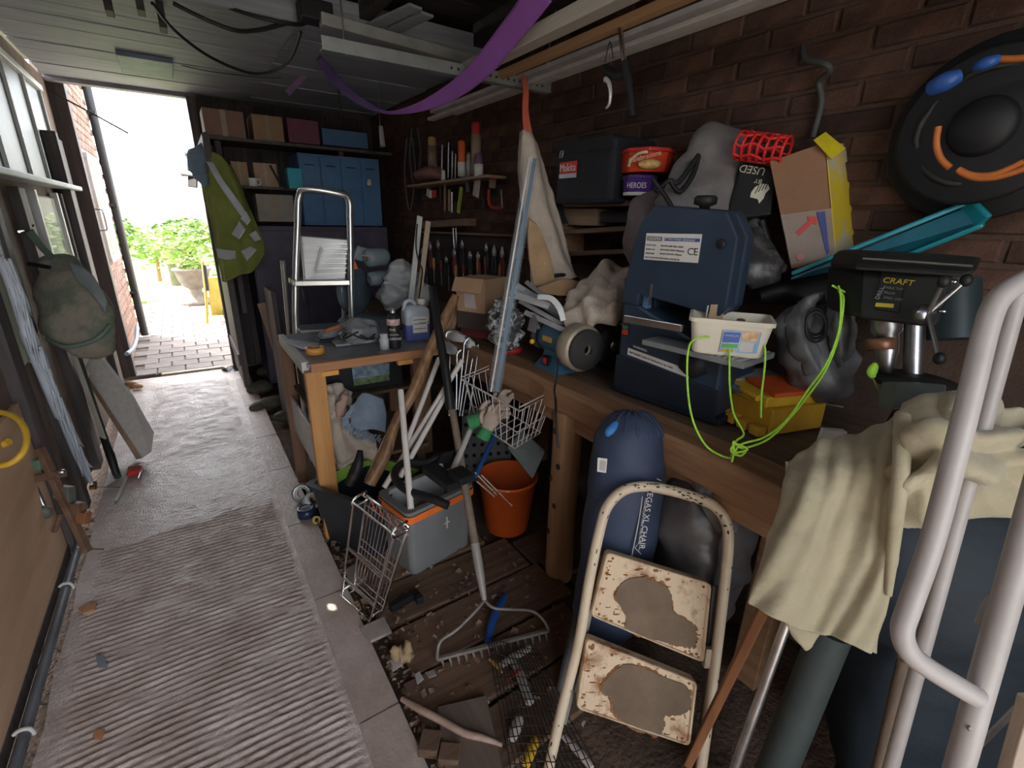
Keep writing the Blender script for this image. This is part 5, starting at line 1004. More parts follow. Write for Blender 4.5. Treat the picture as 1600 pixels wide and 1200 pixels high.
pk = [D(1135, 343, 1.70), D(1205, 335, 1.63), D(1212, 285, 1.63), D(1205, 262, 1.70), D(1168, 250, 1.80), D(1160, 255, 1.81)]
pk = pk[:3]+[PP(x, y, pk[0], (pk[1]-pk[0]).cross(pk[2]-pk[0])) for x, y in ((1205, 262), (1168, 250), (1160, 255))]
pnl = link('black_panel', MB().prism(pk, FWD*.03), M_black, BG, bevel=.004)
pr = (pk[1]-pk[0]).normalized(); pu = (pk[4]-pk[0]); pu = (pu-pr*pu.dot(pr)).normalized(); pnn = pr.cross(pu)
def PK(px, py): return PP(px, py, pk[0]+pnn*.004, pnn)
hd_ = [PK(x, y) for x, y in ((1174, 300), (1180, 292), (1190, 287), (1200, 288), (1203, 295), (1196, 302), (1193, 310), (1186, 318), (1184, 311), (1172, 308))]
link('knight_emblem', MB().prism(hd_, -pnn*.001), mat('cream print', (.66, .62, .48), .6), pnl)
for i in range(4): link('plume', MB().tube([PK(1180+5*i, 302-2*i), PK(1186+5*i, 290-2*i)], .0016, 5), M_black, pnl)
text(pnl, 'USED', PK(1198, 263), PK(1158, 257)-PK(1198, 263), PK(1178, 276)-PK(1178, 262), .038, mat('cream print', (.66, .62, .48)), sx=.95)
text(pnl, 'BY', PK(1192, 281), PK(1158, 276)-PK(1192, 281), PK(1178, 272)-PK(1178, 258), .022, MATS['cream print'])
for L, w_ in ((((1020, 280), (1045, 315), (1060, 345), (1062, 380)), 12), (((1092, 242), (1060, 285), (1045, 282), (1025, 300)), 8), (((1092, 244), (1082, 275), (1062, 300), (1048, 284)), 8)):
    pts = spline([D(x, y, 1.70) for x, y in L], 4); link('strap', MB().tube(pts, .009, 6), M_black, BG)
for L in (((1160, 345), (1166, 380), (1160, 400)), ((1190, 345), (1202, 385), (1222, 415)), ((1160, 400), (1180, 398), (1200, 390))): link('strap', MB().tube([D(x, y, 1.68) for x, y in L], .014, 8, 4), M_black, BG)
one('grey_bag', bl([(D(1020, 425, 1.98), .02, .02), (D(1015, 400, 1.96), .10, .07), (D(1015, 360, 1.96), .10, .08), (D(1022, 325, 1.97), .09, .07), (D(1030, 296, 2.0), .03, .03)], 5, .02, 12, 22), mat('mauve grey fabric', (.15, .12, .12), .9, bump=.3), 'mauve grey bag squeezed between wall shelf and bandsaw', 'bag')
one('white_bag', bl([(D(1195, 440, 1.62), .02, .02), (D(1190, 425, 1.60), .09, .06), (D(1175, 400, 1.66), .08, .06), (D(1180, 370, 1.70), .05, .04), (D(1178, 350, 1.72), .02, .02)], 5, .03, 16, 22), mat('dark mottled film', (.05, .05, .05), .4, c2=(.30, .28, .26), scale=14, lo=.5, hi=.75), 'crumpled dark and white plastic behind the bandsaw', 'bag')
# red mesh tube
rm = thing('red_netting', 'roll of red plastic netting on top of the rucksack', 'netting', D(1190, 255, 1.72)); M_net = mat('red net plastic', (.72, .03, .03), .4)
na, nb = D(1156, 227, 1.66), D(1228, 236, 1.58); ax = (nb-na).normalized(); e1, e2 = frame(ax); R_ = .055
for i in range(7):
    q = na.lerp(nb, i/6); link('ring', MB().tube([q+(e1*math.cos(2*math.pi*j/12)+e2*math.sin(2*math.pi*j/12)*.8)*R_+ax*.012*math.sin(j*math.pi) for j in range(12)], .005, 6, 2, True), M_net, rm)
for j in range(8):
    an = 2*math.pi*j/8; link('strand', MB().tube([na.lerp(nb, k/6)+(e1*math.cos(an+.18*math.sin(k*2.))+e2*math.sin(an+.18*math.sin(k*2.))*.8)*R_ for k in range(7)], .005, 6, 2), M_net, rm)
# cardboard box with yellow edge, teal tray
q = [D(1236, 420, 1.60), D(1304, 400, 1.55), D(1288, 222, 1.52), D(1202, 252, 1.62)]
t = thing('delivery_box', 'tall open cardboard box with yellow printed edge behind the teal tray', 'box', q[0])
dpv = (FH*.45+RIGHT).normalized()*.085; q[3] = PP(1202, 252, q[0], (q[1]-q[0]).cross(q[2]-q[0]))
link('body', MB().hexa(q, dpv), M_card2 if False else mat('warm cardboard', (.27, .14, .075), .8, var=.1), t, bevel=.003)
lowq = [q[0].lerp(q[3], .03)-FWD*.004, q[1].lerp(q[2], .0)-FWD*.004, q[1].lerp(q[2], .42)-FWD*.004, q[0].lerp(q[3], .50)-FWD*.004]
lw = link('lower_panel', MB().hexa(lowq, FWD*.004), mat('greyed cardboard', (.32, .25, .20), .8), t)
def onl(u, v_): return lowq[0].lerp(lowq[1], u).lerp(lowq[3].lerp(lowq[2], u), v_)-FWD*.004
link('red_arrow', MB().prism([onl(*p) for p in ((.22, .62), (.52, .80), (.50, .90), (.70, .86), (.66, .70), (.58, .74), (.28, .54))], FWD*.001), mat('red print', (.60, .06, .05), .6), lw)
link('blue_stripe', MB().prism([onl(*p) for p in ((.70, .95), (.86, .95), (.86, .1), (.80, .05), (.74, .6))], FWD*.001), mat('navy print', (.05, .07, .25), .6), lw)
link('red_dot', MB().prism([onl(.22+.09*math.cos(a_*.6283), .12+.07*math.sin(a_*.6283)) for a_ in range(10)], FWD*.001), mat('pink print', (.6, .22, .20), .6), lw)
yq = [q[1]-FWD*.004, q[1]+dpv*1.15-FWD*.004, q[2]+dpv*1.2, q[2]-FWD*.004]
ye = link('printed_side', MB().hexa(yq, (RIGHT*.004)), mat('yellow print', (.62, .45, .03), .6, c2=(.50, .44, .30), scale=7, lo=.5, hi=.6), t)
link('printed_flap', MB().hexa([D(1272, 218, 1.50), D(1300, 248, 1.50), D(1322, 232, 1.53), D(1290, 206, 1.53)], FWD*.004), mat('bright yellow card', (.75, .60, .02), .6), t)
tq = [D(1232, 430, 1.50), D(1500, 306, 1.28), D(1518, 300, 1.36), D(1250, 408, 1.58)]
t = thing('teal_tray', 'long teal plastic tray propped above the pillar drill', 'tray', tq[0]); M_tealp = mat('teal plastic', (.015, .25, .31), .4, var=.1); M_teald = mat('dark teal film', (.01, .10, .14), .3, var=.3)
A_, B_ = D(1236, 428, 1.52), D(1508, 318, 1.30)
link('edge', MB().rod(A_, B_, .014, .026, up=FWD), M_tealp, t, bevel=.006, seg=3)
link('tray_floor', MB().hexa([A_-UP*.012, B_-UP*.012+RIGHT*.0, D(1535, 345, 1.28), D(1400, 402, 1.44)], -UP*.006), M_teald, t)
link('end_edge', MB().rod(B_, D(1538, 348, 1.27), .016, .05, up=FWD), M_tealp, t, bevel=.006)
link('back_edge', MB().rod(D(1538, 350, 1.28), D(1400, 405, 1.44), .014, .03, up=FWD), M_tealp, t, bevel=.006)
# black holdall between
one('black_holdall', bl([(D(1185, 462, 1.66), .02, .02), (D(1225, 456, 1.66), .045, .05), (D(1275, 450, 1.64), .05, .06), (D(1330, 438, 1.60), .05, .06), (D(1365, 430, 1.58), .02, .02)], 5, .01, 14, 18), M_black, 'black holdall slung under the teal tray', 'holdall')
# pillar drill
dx = V((1.60, .50, BT)); M_drill = mat('black drill enamel', (.014, .014, .013), .6, var=.3)
t = thing('pillar_drill', 'black pillar drill with yellow lettering at the bench end', 'drill', dx)
hq = [D(1345, 500, 1.22), D(1470, 515, 1.10), D(1496, 425, 1.10), D(1350, 420, 1.24)]
link('head', MB().hexa(hq, FH*.16), M_drill, t, bevel=.015, seg=3)
link('belt_cover', MB().hexa([D(1335, 422, 1.20), D(1530, 436, 1.06), D(1545, 402, 1.08), D(1345, 392, 1.24)], FH*.12), M_drill, t, bevel=.02, seg=3)
link('cover_seam', MB().rod(D(1348, 404, 1.195), D(1520, 416, 1.055), .004, .004, up=FWD), mat('worn edge', (.12, .12, .10), .5), t)
pn_ = (hq[1]-hq[0]).cross(hq[3]-hq[0]).normalized(); pn_ = pn_ if pn_.dot(FWD) < 0 else -pn_
pl_ = [PP(x, y, hq[0]+pn_*.006, pn_) for x, y in ((1366, 482), (1404, 488), (1414, 428), (1378, 424))]
pr_ = (pl_[1]-pl_[0]).normalized(); pu_ = pn_.cross(pr_)
pl = link('name_plate', MB().prism(pl_, -pn_*.004), M_black, t)
M_yink = mat('yellow ink', (.55, .42, .03), .6)
text(pl, 'CRAFT', PP(1378, 441, pl_[0]+pn_*.001, pn_), pr_, pu_, .020, M_yink, sx=1.05)
link('yellow_bar', MB().prism([PP(x, y, pl_[0]+pn_*.001, pn_) for x, y in ((1367, 479), (1396, 481), (1397, 475), (1369, 473))], pn_*.0005), M_yink, pl)
for i, s_ in enumerate(('TABLE TOP', 'PILLAR', 'DRILL 240V')): text(pl, s_, PP(1380, 450+8*i, pl_[0]+pn_*.001, pn_), pr_, pu_, .008, mat('dim ink', (.2, .2, .17), .6))
text(pl, 'DRILL', PP(1373, 468, pl_[0]+pn_*.001, pn_), pu_, -pr_, .013, mat('dim white', (.3, .3, .3), .6))
link('quill', MB().lathe([(.001, -.13), (.012, -.13), (.018, -.10), (.026, -.07), (.026, -.03), (.034, -.02), (.034, .02)], 18, D(1385, 505, 1.24), UP), M_steel, t)
link('brass_collar', MB().lathe([(.030, -.015), (.034, -.012), (.034, .012), (.030, .015)], 18, D(1376, 538, 1.24), UP), mat('dull copper', (.28, .13, .08), .4, .6), t)
link('column', MB().cyl(D(1425, 640, 1.30), D(1432, 400, 1.26), .022, n=16), M_steel, t)
for i, (x, y) in enumerate(((1468, 560), (1510, 438), (1475, 440))):
    h0 = D(1450, 490, 1.09); e = D(x, y, 1.04); hn = link('feed_handle', MB().cyl(h0, e, .005, n=8), M_steel, t); link('knob', MB().ell(e, .012, .012, .014), M_black, hn)
link('feed_hub', MB().lathe([(.001, 0), (.02, 0), (.022, .02), (.001, .022)], 14, D(1450, 490, 1.09)+FWD*.02, -FWD), M_steel, t)
for x, y in ((1490, 440), (1473, 486)): link('bolt', MB().ell(D(x, y, 1.09), .010, .010, .006), M_chrome, t)
link('motor', MB().cyl(D(1490, 530, 1.25), D(1490, 440, 1.25), .055, n=20), mat('teal black', (.02, .035, .038), .5), t)
link('foot', MB().hexa([D(1385, 655, 1.15), D(1490, 648, 1.06), D(1500, 625, 1.25), D(1400, 630, 1.35)], UZ*-.02), M_drill, t, bevel=.006)
link('work_table', MB().lathe([(.001, 0), (.09, 0), (.09, .015), (.001, .018)], 24, D(1425, 600, 1.24)), M_drill, t)
one('lime_plug', bl([(D(1364, 590, 1.22), .006, .006), (D(1362, 582, 1.22), .012, .010), (D(1366, 572, 1.22), .010, .008), (D(1367, 567, 1.22), .004, .004)], 3, 0, n=12), M_lime, 'lime green knob on a thin wire beside the pillar drill', 'knob')
one('thin_wire', MB().tube([D(1364, 592, 1.22), D(1372, 608, 1.2), D(1385, 622, 1.18), D(1393, 635, 1.16)], .003, 6, 4), mat('olive wire', (.16, .22, .08), .6), 'thin olive wire hanging from the lime green knob', 'wire')
one('work_lamp', MB().hexa([D(1395, 640, 1.1), D(1480, 640, 1.02), D(1480, 600, 1.05), D(1402, 596, 1.13)], FWD*.05), mat('grimy glass', (.10, .11, .10), .2), 'grimy glass pane standing before the pillar drill foot', 'pane', bevel=.004)
# cable reel on the wall
rc_ = WP(1540, 200, .09); t = thing('cable_reel', 'black cable reel with orange cable hanging high on the brick wall', 'cable reel', rc_)
link('flange', MB().lathe([(.03, .045), (.175, .045), (.185, .05), (.185, .058), (.03, .06)], 40, rc_-V((.07, 0, 0))+V((-.0, 0, 0)), (1, 0, 0)), mat('reel black', (.010, .010, .011), .6, var=.2), t)
link('rear_flange', MB().lathe([(.03, 0), (.22, 0), (.225, .006), (.22, .012), (.03, .012)], 40, rc_+V((.04, 0, 0)), (1, 0, 0)), MATS['reel black'], t)
link('hub', MB().lathe([(.001, 0), (.06, 0), (.07, .02), (.07, .10), (.001, .10)], 24, rc_-V((.05, 0, 0)), (1, 0, 0)), MATS['reel black'], t)
M_orcab = mat('orange cable', (.48, .14, .03), .5)
link('cable_winding', MB().tube([rc_+V((-.03+.05*(i % 5)/5, .135*math.cos(i*.5), .135*math.sin(i*.5))) for i in range(60)], .008, 6, 2), mat('dark cable', (.02, .018, .016), .6), t)
for L in (((1466, 198), (1463, 225), (1470, 248), (1484, 262)), ((1497, 265), (1520, 274), (1555, 272), (1600, 252)), ((1500, 268), (1525, 278), (1560, 276), (1605, 262)), ((1562, 92), (1585, 92), (1610, 90))): link('orange_cable', MB().tube([WP(x, y, .24) for x, y in L], .0075, 8, 5), M_orcab, t)
for x0, y0, x1, y1, r in ((1455, 138, 1500, 118, .022), (1526, 104, 1560, 92, .014)): link('plug', MB().tube([WP(x0, y0, .24), WP((x0+x1)/2, (y0+y1)/2, .25), WP(x1, y1, .24)], [r*.8, r, r*.7], 10, 3), mat('blue plug plastic', (.03, .10, .36), .4), t)
one('hanging_hook', MB().tube([WP(1255, 72, .02), WP(1258, 92, .05), WP(1290, 100, .08), WP(1296, 112, .06), WP(1280, 128, .03), WP(1284, 160, .02), WP(1270, 215, .02)], .010, 8, 5), mat('grey green hose', (.07, .075, .07), .6), 'dark pipe and hose end fixed on the brick wall', 'hose')
# ================================================================ hanging sack, straps
t = thing('hanging_sack', 'long dusty canvas sack hanging from the roof by an orange strap', 'sack', D(860, 460, 2.35))
SG = [[(812, 206), (818, 203), (826, 205), (832, 210)], [(809, 250), (822, 246), (838, 252), (848, 258)], [(810, 300), (828, 300), (848, 306), (864, 312)], [(820, 350), (840, 352), (862, 360), (880, 362)], [(826, 400), (848, 405), (874, 408), (892, 405)], [(834, 446), (858, 450), (884, 440), (906, 432)]]
dS = [2.36, 2.28, 2.29, 2.36]
link('canvas', MB().sheet([[D(x, y, q) for (x, y), q in zip(r, dS)] for r in SG], 8, .010, 9, fold=lambda u, v: (.012*math.sin(u*15+1.5*math.sin(v*4)))*(.3+v)), M_canvas, t, solid=.005)
SG2 = [[(826, 340), (832, 345), (838, 350)], [(826, 395), (842, 392), (856, 390)], [(834, 448), (850, 446), (868, 440)]]
link('lining', MB().sheet([[D(x, y, 2.265) for x, y in r] for r in SG2], 6, .006, 12), mat('ochre lining', (.42, .27, .15), .9), t, solid=.003)
link('hem_hoop', MB().tube([D(x, y, q) for x, y, q in ((834, 450, 2.30), (850, 438, 2.28), (872, 430, 2.28), (895, 432, 2.32), (906, 440, 2.36))], .009, 8, 5), M_black, t)
one('leather_apron', MB().sheet([[D(836, 452, 2.2), D(862, 440, 2.18), D(888, 436, 2.2), D(908, 442, 2.22)], [D(850, 458, 2.16), D(870, 452, 2.15), D(886, 450, 2.16), D(902, 455, 2.18)], [D(872, 462, 2.12), D(884, 462, 2.11), D(892, 464, 2.12), D(898, 468, 2.14)]], 6, .006, 16), mat('tan suede', (.44, .27, .15), .9, bump=.2), 'tan suede piece lying under the hanging sack hem', 'apron', solid=.004)
one('orange_strap', MB().sheet([[D(815, 116, 2.30), D(817, 140, 2.30), D(816, 175, 2.30), D(818, 208, 2.31)], [D(820, 118, 2.30), D(826, 142, 2.30), D(826, 175, 2.30), D(833, 214, 2.31)]], 6), mat('red orange webbing', (.55, .10, .06), .7), 'red orange strap holding the canvas sack', 'strap', solid=.004)
M_purpw = mat('purple webbing', (.30, .10, .42), .6, var=.08)
pS = [(590, 172, 9), (610, 176, 5), (640, 172, 9), (680, 158, 15), (720, 134, 19), (755, 103, 22), (790, 60, 24), (820, 22, 26), (845, -12, 28)]
dP = [2.9, 2.75, 2.6, 2.42, 2.24, 2.05, 1.88, 1.74, 1.64]
one('purple_strap', MB().sheet([[D(x+w_*.62, y+w_*.5, q) for (x, y, w_), q in zip(pS, dP)], [D(x-w_*.62, y-w_*.5, q+.01) for (x, y, w_), q in zip(pS, dP)]], 6), M_purpw, 'purple webbing strap sagging from the roof', 'strap', solid=.003)
pS = [(497, 90, 8), (520, 120, 12), (548, 148, 10), (575, 165, 8), (592, 172, 5)]
one('purple_strap', MB().sheet([[D(x+w_*.4, y-w_*.5, q) for (x, y, w_), q in zip(pS, (3.0, 2.98, 2.95, 2.93, 2.9))], [D(x-w_*.4, y+w_*.5, q) for (x, y, w_), q in zip(pS, (3.0, 2.98, 2.95, 2.93, 2.9))]], 6), mat('dusk purple webbing', (.16, .10, .28), .6), 'dark tail of the purple strap near the ceiling beam', 'strap', solid=.003)
one('mauve_strap', MB().sheet([[D(495, 96, 3.5), D(480, 120, 3.5), D(452, 150, 3.5)], [D(488, 92, 3.5), D(470, 116, 3.5), D(445, 142, 3.5)]], 5), mat('mauve webbing', (.32, .20, .38), .6), 'short mauve strap end hanging against the grey ceiling boards', 'strap', solid=.003)
# ================================================================ overhead rack
def ang(p0, p1, m, nm, root): 
    link(nm, MB().rod(p0, p1, .05, .004).rod(V(p0)+V((0, .025, -.02)), V(p1)+V((0, .025, -.02)), .004, .04), m, root)
M_galv = mat('galvanised angle', (.34, .36, .35), .4, .5, var=.15)
t = thing('angle_rail', 'perforated steel angle rail crossing under the roof', 'rail', (1.2, 2.31, 2.12))
a_, b_ = P(500, 62, y=2.34), P(856, 150, y=2.31); b_.z = a_.z = 2.135; 
link('flange', MB().rod(a_, b_, .045, .005), M_galv, t); link('web', MB().rod(a_+V((0, -.022, .022)), b_+V((0, -.022, .022)), .005, .05), M_galv, t)
for i in range(16): link('hole', MB().lathe([(.0001, .001), (.006, .0008), (.006, 0)], 8, a_.lerp(b_, .5+.03*i)+V((0, -.0248, .022)), (0, -1, 0)), M_black, t)
t = thing('angle_rail', 'pale steel channel just behind the perforated angle rail', 'rail', (.9, 2.6, 2.2))
link('web', MB().rod(P(500, 30, y=2.60), P(760, 102, y=2.60), .05, .05), mat('pale channel', (.44, .45, .43), .45, .4), t, bevel=.004); link('lip', MB().rod(P(520, 64, y=2.56), P(712, 118, y=2.56), .01, .03), M_galv, t)
one('hanger_wire', MB().tube([(1.72, 2.31, 2.13), (1.75, 2.31, 2.35), (1.78, 2.31, 2.52)], .004, 6), M_steel, 'steel wire holding the angle rail near the brick wall', 'wire')
one('hanger_wire', MB().tube([(.70, 2.33, 2.13), (.70, 2.36, 2.52)], .004, 6), M_steel, 'steel wire holding the angle rail above the passage', 'wire')
for i, (x0, x1, y0, y1, z, wd, th_, m, lab) in enumerate((
    (1.25, 1.29, -.4, 2.40, 2.175, .065, .055, wood('cream timber', (.42, .38, .32), (.56, .52, .45), axis=1), 'cream painted square timber on the overhead rack'),
    (1.42, 1.45, -.4, 2.37, 2.170, .045, .030, wood('tan timber', (.42, .24, .12), (.56, .35, .19), axis=1), 'tan timber batten on the overhead rack'),
    (1.62, 1.64, .95, 3.55, 2.165, .05, .02, mat('white trim', (.62, .60, .57), .5), 'white plastic trim on the overhead rack, nearest the wall'),
    (1.56, 1.57, .8, 3.35, 2.175, .05, .02, mat('grey trim', (.44, .42, .42), .5), 'greyish plastic trim beside the white trim overhead'),
    (1.68, 1.70, 1.0, 3.3, 2.18, .045, .03, mat('cream trim', (.58, .54, .50), .5), 'cream plastic trim overhead against the brick wall'))):
    one('overhead_length', MB().rod((x0, y0, z), (x1, y1, z), wd, th_), m, lab, 'timber', bevel=.003)
t = thing('ceiling_bowl', 'round cream bowl with dark rim under the roof by the purple strap', 'bowl', V((1.0, 1.95, 2.28)))
bcn = P(738, -78, z=2.33); link('bowl', MB().lathe([(.001, 0), (.20, .0), (.235, .02), (.245, .05), (.235, .05), (.19, .012), (.001, .012)], 40, bcn-UZ*.05), mat('cream enamel', (.66, .62, .48), .3), t); link('rim', MB().lathe([(.244, -.018), (.262, -.01), (.266, .01), (.244, .012)], 40, bcn), mat('dark rim', (.03, .03, .028), .5), t)
link('hanger', MB().cyl(bcn, bcn+UZ*.24, .01), M_black, t)
for i, (x0, y0, x1, y1) in enumerate(((580, 42, 650, 10), (600, 55, 668, 22))): one('roof_batten', MB().rod(P(x0, y0, z=2.40), P(x1, y1, z=2.40), .07, .012), M_greyboard, ('first grey slat under the roof, farther from the bowl', 'second grey slat under the roof, nearer the bowl')[i], 'slat', bevel=.002)
# cables under the roof
for i, (L, r) in enumerate(((((238, 5), (275, 50), (330, 90), (390, 114), (430, 110), (455, 90), (470, 50)), .008), (((270, 5), (320, 30), (370, 48), (410, 46), (450, 36), (480, 35)), .010), (((335, 3), (380, 20), (430, 33), (470, 38), (485, 30)), .009), (((485, 30), (500, 70), (520, 110), (530, 150), (535, 200)), .005), (((492, 32), (505, 60), (512, 85)), .007), (((245, 92), (320, 110), (400, 120), (440, 122)), .003))):
    one('roof_cable', MB().tube([P(x, y, z=2.38-.06*math.sin(math.pi*k/(len(L)-1))) if i < 3 else D(x, y, 3.3) for k, (x, y) in enumerate(L)], r, 7, 5), mat('black cable', (.02, .022, .025), .5), ('cable looping lowest beneath the grey ceiling boards', 'thick black cable sagging under the ceiling boards', 'thick black cable highest under the ceiling boards', 'thin cable end hanging past the ceiling beam', 'short cable loop at the junction box', 'thin wire along the grey ceiling boards')[i], 'cable')
one('junction_box', MB().box(P(492, 20, z=2.36), (.14, .10, .08)), M_black, 'black junction box where the roof cables meet', 'box', bevel=.008)
# brake levers hanging from the batten
o = P(968, 55, x=1.43); t = thing('brake_lever', 'bicycle brake lever on a bright bar hanging from the overhead rack', 'brake lever', o-UZ*.35)
def HB(x, y, dx=0): return P(x, y, x=1.43+dx)
link('bar', MB().cyl(HB(969, 42), HB(975, 98), .009, n=12), M_chrome, t)
link('grip', MB().tube([HB(976, 98), HB(981, 120), HB(986, 150), HB(989, 182)], [.018, .016, .012, .013], 10, 3), M_black, t)
link('bracket', bl([(HB(944, 105), .012, .012), (HB(955, 112), .022, .018), (HB(970, 118), .02, .016), (HB(982, 112), .01, .01)], 4, 0, n=12), M_black, t)
link('lever', MB().tube([HB(946, 124, -.01), HB(951, 128, -.01), HB(954, 145, -.01), HB(952, 162, -.01), HB(947, 169, -.01)], [.011, .009, .007, .006, .004], 8, 4), mat('silver lever', (.66, .63, .58), .3, .5), t)
link('cable', MB().tube([HB(945, 98), HB(953, 65), HB(958, 92)], .002, 6, 4), M_black, t); link('cable', MB().tube([HB(944, 104), HB(945, 100)], .006, 8), M_alu, t)
# ================================================================ foreground: step stool, bags, rake, sheet, tubes
M_creamp = mat('chipped cream paint', (.66, .55, .40), .45, c2=(.58, .46, .32), scale=6, bump=.15, bscale=60)
M_rust = mat('rusty cream paint', (.62, .47, .31), .55, c2=(.26, .11, .04), scale=13, bump=.4, bscale=50, lo=.50, hi=.66)
M_lino = mat('worn lino', (.125, .082, .050), .75, c2=(.18, .125, .082), scale=8, bump=.2, bscale=60)
M_rustd = mat('rust', (.20, .075, .025), .85, c2=(.36, .16, .06), scale=22, bump=.4)
LA, LB = P(858, 1200, z=.0), P(1094, 1212, z=.0); LT = D(945, 790, 1.36)
LN = (LB-LA).cross(LT-LA).normalized(); LN = LN if LN.dot(FWD) < 0 else -LN      # towards the viewer
def LD(x, y, off=0.): return PP(x, y, LA+LN*off, LN)
st = thing('step_stool', 'rusty cream two-step folding stool leaning in the foreground', 'step stool', (LA+LB)/2)
fp = [LD(x, y) for x, y in ((856, 1206), (880, 1100), (905, 1000), (922, 900), (938, 825), (950, 790), (975, 766), (1010, 760), (1050, 767), (1085, 777), (1115, 790), (1134, 815), (1138, 850), (1130, 930), (1114, 1060), (1094, 1212))]
fr_o = link('frame', MB().tube(fp, .0152, 14, 4), M_creamp, st)
random.seed(8)
fps = spline(fp, 8); ch = MB()
for i in range(46):
    k = random.choice([random.randrange(len(fps)), random.randrange(52, 92)]); p = fps[min(len(fps)-1, k)]; tg = (fps[min(len(fps)-1, k+1)]-fps[max(0, k-1)]).normalized(); sd_ = tg.cross(LN)
    an = random.uniform(-1.1, 1.1); o = p+(LN*math.cos(an)+sd_*math.sin(an))*.0146; ch.ell(o, .002, .002, random.uniform(.002, .008), Matrix((sd_, LN, tg)).transposed(), 7, 4)
link('paint_chips', ch, mat('bare dark metal', (.03, .028, .025), .6), fr_o, kind='stuff')
gsp = MB()
for x, y in ((1062, 769), (1068, 774), (1080, 778), (1095, 787), (1127, 806), (1133, 822), (1028, 761)): gsp.ell(LD(x, y, .0143), .006, .002, .003, Matrix((RIGHT, LN, UP)).transposed(), 7, 4, nz=.4, ns=300)
link('paint_chip', gsp, mat('old green paint', (.03, .07, .035), .6), fr_o, kind='stuff')
def plate(cs, patch_, lab, nm='step'):
    q = [LD(x, y, .022) for x, y in cs]; c = (q[0]+q[1]+q[2]+q[3])/4
    def ins(k, o): return [c+(p-c)*k+LN*o for p in q]
    def rnd(pts, r):
        out = []
        for i in range(4):
            p, a, b = pts[i], pts[i-1], pts[(i+1) % 4]; da, db = (a-p).normalized()*r, (b-p).normalized()*r
            for j in range(5):
                t_ = j/4; out.append((p+da)*(1-t_)**2+p*2*t_*(1-t_)+(p+db)*t_**2)
        return out
    o = link(nm, MB().loft([rnd(ins(1, -.028), .016), rnd(ins(1, .0), .016), rnd(ins(.985, .004), .016), rnd(ins(.955, .004), .014), rnd(ins(.935, -.002), .014)], True, False), M_rust, st, label=lab, bevel=.002)
    pts = [LD(x, y, .021) for x, y in patch_]; ps = spline(pts, 5, True); random.seed(len(ps)+int(cs[0][0]))
    ps = [p+(p-c).normalized()*random.uniform(-.002, .002) for p in ps]
    link('worn_lino', MB().prism(ps, LN*.003), M_lino, o)
    edge_ = MB(); 
    for i in range(0, len(ps)):
        if noise.noise(ps[i]*38+V((c.x*9, 0, 0))) > -.05: tg_ = (ps[(i+1) % len(ps)]-ps[i-1]).normalized(); edge_.ell(ps[i]+LN*.0008+(ps[i]-c).normalized()*random.uniform(.001, .004), random.uniform(.006, .013), random.uniform(.0015, .006), .0012, Matrix((tg_, LN.cross(tg_), LN)).transposed(), 9, 3, nz=.7, ns=190)
    for i in range(70):
        e = random.choice((0, 1, 2, 2, 2, 3, 3)); u = random.random(); p = q[e].lerp(q[(e+1) % 4], u); p = c+(p-c)*random.choice((random.uniform(.55, .95), random.uniform(.86, .935))); edge_.ell(p-LN*.0018, random.choice((.0018, .003, .006, .011))*random.uniform(.7, 1.2), random.choice((.0015, .003, .005)), .0012, Matrix((RIGHT, UP, LN)).transposed(), 8, 3, nz=.6, ns=170)
    link('rust_patch', edge_, M_rustd, o, kind='stuff')
    for u, v_ in ((.07, .07), (.93, .07), (.93, .93), (.07, .93)): link('rivet', MB().ell(q[0].lerp(q[1], u).lerp(q[3].lerp(q[2], u), v_)+LN*.0, .004, .004, .002, Matrix((RIGHT, UP, LN)).transposed(), 8, 4), M_rustd, o)
    return o
plate(((948, 862), (1112, 912), (1100, 1036), (922, 962)), ((963, 936), (966, 918), (980, 905), (1005, 902), (1024, 908), (1046, 922), (1049, 940), (1052, 956), (1068, 966), (1085, 977), (1084, 1008), (1056, 1006), (1012, 997), (978, 984), (977, 962)), 'upper rusty cream step with torn grey lino')
plate(((916, 996), (1090, 1066), (1078, 1166), (900, 1106)), ((940, 1078), (948, 1060), (962, 1046), (983, 1036), (1010, 1046), (1045, 1060), (1076, 1076), (1074, 1112), (1040, 1118), (1032, 1148), (1002, 1142), (975, 1128), (960, 1112), (956, 1094)), 'lower rusty cream step with torn grey lino')
for x0, y0, x1, y1 in ((941, 868, 880, 1130), (1118, 915, 1098, 1150)): link('rear_leg', MB().rod(LD(x0, y0, -.035), LD(x1, y1, -.035), .02, .012, up=LN), mat('grey steel strip', (.20, .19, .18), .5, .3), st, bevel=.002)
link('hinge_plate', MB().hexa([LD(x, y, .003) for x, y in ((1104, 1015), (1116, 1015), (1112, 1045), (1100, 1045))], LN*-.02), M_creamp, st, bevel=.002)
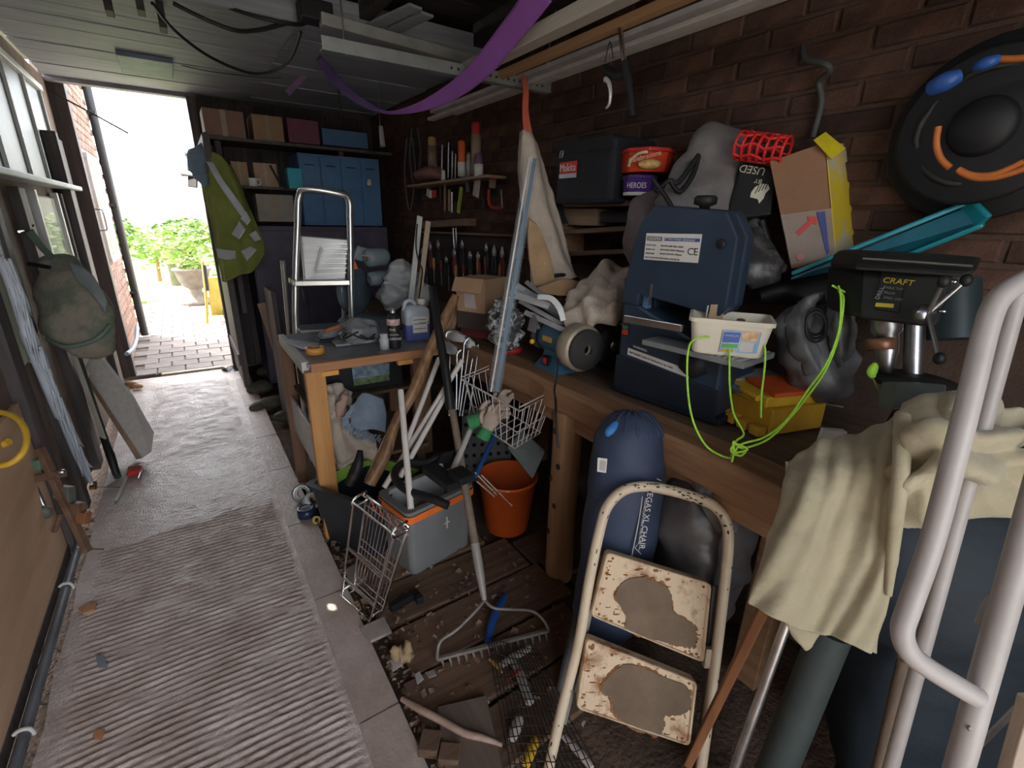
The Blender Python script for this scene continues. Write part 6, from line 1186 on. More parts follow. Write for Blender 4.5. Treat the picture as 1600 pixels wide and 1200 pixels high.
# chair in its blue bag
cb = [(D(986, 641, 1.50), .018, .018), (D(985, 650, 1.50), .055, .05), (D(984, 672, 1.49), .098, .088), (D(982, 710, 1.48), .112, .098), (D(974, 790, 1.50), .118, .10), (D(962, 880, 1.53), .116, .10), (D(948, 960, 1.57), .11, .095), (D(936, 1010, 1.60), .03, .03)]
M_navyf = mat('navy nylon', (.030, .045, .085), .65, c2=(.045, .062, .11), scale=5, bump=.25, bscale=25)
t = thing('chair_bag', 'navy drawstring bag holding a folding chair, leaning on the workbench', 'bag', P(940, 985, z=0))
link('body', bl(cb, 6, .008, 10, 32), M_navyf, t)
for i in range(9):
    an = math.pi*(i/8)-math.pi/2; a_ = RIGHT*math.sin(an)-FWD*math.cos(an)
    p0, p1, p2 = cb[0][0]+a_*.026, cb[1][0]+a_*.060, cb[2][0]+a_*.094
    link('gather', MB().tube([p0-UP*.004, p1, p2, p2-UP*.02+a_*.004], [.006, .009, .008, .002], 6, 4), M_navyf, t)
link('drawcord_toggle', bl([(D(963, 660, 1.385), .008, .006), (D(957, 668, 1.375), .013, .010), (D(951, 676, 1.37), .012, .009), (D(949, 682, 1.37), .004, .004)], 3, 0, n=12), mat('bright blue fabric', (.03, .16, .42), .6), t)
def bagp(px, py, off=.0): return D(px, py, 1.375+off)
tg = link('paper_tag', MB().hexa([bagp(933, 737), bagp(947, 739), bagp(949, 717), bagp(934, 715)], FWD*.002), M_labelwhite, t)
for i in range(6): link('print_line', MB().rod(bagp(937+1.6*i, 735+.3*i, -.001), bagp(938+1.6*i, 719+.3*i, -.001), .0012, .0005, up=FWD), mat('tag ink', (.3, .2, .2), .6), tg)
for L in (((1033, 751), (1022, 747), (1012, 750), (1006, 760), (1002, 790), (995, 830), (988, 865), (982, 900)),): link('white_piping', MB().tube([D(x, y, 1.392+.0003*(x-980)) for x, y in L], .0016, 6, 5), M_labelwhite, t)
tx = (D(1002, 868, 1.40)-D(1019, 758, 1.40)).normalized()
tn = -FWD
side_up = RIGHT
def btext(s_, px, py, sz, m, off=1.388): text(t, s_, D(px, py, off), tx, UP.cross(tx) if False else (RIGHT-tx*RIGHT.dot(tx)), sz, m)
btext('VEGAS XL CHAIR', 1013, 762, .0235, M_labelwhite, 1.386); btext('FOLDING CAMP CHAIR  STEEL FRAME', 1008, 778, .008, M_labelwhite, 1.386)
link('triangle_mark', MB().tube([D(992, 856, 1.395), D(1000, 846, 1.397), D(998, 862, 1.395)], .0012, 5, 1, True).tube([D(992, 856, 1.395), D(1002, 866, 1.395)], .0012, 5), M_labelwhite, t)
# bin bag
bb_ = [(D(1095, 722, 1.52), .02, .02), (D(1098, 735, 1.52), .09, .05), (D(1100, 775, 1.50), .13, .09), (D(1098, 830, 1.52), .15, .11), (D(1085, 890, 1.56), .15, .12), (D(1075, 950, 1.60), .13, .10), (D(1070, 985, 1.63), .03, .03)]
one('bin_bag', bl(bb_, 6, .035, 9, 30), mat('grey bin bag', (.055, .048, .048), .35, c2=(.11, .10, .10), scale=5, bump=.5, bscale=14), 'grey plastic bin bag under the workbench beside the navy bag', 'bag')
one('clear_sack', MB().sheet([[D(1075, 725, 1.44), D(1110, 722, 1.42), D(1165, 742, 1.44)], [D(1085, 760, 1.40), D(1120, 752, 1.38), D(1166, 770, 1.41)], [D(1100, 800, 1.39), D(1130, 790, 1.38), D(1162, 806, 1.41)], [D(1120, 830, 1.41), D(1140, 830, 1.40), D(1155, 835, 1.42)]], 7, .018, 20), mat('thin grey film', (.13, .12, .12), .25, var=.3, bump=.6, bscale=20), 'crinkled pale film bunched on top of the grey bin bag', 'bag', solid=.002)
one('hardboard_sheet', MB().hexa([P(868, 1085, z=-.005), P(960, 1085, z=-.005), D(1000, 865, 1.78), D(925, 850, 1.74)], FH*.03), mat('dark grey panel', (.07, .07, .075), .55), 'dark grey rounded sheet leaning behind the cream step stool', 'panel', bevel=.012, seg=3)
# garden rake
rh0, rh1 = P(683, 1030, z=.035), P(857, 985, z=.035); jn = P(757, 938, z=.16); ht = D(698, 588, 2.12)
t = thing('garden_rake', 'old steel garden rake standing head down on the floor boards', 'rake', (rh0+rh1)/2-UZ*.03)
M_rakest = mat('weathered steel', (.24, .21, .18), .55, .3, var=.25, scale=14)
hd2 = link('head', MB().rod(rh0, rh1, .014, .012), M_rakest, t, bevel=.002)
for i in range(15): p = rh0.lerp(rh1, (i+.5)/15); link('tine', MB().tube([p-UZ*.003, p-UZ*.018+V((.003, -.006, 0)), p-UZ*.040+V((.004, -.010, 0))], [.0055, .005, .002], 6), M_rakest, hd2)
for e, mids in ((rh0, ((740, 958), (712, 985), (690, 1000), (684, 1015))), (rh1, ((772, 950), (800, 952), (832, 955), (850, 970)))):
    pts = [jn]+[P(x, y, z=.15-.025*i) for i, (x, y) in enumerate(mids)]+[e]; link('bow', MB().tube(pts, .0058, 8, 5), M_rakest, t)
link('ferrule', MB().tube([jn, jn.lerp(ht, .10), jn.lerp(ht, .22)], [.009, .017, .0175], 12, 3), mat('pale ferrule', (.34, .31, .28), .5, .2), t)
link('handle', MB().tube([jn.lerp(ht, .20), jn.lerp(ht, .6), ht], [.0165, .016, .0155], 12, 3), wood('grey brown handle', (.15, .11, .08), (.25, .19, .14), axis=2), t)
# big dust sheet over the bench end
M_sheet = mat('cream cotton sheet', (.36, .31, .20), .95, c2=(.44, .385, .26), scale=4, bump=.35, bscale=45, sheen=.3)
def sg(rows, deps): return [[D(x, y, q) for (x, y), q in zip(r, dq)] for r, dq in zip(rows, deps)]
rows = [[(1228, 722), (1265, 702), (1305, 686), (1352, 668), (1400, 655), (1425, 640)], [(1215, 785), (1262, 768), (1312, 745), (1360, 725), (1398, 712), (1420, 705)], [(1196, 860), (1245, 848), (1305, 826), (1355, 808), (1392, 792), (1412, 780)], [(1180, 908), (1232, 915), (1292, 908), (1345, 900), (1384, 885), (1396, 872)], [(1169, 942), (1216, 966), (1268, 990), (1305, 996), (1340, 1008), (1370, 1022)]]
dps = [[1.08, 1.06, 1.05, 1.04, 1.02, 1.0], [1.02, .985, .965, .955, .94, .92], [1.00, .955, .945, .935, .91, .90], [.99, .95, .94, .925, .91, .91], [.985, .95, .94, .925, .915, .92]]
t = thing('cotton_sheet', 'large cream cotton sheet draped over the right end of the bench', 'sheet', P(1290, 1000, z=0) if False else V((1.1, .35, .6)))
link('drape', MB().sheet(sg(rows, dps), 12, .010, 9, fold=lambda u, v: .017*math.sin(u*12+3.2*v+1.5*math.sin(v*3+u*2))*(.25+.55*min(1, v*1.6))+.004*math.sin(u*37+v*12)), M_sheet, t, solid=.003)
rows2 = [[(1405, 662), (1425, 640), (1450, 618), (1490, 612), (1535, 620), (1575, 640), (1625, 655)], [(1402, 700), (1425, 678), (1455, 655), (1495, 645), (1535, 655), (1575, 672), (1625, 685)], [(1402, 742), (1428, 722), (1460, 705), (1500, 692), (1540, 700), (1580, 708), (1625, 715)], [(1398, 785), (1428, 768), (1462, 755), (1505, 742), (1545, 742), (1585, 738), (1625, 738)], [(1395, 822), (1428, 815), (1465, 818), (1510, 805), (1550, 790), (1585, 775), (1625, 762)]]
dps2 = [[1.0, .98, .95, .93, .92, .92, .92], [.95, .90, .86, .84, .84, .85, .87], [.92, .87, .83, .81, .81, .83, .85], [.91, .88, .85, .83, .83, .85, .87], [.93, .93, .92, .91, .91, .92, .93]]
link('bunched_top', MB().sheet(sg(rows2, dps2), 12, .016, 13, fold=lambda u, v: .016*math.sin(v*22+6*u+2*math.sin(u*7))+.010*math.sin(v*9-u*14)), M_sheet, t, solid=.003)
rows3 = [[(1408, 652), (1412, 690), (1405, 740), (1398, 800), (1392, 860)], [(1424, 648), (1428, 690), (1420, 745), (1408, 810), (1400, 862)]]
link('edge_fold', MB().tube([D(x, y, q) for x, y, q in ((1412, 650, .93), (1410, 690, .90), (1408, 735, .88), (1402, 790, .885), (1396, 850, .89), (1388, 930, .895))], [.012, .015, .014, .013, .011, .006], 10, 5), M_sheet, t)
link('lower_flap', MB().sheet([[D(1225, 965, 1.0), D(1250, 982, .99), D(1282, 990, .98)], [D(1235, 985, 1.0), D(1252, 1000, .99), D(1275, 998, .985)], [D(1255, 1012, 1.0), D(1260, 1016, .99), D(1268, 1010, .99)]], 5, .004, 20), M_sheet, t, solid=.003)
one('dark_tarpaulin', bl([(D(1480, 745, 1.12), .10, .05), (D(1490, 800, 1.10), .22, .12), (D(1500, 900, 1.12), .26, .16), (D(1480, 1000, 1.18), .26, .16), (D(1450, 1120, 1.25), .24, .14), (D(1430, 1230, 1.30), .20, .12)], 5, .03, 5, 28), mat('blue black tarpaulin', (.007, .012, .018), .7, c2=(.013, .021, .029), scale=4, bump=.3), 'blue-black tarpaulin heap under the cream sheet', 'tarpaulin')
# poles and pipes under the sheet
def tofloor(a, b):
    d = (b-a).normalized(); return a+d*((a.z-.01)/-d.z) if d.z < -.05 else b
def pole(x0, y0, d0, x1, y1, d1, r, m, nm, lab, cat='pole', n=12):
    a, b = D(x0, y0, d0), D(x1, y1, d1); e = tofloor(a, b); return one(nm, MB().cyl(a, e, r, n=n), m, lab, cat)
pole(1232, 965, 1.06, 1150, 1195, 1.12, .011, M_steel, 'metal_pole', 'thin bare metal pole coming out under the cream sheet')
pole(1300, 985, 1.10, 1228, 1165, 1.17, .042, mat('grey green pipe', (.045, .058, .055), .6), 'drain_pipe', 'thick grey green pipe under the cream sheet', 'pipe', 18)
pole(1412, 1030, 1.02, 1372, 1200, 1.08, .012, wood('tan pole', (.12, .085, .06), (.22, .16, .11), axis=2), 'wooden_pole', 'brown wooden pole right of the thick grey green pipe')
one('trestle_leg', MB().rod(D(1196, 945, 1.14), tofloor(D(1196, 945, 1.14), D(1152, 1035, 1.22)), .035, .022), wood('red brown leg', (.20, .075, .03), (.32, .14, .06), axis=2), 'red brown wooden leg at the left corner of the cream sheet', 'leg', bevel=.003)
one('paper_bundle', MB().hexa([D(1280, 700, 1.18), D(1320, 690, 1.15), D(1325, 675, 1.17), D(1290, 672, 1.2)], FH*.02), M_wht, 'small white card between the bench end and cream sheet', 'card', bevel=.002)
# white tubular frame at the right edge
M_tubew = mat('off-white tube', (.36, .325, .305), .4, c2=(.43, .39, .37), scale=6, bump=.08)
t = thing('ladder_frame', 'off-white tubular ladder frame at the right edge, close to the camera', 'ladder', (.65, -.05, 0))
link('rail', MB().tube([D(x, y, q) for x, y, q in ((1690, 425, .56), (1640, 428, .56), (1595, 442, .56), (1560, 468, .56), (1542, 510, .56), (1520, 600, .56), (1490, 720, .56), (1455, 850, .57), (1422, 945, .575), (1410, 985, .577), (1420, 1018, .578), (1448, 1042, .578), (1490, 1068, .578), (1528, 1090, .578))], .0122, 16, 6), M_tubew, t)
b1, b2 = D(1665, 610, .56), D(1495, 1210, .60); e = b1+(b2-b1)*((b1.z-.0)/(b1.z-b2.z))
link('rail', MB().tube([b1+(b1-b2)*.2, b1, b2, e], .0145, 16), M_tubew, t)
b3, b4 = D(1600, 430, .80), D(1500, 800, .86); e2 = b3+(b4-b3)*(b3.z/(b3.z-b4.z))
link('rail', MB().tube([b3, b4, e2], .0128, 14), M_tubew, t)
for x, y in ((1566, 985), (1528, 1098), (1517, 1138)): link('rivet', MB().ell(PP(x, y, b2-FWD*.0145, FWD), .0045, .0045, .002, Matrix((RIGHT, UP, FWD)).transposed(), 10, 4), M_rakest, t)
link('bracket', MB().hexa([D(1542, 985, .595), D(1556, 985, .595), D(1566, 935, .59), D(1556, 955, .59)], FWD*.02), M_tubew, t, bevel=.004)
one('pale_leg', MB().rod(D(1610, 1090, .70), tofloor(D(1610, 1090, .70), D(1575, 1215, .74)), .02, .02, up=FWD), wood('pale timber leg', (.36, .28, .22), (.5, .4, .32), axis=2), 'pale wooden leg in the bottom right corner', 'leg', bevel=.002)
one('bright_strip', MB().rod(D(1600, 1095, .8), D(1575, 1120, .82), .012, .004, up=FWD).rod(D(1575, 1120, .82), tofloor(D(1600, 1095, .8), D(1575, 1120, .82)), .012, .004, up=FWD), M_steel, 'thin bright metal strip by the pale wooden leg', 'strip')
# ================================================================ floor clutter
def FP(x, y, z=.004): return P(x, y, z=z)
one('pruning_saw', MB().tube([FP(790, 930, .02), FP(778, 950, .025), FP(768, 975, .022), FP(762, 1002, .015)], [.012, .017, .016, .012], 10, 5), mat('blue grip', (.02, .08, .30), .5), 'blue plastic handle lying under the garden rake', 'handle')
one('black_bracket', MB().box(FP(632, 938, .015), (.13, .03, .03), Matrix.Rotation(.15, 3, 'Z')).box(FP(655, 936, .03), (.03, .03, .03)), M_black, 'black bracket on the boards beside the chrome wire rack', 'bracket', bevel=.003)
one('curved_stick', MB().tube([FP(628, 1092, .02), FP(655, 1108, .03), FP(690, 1126, .03), FP(725, 1145, .03), FP(755, 1153, .025), FP(785, 1164, .02)], [.008, .011, .012, .011, .010, .006], 9, 4), wood('pinkish stick', (.30, .19, .14), (.42, .30, .24), axis=0), 'curved pinkish stick on the floor litter', 'stick')
one('crumpled_leaf', bl([(FP(615, 1022, .01), .008, .006), (FP(622, 1020, .02), .03, .018), (FP(634, 1020, .022), .036, .022), (FP(645, 1024, .015), .012, .008)], 4, .02, 40, 16), mat('dry tan leaf', (.36, .25, .14), .9), 'crumpled dry tan leaf by the edge of the path', 'leaf')
def shard(pts, m, nm, lab, cat='shard', h=.005): one(nm, MB().prism([FP(x, y, .006) for x, y in pts], V((0, 0, h))), m, lab, cat)
M_shard = mat('pale shard', (.44, .40, .37), .8)
shard(((604, 1036), (622, 1028), (628, 1040), (614, 1050)), M_shard, 'shard', 'pale triangular shard beside the crumpled tan leaf')
shard(((648, 1056), (655, 1050), (662, 1062), (652, 1070)), M_shard, 'shard', 'small pale shard left of the rake head')
shard(((664, 1052), (678, 1048), (682, 1056), (670, 1060)), mat('grey shard', (.28, .25, .23), .9), 'shard', 'grey shard close to the rake head corner')
shard(((1, 1), ) if False else ((150, 1024), (163, 1026), (168, 1044), (154, 1044)), mat('slate blue', (.16, .19, .24), .6), 'slate_chip', 'slate blue chip on the ribbed concrete', 'chip')
shard(((690, 1152), (708, 1150), (712, 1160), (700, 1165), (688, 1158)), mat('yellow green leaf', (.38, .40, .06), .6), 'green_leaf', 'yellow green leaf on the boards near the curved stick', 'leaf', .003)
shard(((122, 952), (135, 944), (152, 944), (148, 954), (130, 960)), mat('orange leaf', (.46, .22, .10), .8), 'orange_leaf', 'orange brown leaf at the edge of the path by the pipe', 'leaf', .006)
shard(((145, 1152), (152, 1140), (164, 1142), (158, 1158)), mat('orange leaf', (.46, .22, .10), .8), 'orange_leaf', 'small orange leaf low on the ribbed concrete', 'leaf', .005)
shard(((540, 895), (558, 884), (572, 905), (552, 925)), mat('pale slab chip', (.34, .29, .26), .9), 'concrete_piece', 'flat concrete piece beside the chrome rack foot', 'piece', .018)
shard(((562, 985), (600, 968), (612, 990), (580, 1005)), mat('pale slab chip'  , (.34, .29, .26)), 'concrete_piece', 'flat concrete piece below the chrome rack', 'piece', .014)
for i, (x, y, x2, y2) in enumerate(((668, 1180, 676, 1145), (700, 1195, 705, 1165))): one('wood_block', MB().rod(FP(x, y, .02), FP(x2, y2, .02), .06, .035), M_floorboard, ('square wooden block end at the litter edge', 'wooden block end beside the yellow green leaf')[i], 'block', bevel=.004)
one('loose_board', MB().rod(FP(722, 1098, .01), FP(745, 1230, .01), .16, .02), wood('dull board', (.12, .085, .065), (.19, .14, .11), axis=1), 'dull loose board running under the curved stick', 'board', bevel=.003)
# litter nobody could count
random.seed(21); lt = MB()
for i in range(640):
    if i < 300: y = random.uniform(.75, 2.5); x = .345+abs(random.gauss(0, .05))
    elif i < 560: x, y = random.uniform(.4, 1.1), random.uniform(.7, 1.7)
    else: x, y = LX+.02+abs(random.gauss(0, .03)), random.uniform(1.2, 3.4)
    s_ = random.uniform(.004, .016); a = random.uniform(0, 6.28); z = .0 if x > .36 else .012; z = -.02 if x < 0 else z
    u = V((math.cos(a), math.sin(a), random.uniform(-.4, .4)))*s_; w_ = V((-math.sin(a), math.cos(a), random.uniform(-.5, .5)))*s_*random.uniform(.3, .8)
    c = V((x, y, z+s_*.3)); lt.add([c-u-w_, c+u-w_*.6, c+u*.8+w_, c-u*.7+w_+V((0, 0, s_*.5)), c+V((0, 0, -s_*.4))], [(0, 1, 2, 3), (0, 4, 1), (1, 4, 2), (2, 4, 3), (3, 4, 0)])
o = link('leaf_litter', lt, mat('leaf litter', (.13, .07, .038), .95, c2=(.36, .26, .18), scale=18, lo=.4, hi=.6), kind='stuff'); tag(o, 'dry leaf and grit litter along both edges of the path', 'litter')
# net with white things under it
nm_ = MB(); n0_, n1_, n2_, n3_ = FP(762, 1000, .05), FP(838, 1015, .05), FP(930, 1200, .05), FP(800, 1215, .05)
for i in range(17):
    k = i/16
    for (a, b, c, d) in ((n0_, n1_, n3_, n2_), (n0_, n3_, n1_, n2_)):
        p, q = a.lerp(b, k), c.lerp(d, k); nm_.tube([p.lerp(q, j/8)+UZ*.02*noise.noise(p.lerp(q, j/8)*14) for j in range(9)], .0016, 5)
one('black_net', nm_, M_black, 'black plastic netting lying over white scraps by the step stool', 'net')
M_scrap = mat('white scrap', (.52, .47, .42), .7, var=.1)
for i, (pts, w_) in enumerate(((((800, 1030), (815, 1060), (828, 1098)), .018), (((782, 1040), (800, 1028), (828, 1012)), .014), (((800, 1155), (805, 1140), (812, 1122)), .018), (((880, 1150), (905, 1175), (925, 1200)), .012))):
    one('white_scrap', MB().tube([FP(x, y, .02) for x, y in pts], [w_*.7, w_, w_*.8], 10, 4), M_scrap, ('longest white scrap under the black netting, pointing at the stool', 'white scrap across the top of the black netting', 'rounded white scrap under the lower black netting', 'thin white scrap behind the stool leg')[i], 'scrap')
one('yellow_scrap', MB().tube([FP(822, 1195, .02), FP(830, 1172, .02), FP(838, 1155, .02)], [.012, .016, .012], 9, 3), M_yellow, 'yellow scrap under the lower black netting', 'scrap')
one('orange_pen', MB().cyl(FP(765, 1030, .02), FP(785, 1050, .02), .006, n=8), mat('ochre plastic', (.5, .3, .06), .5), 'ochre pen pointing at the white scrap under the netting', 'pen')
one('red_scrap', MB().rod(FP(795, 1060, .045), FP(812, 1046, .045), .010, .004), M_red, 'red strip on the white scrap under the netting', 'scrap')
# ================================================================ along the left wall
def WL(x, y, o=.0): return P(x, y, x=LX+.06+o)
t = thing('gas_pipe', 'grey pipe with white clips along the foot of the plywood', 'pipe', (LX+.05, 2.0, .02))
link('pipe', MB().tube([(LX+.055, .9, .03), (LX+.055, 1.8, .03), (LX+.055, 2.66, .035)], .016, 12, 3), mat('blue grey pipe', (.13, .14, .16), .45, var=.25), t)
for y in (1.60, 2.30): link('clip', MB().tube([(LX+.075, y, .02), (LX+.07, y, .045), (LX+.05, y, .053), (LX+.035, y, .045)], .006, 6, 3), M_labelwhite, t)
one('yellow_hose', MB().tube([D(0+46*math.cos(a)-4, 686-42*math.sin(a), 1.72+.05*math.sin(a)) for a in [(-1.75+3.5*i/12) for i in range(13)]], .0105, 10, 3).tube([D(-14, 694, 1.72), D(2, 695, 1.72), D(14, 690, 1.72)], .013, 10, 3), mat('yellow hose rubber', (.75, .46, .05), .45), 'yellow hose loop hanging over the plywood', 'hose')
# old clamp with green jaw
t = thing('sash_clamp', 'rusty sash clamp with green jaw leaning on the plywood', 'clamp', P(140, 862, z=0)); M_rb = mat('rusty brown iron', (.13, .06, .035), .7, c2=(.22, .13, .08), scale=14)
M_gr = mat('faded green paint', (.14, .24, .17), .5, var=.2)
def CL(x, y, o=0.): return D(x, y, 1.93+(y-700)*.0006-o)
link('bar', MB().rod(CL(62, 700), CL(137, 862), .022, .03, up=FWD), M_rb, t, bevel=.002)
link('jaw', MB().hexa([CL(36, 738), CL(62, 735), CL(60, 718), CL(38, 722)], FWD*.04), M_gr, t, bevel=.004); link('jaw_base', MB().rod(CL(32, 752), CL(98, 740), .03, .04, up=FWD), M_rb, t, bevel=.004)
link('jaw', MB().hexa([CL(80, 778), CL(108, 790), CL(105, 762), CL(85, 760)], FWD*.04), mat('grey green iron', (.13, .13, .11), .6), t, bevel=.006); link('screw', MB().tube([CL(55, 760, .01), CL(66, 785, .01), CL(78, 806, .01)], .009, 8), M_steel, t); link('knob', MB().ell(CL(72, 800, .02), .022, .022, .028), mat('grey green iron', (.13, .13, .11)), t)
link('jaw', MB().hexa([CL(98, 800), CL(124, 806), CL(122, 788), CL(102, 785)], FWD*.04), M_rb, t, bevel=.004); link('handle', MB().cyl(CL(85, 830, .01), CL(95, 806, .01), .010), M_rb, t); link('handle', MB().cyl(CL(120, 858, -.02), CL(162, 858, -.04), .004, n=8), M_rb, t)
link('wing_nut', MB().ell(CL(96, 738, .02), .016, .010, .012), M_steel, t); link('collar', MB().hexa([CL(118, 800), CL(134, 802), CL(132, 820), CL(116, 818)], FWD*.03), mat('orange rust', (.30, .12, .05), .8), t, bevel=.003)
# frayed white strip
random.seed(31); fm = MB(); L = spline([WL(-4, 400), WL(14, 440), WL(40, 520), WL(68, 590), WL(95, 655), WL(120, 715), WL(142, 752)], 10)
fm.tube(L, [.016]*20+[.02]*20+[.012]*(len(L)-40), 6)
for i in range(190):
    k = random.randrange(2, len(L)-8); p = L[k]; d = (L[min(len(L)-1, k+3)]-L[k-1]).normalized(); sd_ = V((0, 1, 0)); sd_ = (sd_-d*sd_.dot(d)).normalized()*random.choice((-1, 1)); o = p+V((random.uniform(0, .03), 0, 0))
    ln = random.uniform(.06, .16); fm.tube([o, o+d*ln*.6+sd_*ln*.16, o+d*ln+sd_*ln*random.uniform(.2, .42)], [.006, .005, .0008], 5)
one('frayed_strip', fm, mat('white frayed plastic', (.58, .62, .68), .4, var=.08), 'frayed spiky white plastic strip hanging down the left wall', 'strip')
# camouflage bag
M_camo = mat('faded camouflage', (.15, .17, .12), .9, c2=(.28, .24, .19), scale=9, bump=.35, bscale=40, lo=.42, hi=.58)
t = thing('camouflage_bag', 'faded camouflage bag hanging from a hook on the left wall', 'bag', D(120, 545, 2.475))
link('body', bl([(D(66, 408, 2.358), .03, .03), (D(88, 420, 2.340), .09, .05), (D(102, 450, 2.322), .135, .068), (D(118, 490, 2.313), .166, .08), (D(126, 522, 2.313), .166, .08), (D(126, 540, 2.331), .126, .068), (D(126, 548, 2.349), .03, .03)], 5, .02, 8, 26), M_camo, t)
link('strap', MB().sheet([[D(38, 362, 2.394), D(60, 388, 2.358), D(82, 410, 2.304)], [D(52, 358, 2.394), D(72, 386, 2.358), D(92, 404, 2.304)]], 5), mat('green webbing', (.14, .20, .16), .9), t, solid=.004)
link('mesh_pocket', MB().sheet([[D(105, 408, 2.268), D(140, 425, 2.250), D(168, 470, 2.250)], [D(120, 440, 2.223), D(145, 460, 2.214), D(165, 490, 2.232)]], 5, .006, 14), mat('grey mesh', (.24, .26, .26), .8), t, solid=.003)
link('trim', MB().tube([D(74, 530, 2.268), D(105, 542, 2.223), D(150, 530, 2.241), D(172, 508, 2.277)], .010, 8, 5), mat('green webbing', (.14, .20, .16)), t)
link('buckle', MB().rod(D(44, 412, 2.322), D(78, 418, 2.295), .02, .012, up=FWD), M_black, t, bevel=.002)
link('hook', MB().tube([WL(30, 362), D(40, 360, 2.502), D(52, 352, 2.502)], .006, 6, 3), M_steel, t)
# leaning board
bq = [D(150, 548, 3.06), D(206, 622, 3.02), D(237, 678, 2.98), D(233, 708, 2.98), D(222, 716, 2.98), D(138, 590, 3.04)]
t = thing('chipboard', 'thick pale board leaning against the left wall', 'board', P(225, 716, z=0))
link('face', MB().prism(bq, FH*.02), mat('pale chipboard', (.50, .46, .42), .85, c2=(.60, .56, .52), scale=40), t)
link('cut_edge', MB().hexa([D(138, 590, 3.035), D(222, 716, 2.975), D(213, 718, 3.01), D(136, 596, 3.08)], FH*.02), wood('raw edge', (.34, .24, .16), (.44, .33, .24)), t); link('end', MB().hexa([D(133, 574, 3.02), D(140, 586, 3.02), D(152, 556, 3.04), D(147, 548, 3.04)], FH*.02), M_wht, t)
one('green_cane', MB().tube([WL(118, 540, .02), D(150, 640, 2.95), D(184, 745, 2.80)], [.014, .013, .02], 8, 3), mat('dark green rod', (.05, .07, .055), .5), 'dark green rod leaning beside the thick pale board', 'rod')
one('cream_lath', MB().rod(WL(112, 545, .03), D(164, 690, 2.82), .022, .012, up=FWD), mat('cream lath', (.42, .40, .32), .6), 'cream lath leaning beside the dark green rod', 'lath', bevel=.001)
one('black_sleeve', MB().tube([D(160, 682, 2.82), D(172, 710, 2.80), D(182, 742, 2.80)], [.014, .022, .018], 10, 3), M_black, 'black rubber sleeve at the foot of the green rod', 'sleeve')
t = thing('red_clamp', 'small red quick clamp lying on the path beside the thick board', 'clamp', P(210, 742, z=.004)); link('grip', MB().hexa([FP(199, 746, .01), FP(222, 742, .01), FP(224, 733, .01), FP(202, 735, .01)], UZ*.03), M_red, t, bevel=.006)
link('bar', MB().rod(FP(181, 783, .012), FP(199, 744, .012), .018, .006), M_alu, t); link('lever', MB().cyl(FP(216, 748, .02), FP(221, 735, .03), .006), M_alu, t)
one('long_nail', MB().cyl(FP(150, 761, .01), FP(194, 761, .008), .004, n=8), M_steel, 'long steel pin lying beside the red clamp', 'pin'); one('brass_cap', MB().cyl(FP(141, 762, .012), FP(150, 761, .012), .014, n=10), mat('brown brass', (.2, .13, .06), .5, .4), 'brown brass end cap on the steel pin', 'cap')
for i, (x, y, r, c_) in enumerate(((205, 600, .05, (.38, .20, .08)), (216, 603, .04, (.5, .3, .15)))): one('rubble_piece', MB().ell(P(x, y, z=.03), r, r*.8, r*.6, nz=.3, ns=20), mat('amber rubble %s' % 'ab'[i], c_, .5), ('brown lump at the left end of the threshold', 'smaller amber lump at the threshold')[i], 'lump')
one('black_bundle', bl([(D(352, 588, 4.85), .03, .03), (D(360, 585, 4.83), .10, .06), (D(374, 585, 4.82), .11, .07), (D(386, 586, 4.8), .04, .03)], 4, .04, 9, 18), mat('shiny black film', (.02, .022, .026), .18, bump=.6), 'shiny black plastic bundle at the foot of the doorway', 'bundle')
for i, (x, y, r) in enumerate(((408, 605, .10), (425, 628, .09), (400, 635, .06), (440, 650, .07), (418, 580, .10))): one('dark_oddment', MB().ell(P(x, y, z=r*.4), r, r*.8, r*.6, nz=.35, ns=9), mat('dark oddments', (.055, .05, .04), .7, c2=(.12, .11, .08), scale=12), ('dark lump nearest the doorway post', 'dark lump in the middle of the heap by the table', 'small dark lump on the path edge', 'dark lump against the table leg', 'dark lump before the cupboard')[i], 'lump')
# ================================================================ garden beyond the doorway
random.seed(13)
M_lawn = mat('lawn', (.16, .28, .05), .9, c2=(.26, .38, .09), scale=3)
gl = MB().box((0, 17, -.035), (12, 13.0, .06)); tag(link('lawn', gl, M_lawn), 'sunlit lawn beyond the paving', 'lawn', kind='stuff')
M_leaf = mat('sunlit leaves', (.11, .20, .035), .7, c2=(.24, .30, .08), scale=4); M_leafd = mat('hedge leaves', (.10, .19, .04), .8, c2=(.2, .3, .07), scale=4)
def bush(c, rx, ry, rz, n, m, nm, lab, cat='bush', s0=.07):
    t = thing(nm, lab, cat, V((c[0], c[1], 0))); b = MB()
    for i in range(n):
        d = V((random.gauss(0, 1), random.gauss(0, 1), random.gauss(0, 1))).normalized(); k = random.uniform(.55, 1.05); p = V(c)+V((d.x*rx, d.y*ry, d.z*rz))*k*(1+.25*noise.noise(d*2.5+V(c)))
        if p.z < .02: continue
        u, w_ = frame(d+V((random.uniform(-.8, .8), random.uniform(-.8, .8), random.uniform(-.4, .8)))); s_ = s0*random.uniform(.6, 1.3); b.add([p-u*s_, p+w_*s_*.45+d*.01, p+u*s_, p-w_*s_*.45+d*.01], [(0, 1, 2, 3)])
    link('foliage', b, m, t, kind='stuff'); link('stem', MB().tube([V((c[0], c[1], 0)), V((c[0]+.03, c[1], c[2]*.6)), V((c[0], c[1], c[2]))], [.05, .035, .015], 7), M_oldwood, t); return t
bush((.0, 12.3, .85), .55, .5, .38, 380, M_leaf, 'leafy_shrub', 'bright leafy shrub behind the stone urn')
bush((.75, 10.6, .85), .6, .6, .75, 700, M_leaf, 'leafy_shrub', 'dense green shrub at the right of the stone urn')
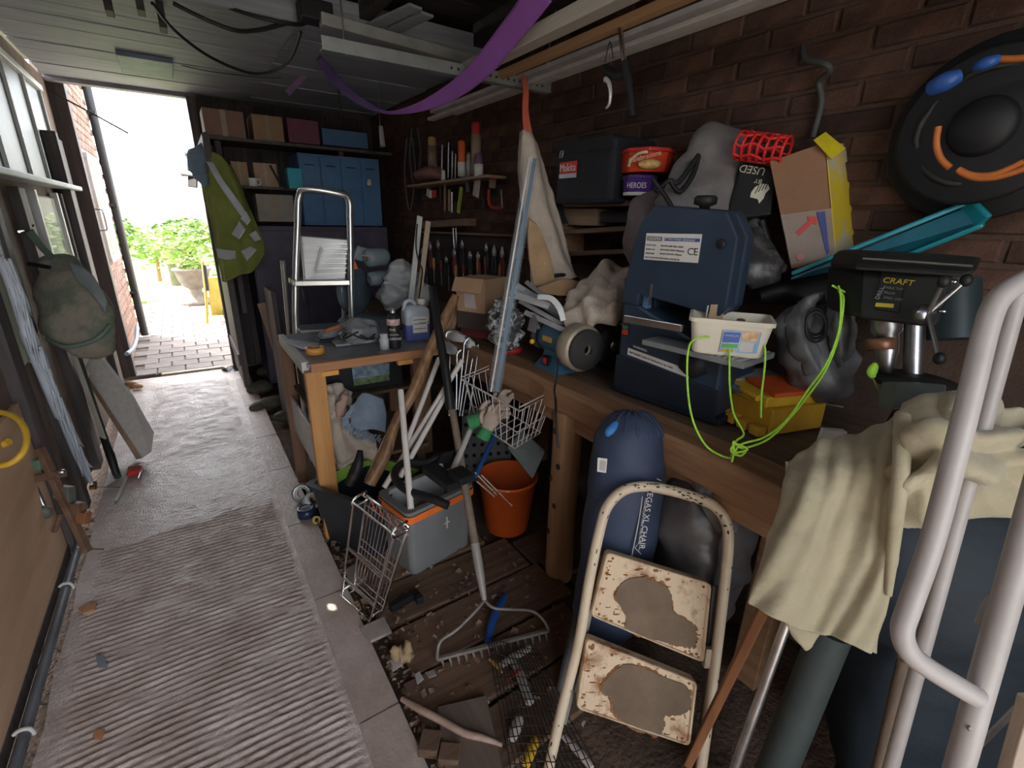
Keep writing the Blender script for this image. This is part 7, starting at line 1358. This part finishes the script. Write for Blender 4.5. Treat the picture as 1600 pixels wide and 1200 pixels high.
bush((-.55, 13.5, .75), .5, .5, .45, 400, M_leaf, 'leafy_shrub', 'small pale shrub farther back on the lawn')
for i, x in enumerate((-4.5, -2.2, .2, 2.8)): bush((x, 22, .6), 1.1, .7, .7, 700, M_leafd, 'hedge', ('hedge clump at the far left of the garden', 'hedge clump straight beyond the lawn', 'hedge clump behind the leafy shrub', 'hedge clump at the far right of the garden')[i], 'hedge', .14)
M_stone = mat('weathered stone', (.12, .10, .08), .9, c2=(.18, .155, .12), scale=8, bump=.4)
uc_ = V((.07, 9.85, -.004)); t = thing('garden_urn', 'weathered stone urn on a foot at the paving edge', 'urn', uc_)
link('foot', MB().lathe([(.001, 0), (.24, 0), (.24, .05), (.20, .07), (.12, .16), (.09, .22), (.10, .26)], 24, uc_), M_stone, t); link('bowl', MB().lathe([(.10, .26), (.16, .30), (.22, .40), (.26, .55), (.29, .57), (.29, .60), (.25, .60), (.18, .50), (.001, .48)], 24, uc_), M_stone, t)
bush((.07, 9.85, .66), .2, .2, .12, 120, M_leaf, 'urn_plant', 'low green plant growing in the stone urn', 'plant', .06)
pc = V((-.25, 12.6, 0)); t = thing('plant_pot', 'pale tapered pot on the lawn behind the urn', 'pot', pc); link('body', MB().lathe([(.001, .45), (.12, .45), (.18, .82), (.20, .82), (.20, .88), (.17, .88), (.11, .5)], 20, pc), mat('pale pot', (.42, .40, .38), .8), t); link('stand', MB().cyl(pc, pc+UZ*.46, .10, n=12), M_stone, t)
yc = P(330, 505, z=0); t = thing('sack_truck', 'yellow handled barrow standing on the paving by the door post', 'barrow', yc); M_yel2 = mat('yellow paint', (.34, .26, .03), .5)
link('frame', MB().tube([yc+V((-.05, 0, 0)), yc+V((0, .05, .35)), yc+V((.04, .1, .85))], .02, 8, 3), M_yel2, t); link('tray', MB().hexa([yc+V((.02, .02, .10)), yc+V((.22, .10, .08)), yc+V((.25, .2, .62)), yc+V((.05, .12, .62))], (.05, .2, 0)), M_yel2, t, bevel=.01); link('wheel', MB().lathe([(.03, -.03), (.10, -.03), (.11, 0), (.10, .03), (.03, .03)], 20, yc+V((.22, -.05, .11)), (1, .3, 0)), M_black, t)
link('black_grip', MB().tube([yc+V((.03, .06, .45)), yc+V((.05, .08, .8))], .025, 8), M_black, t)
one('blue_hose', MB().tube([P(x, y, x=LX+.18) for x, y in ((214, 510), (213, 530), (207, 545), (198, 553))], .016, 8, 4), mat('pale blue hose', (.32, .42, .55), .5), 'pale blue hose curving at the foot of the downpipe', 'hose')
one('antenna_rod', MB().tube([P(78, 142, y=5.35), P(140, 175, y=5.1), P(200, 208, y=4.9)], .006, 6), M_black, 'thin dark rod sticking out across the doorway', 'rod')
st_ = struct('wall_neighbour', MB().box((2.2, 9.0, .9), (.12, 6.8, 1.8)), mat('neighbour render', (.55, .52, .47), .9))
fh_ = struct('wall_garden', MB().box((0, 26, 1.2), (16, .2, 2.4)), mat('pale far wall', (.62, .56, .50), .9))
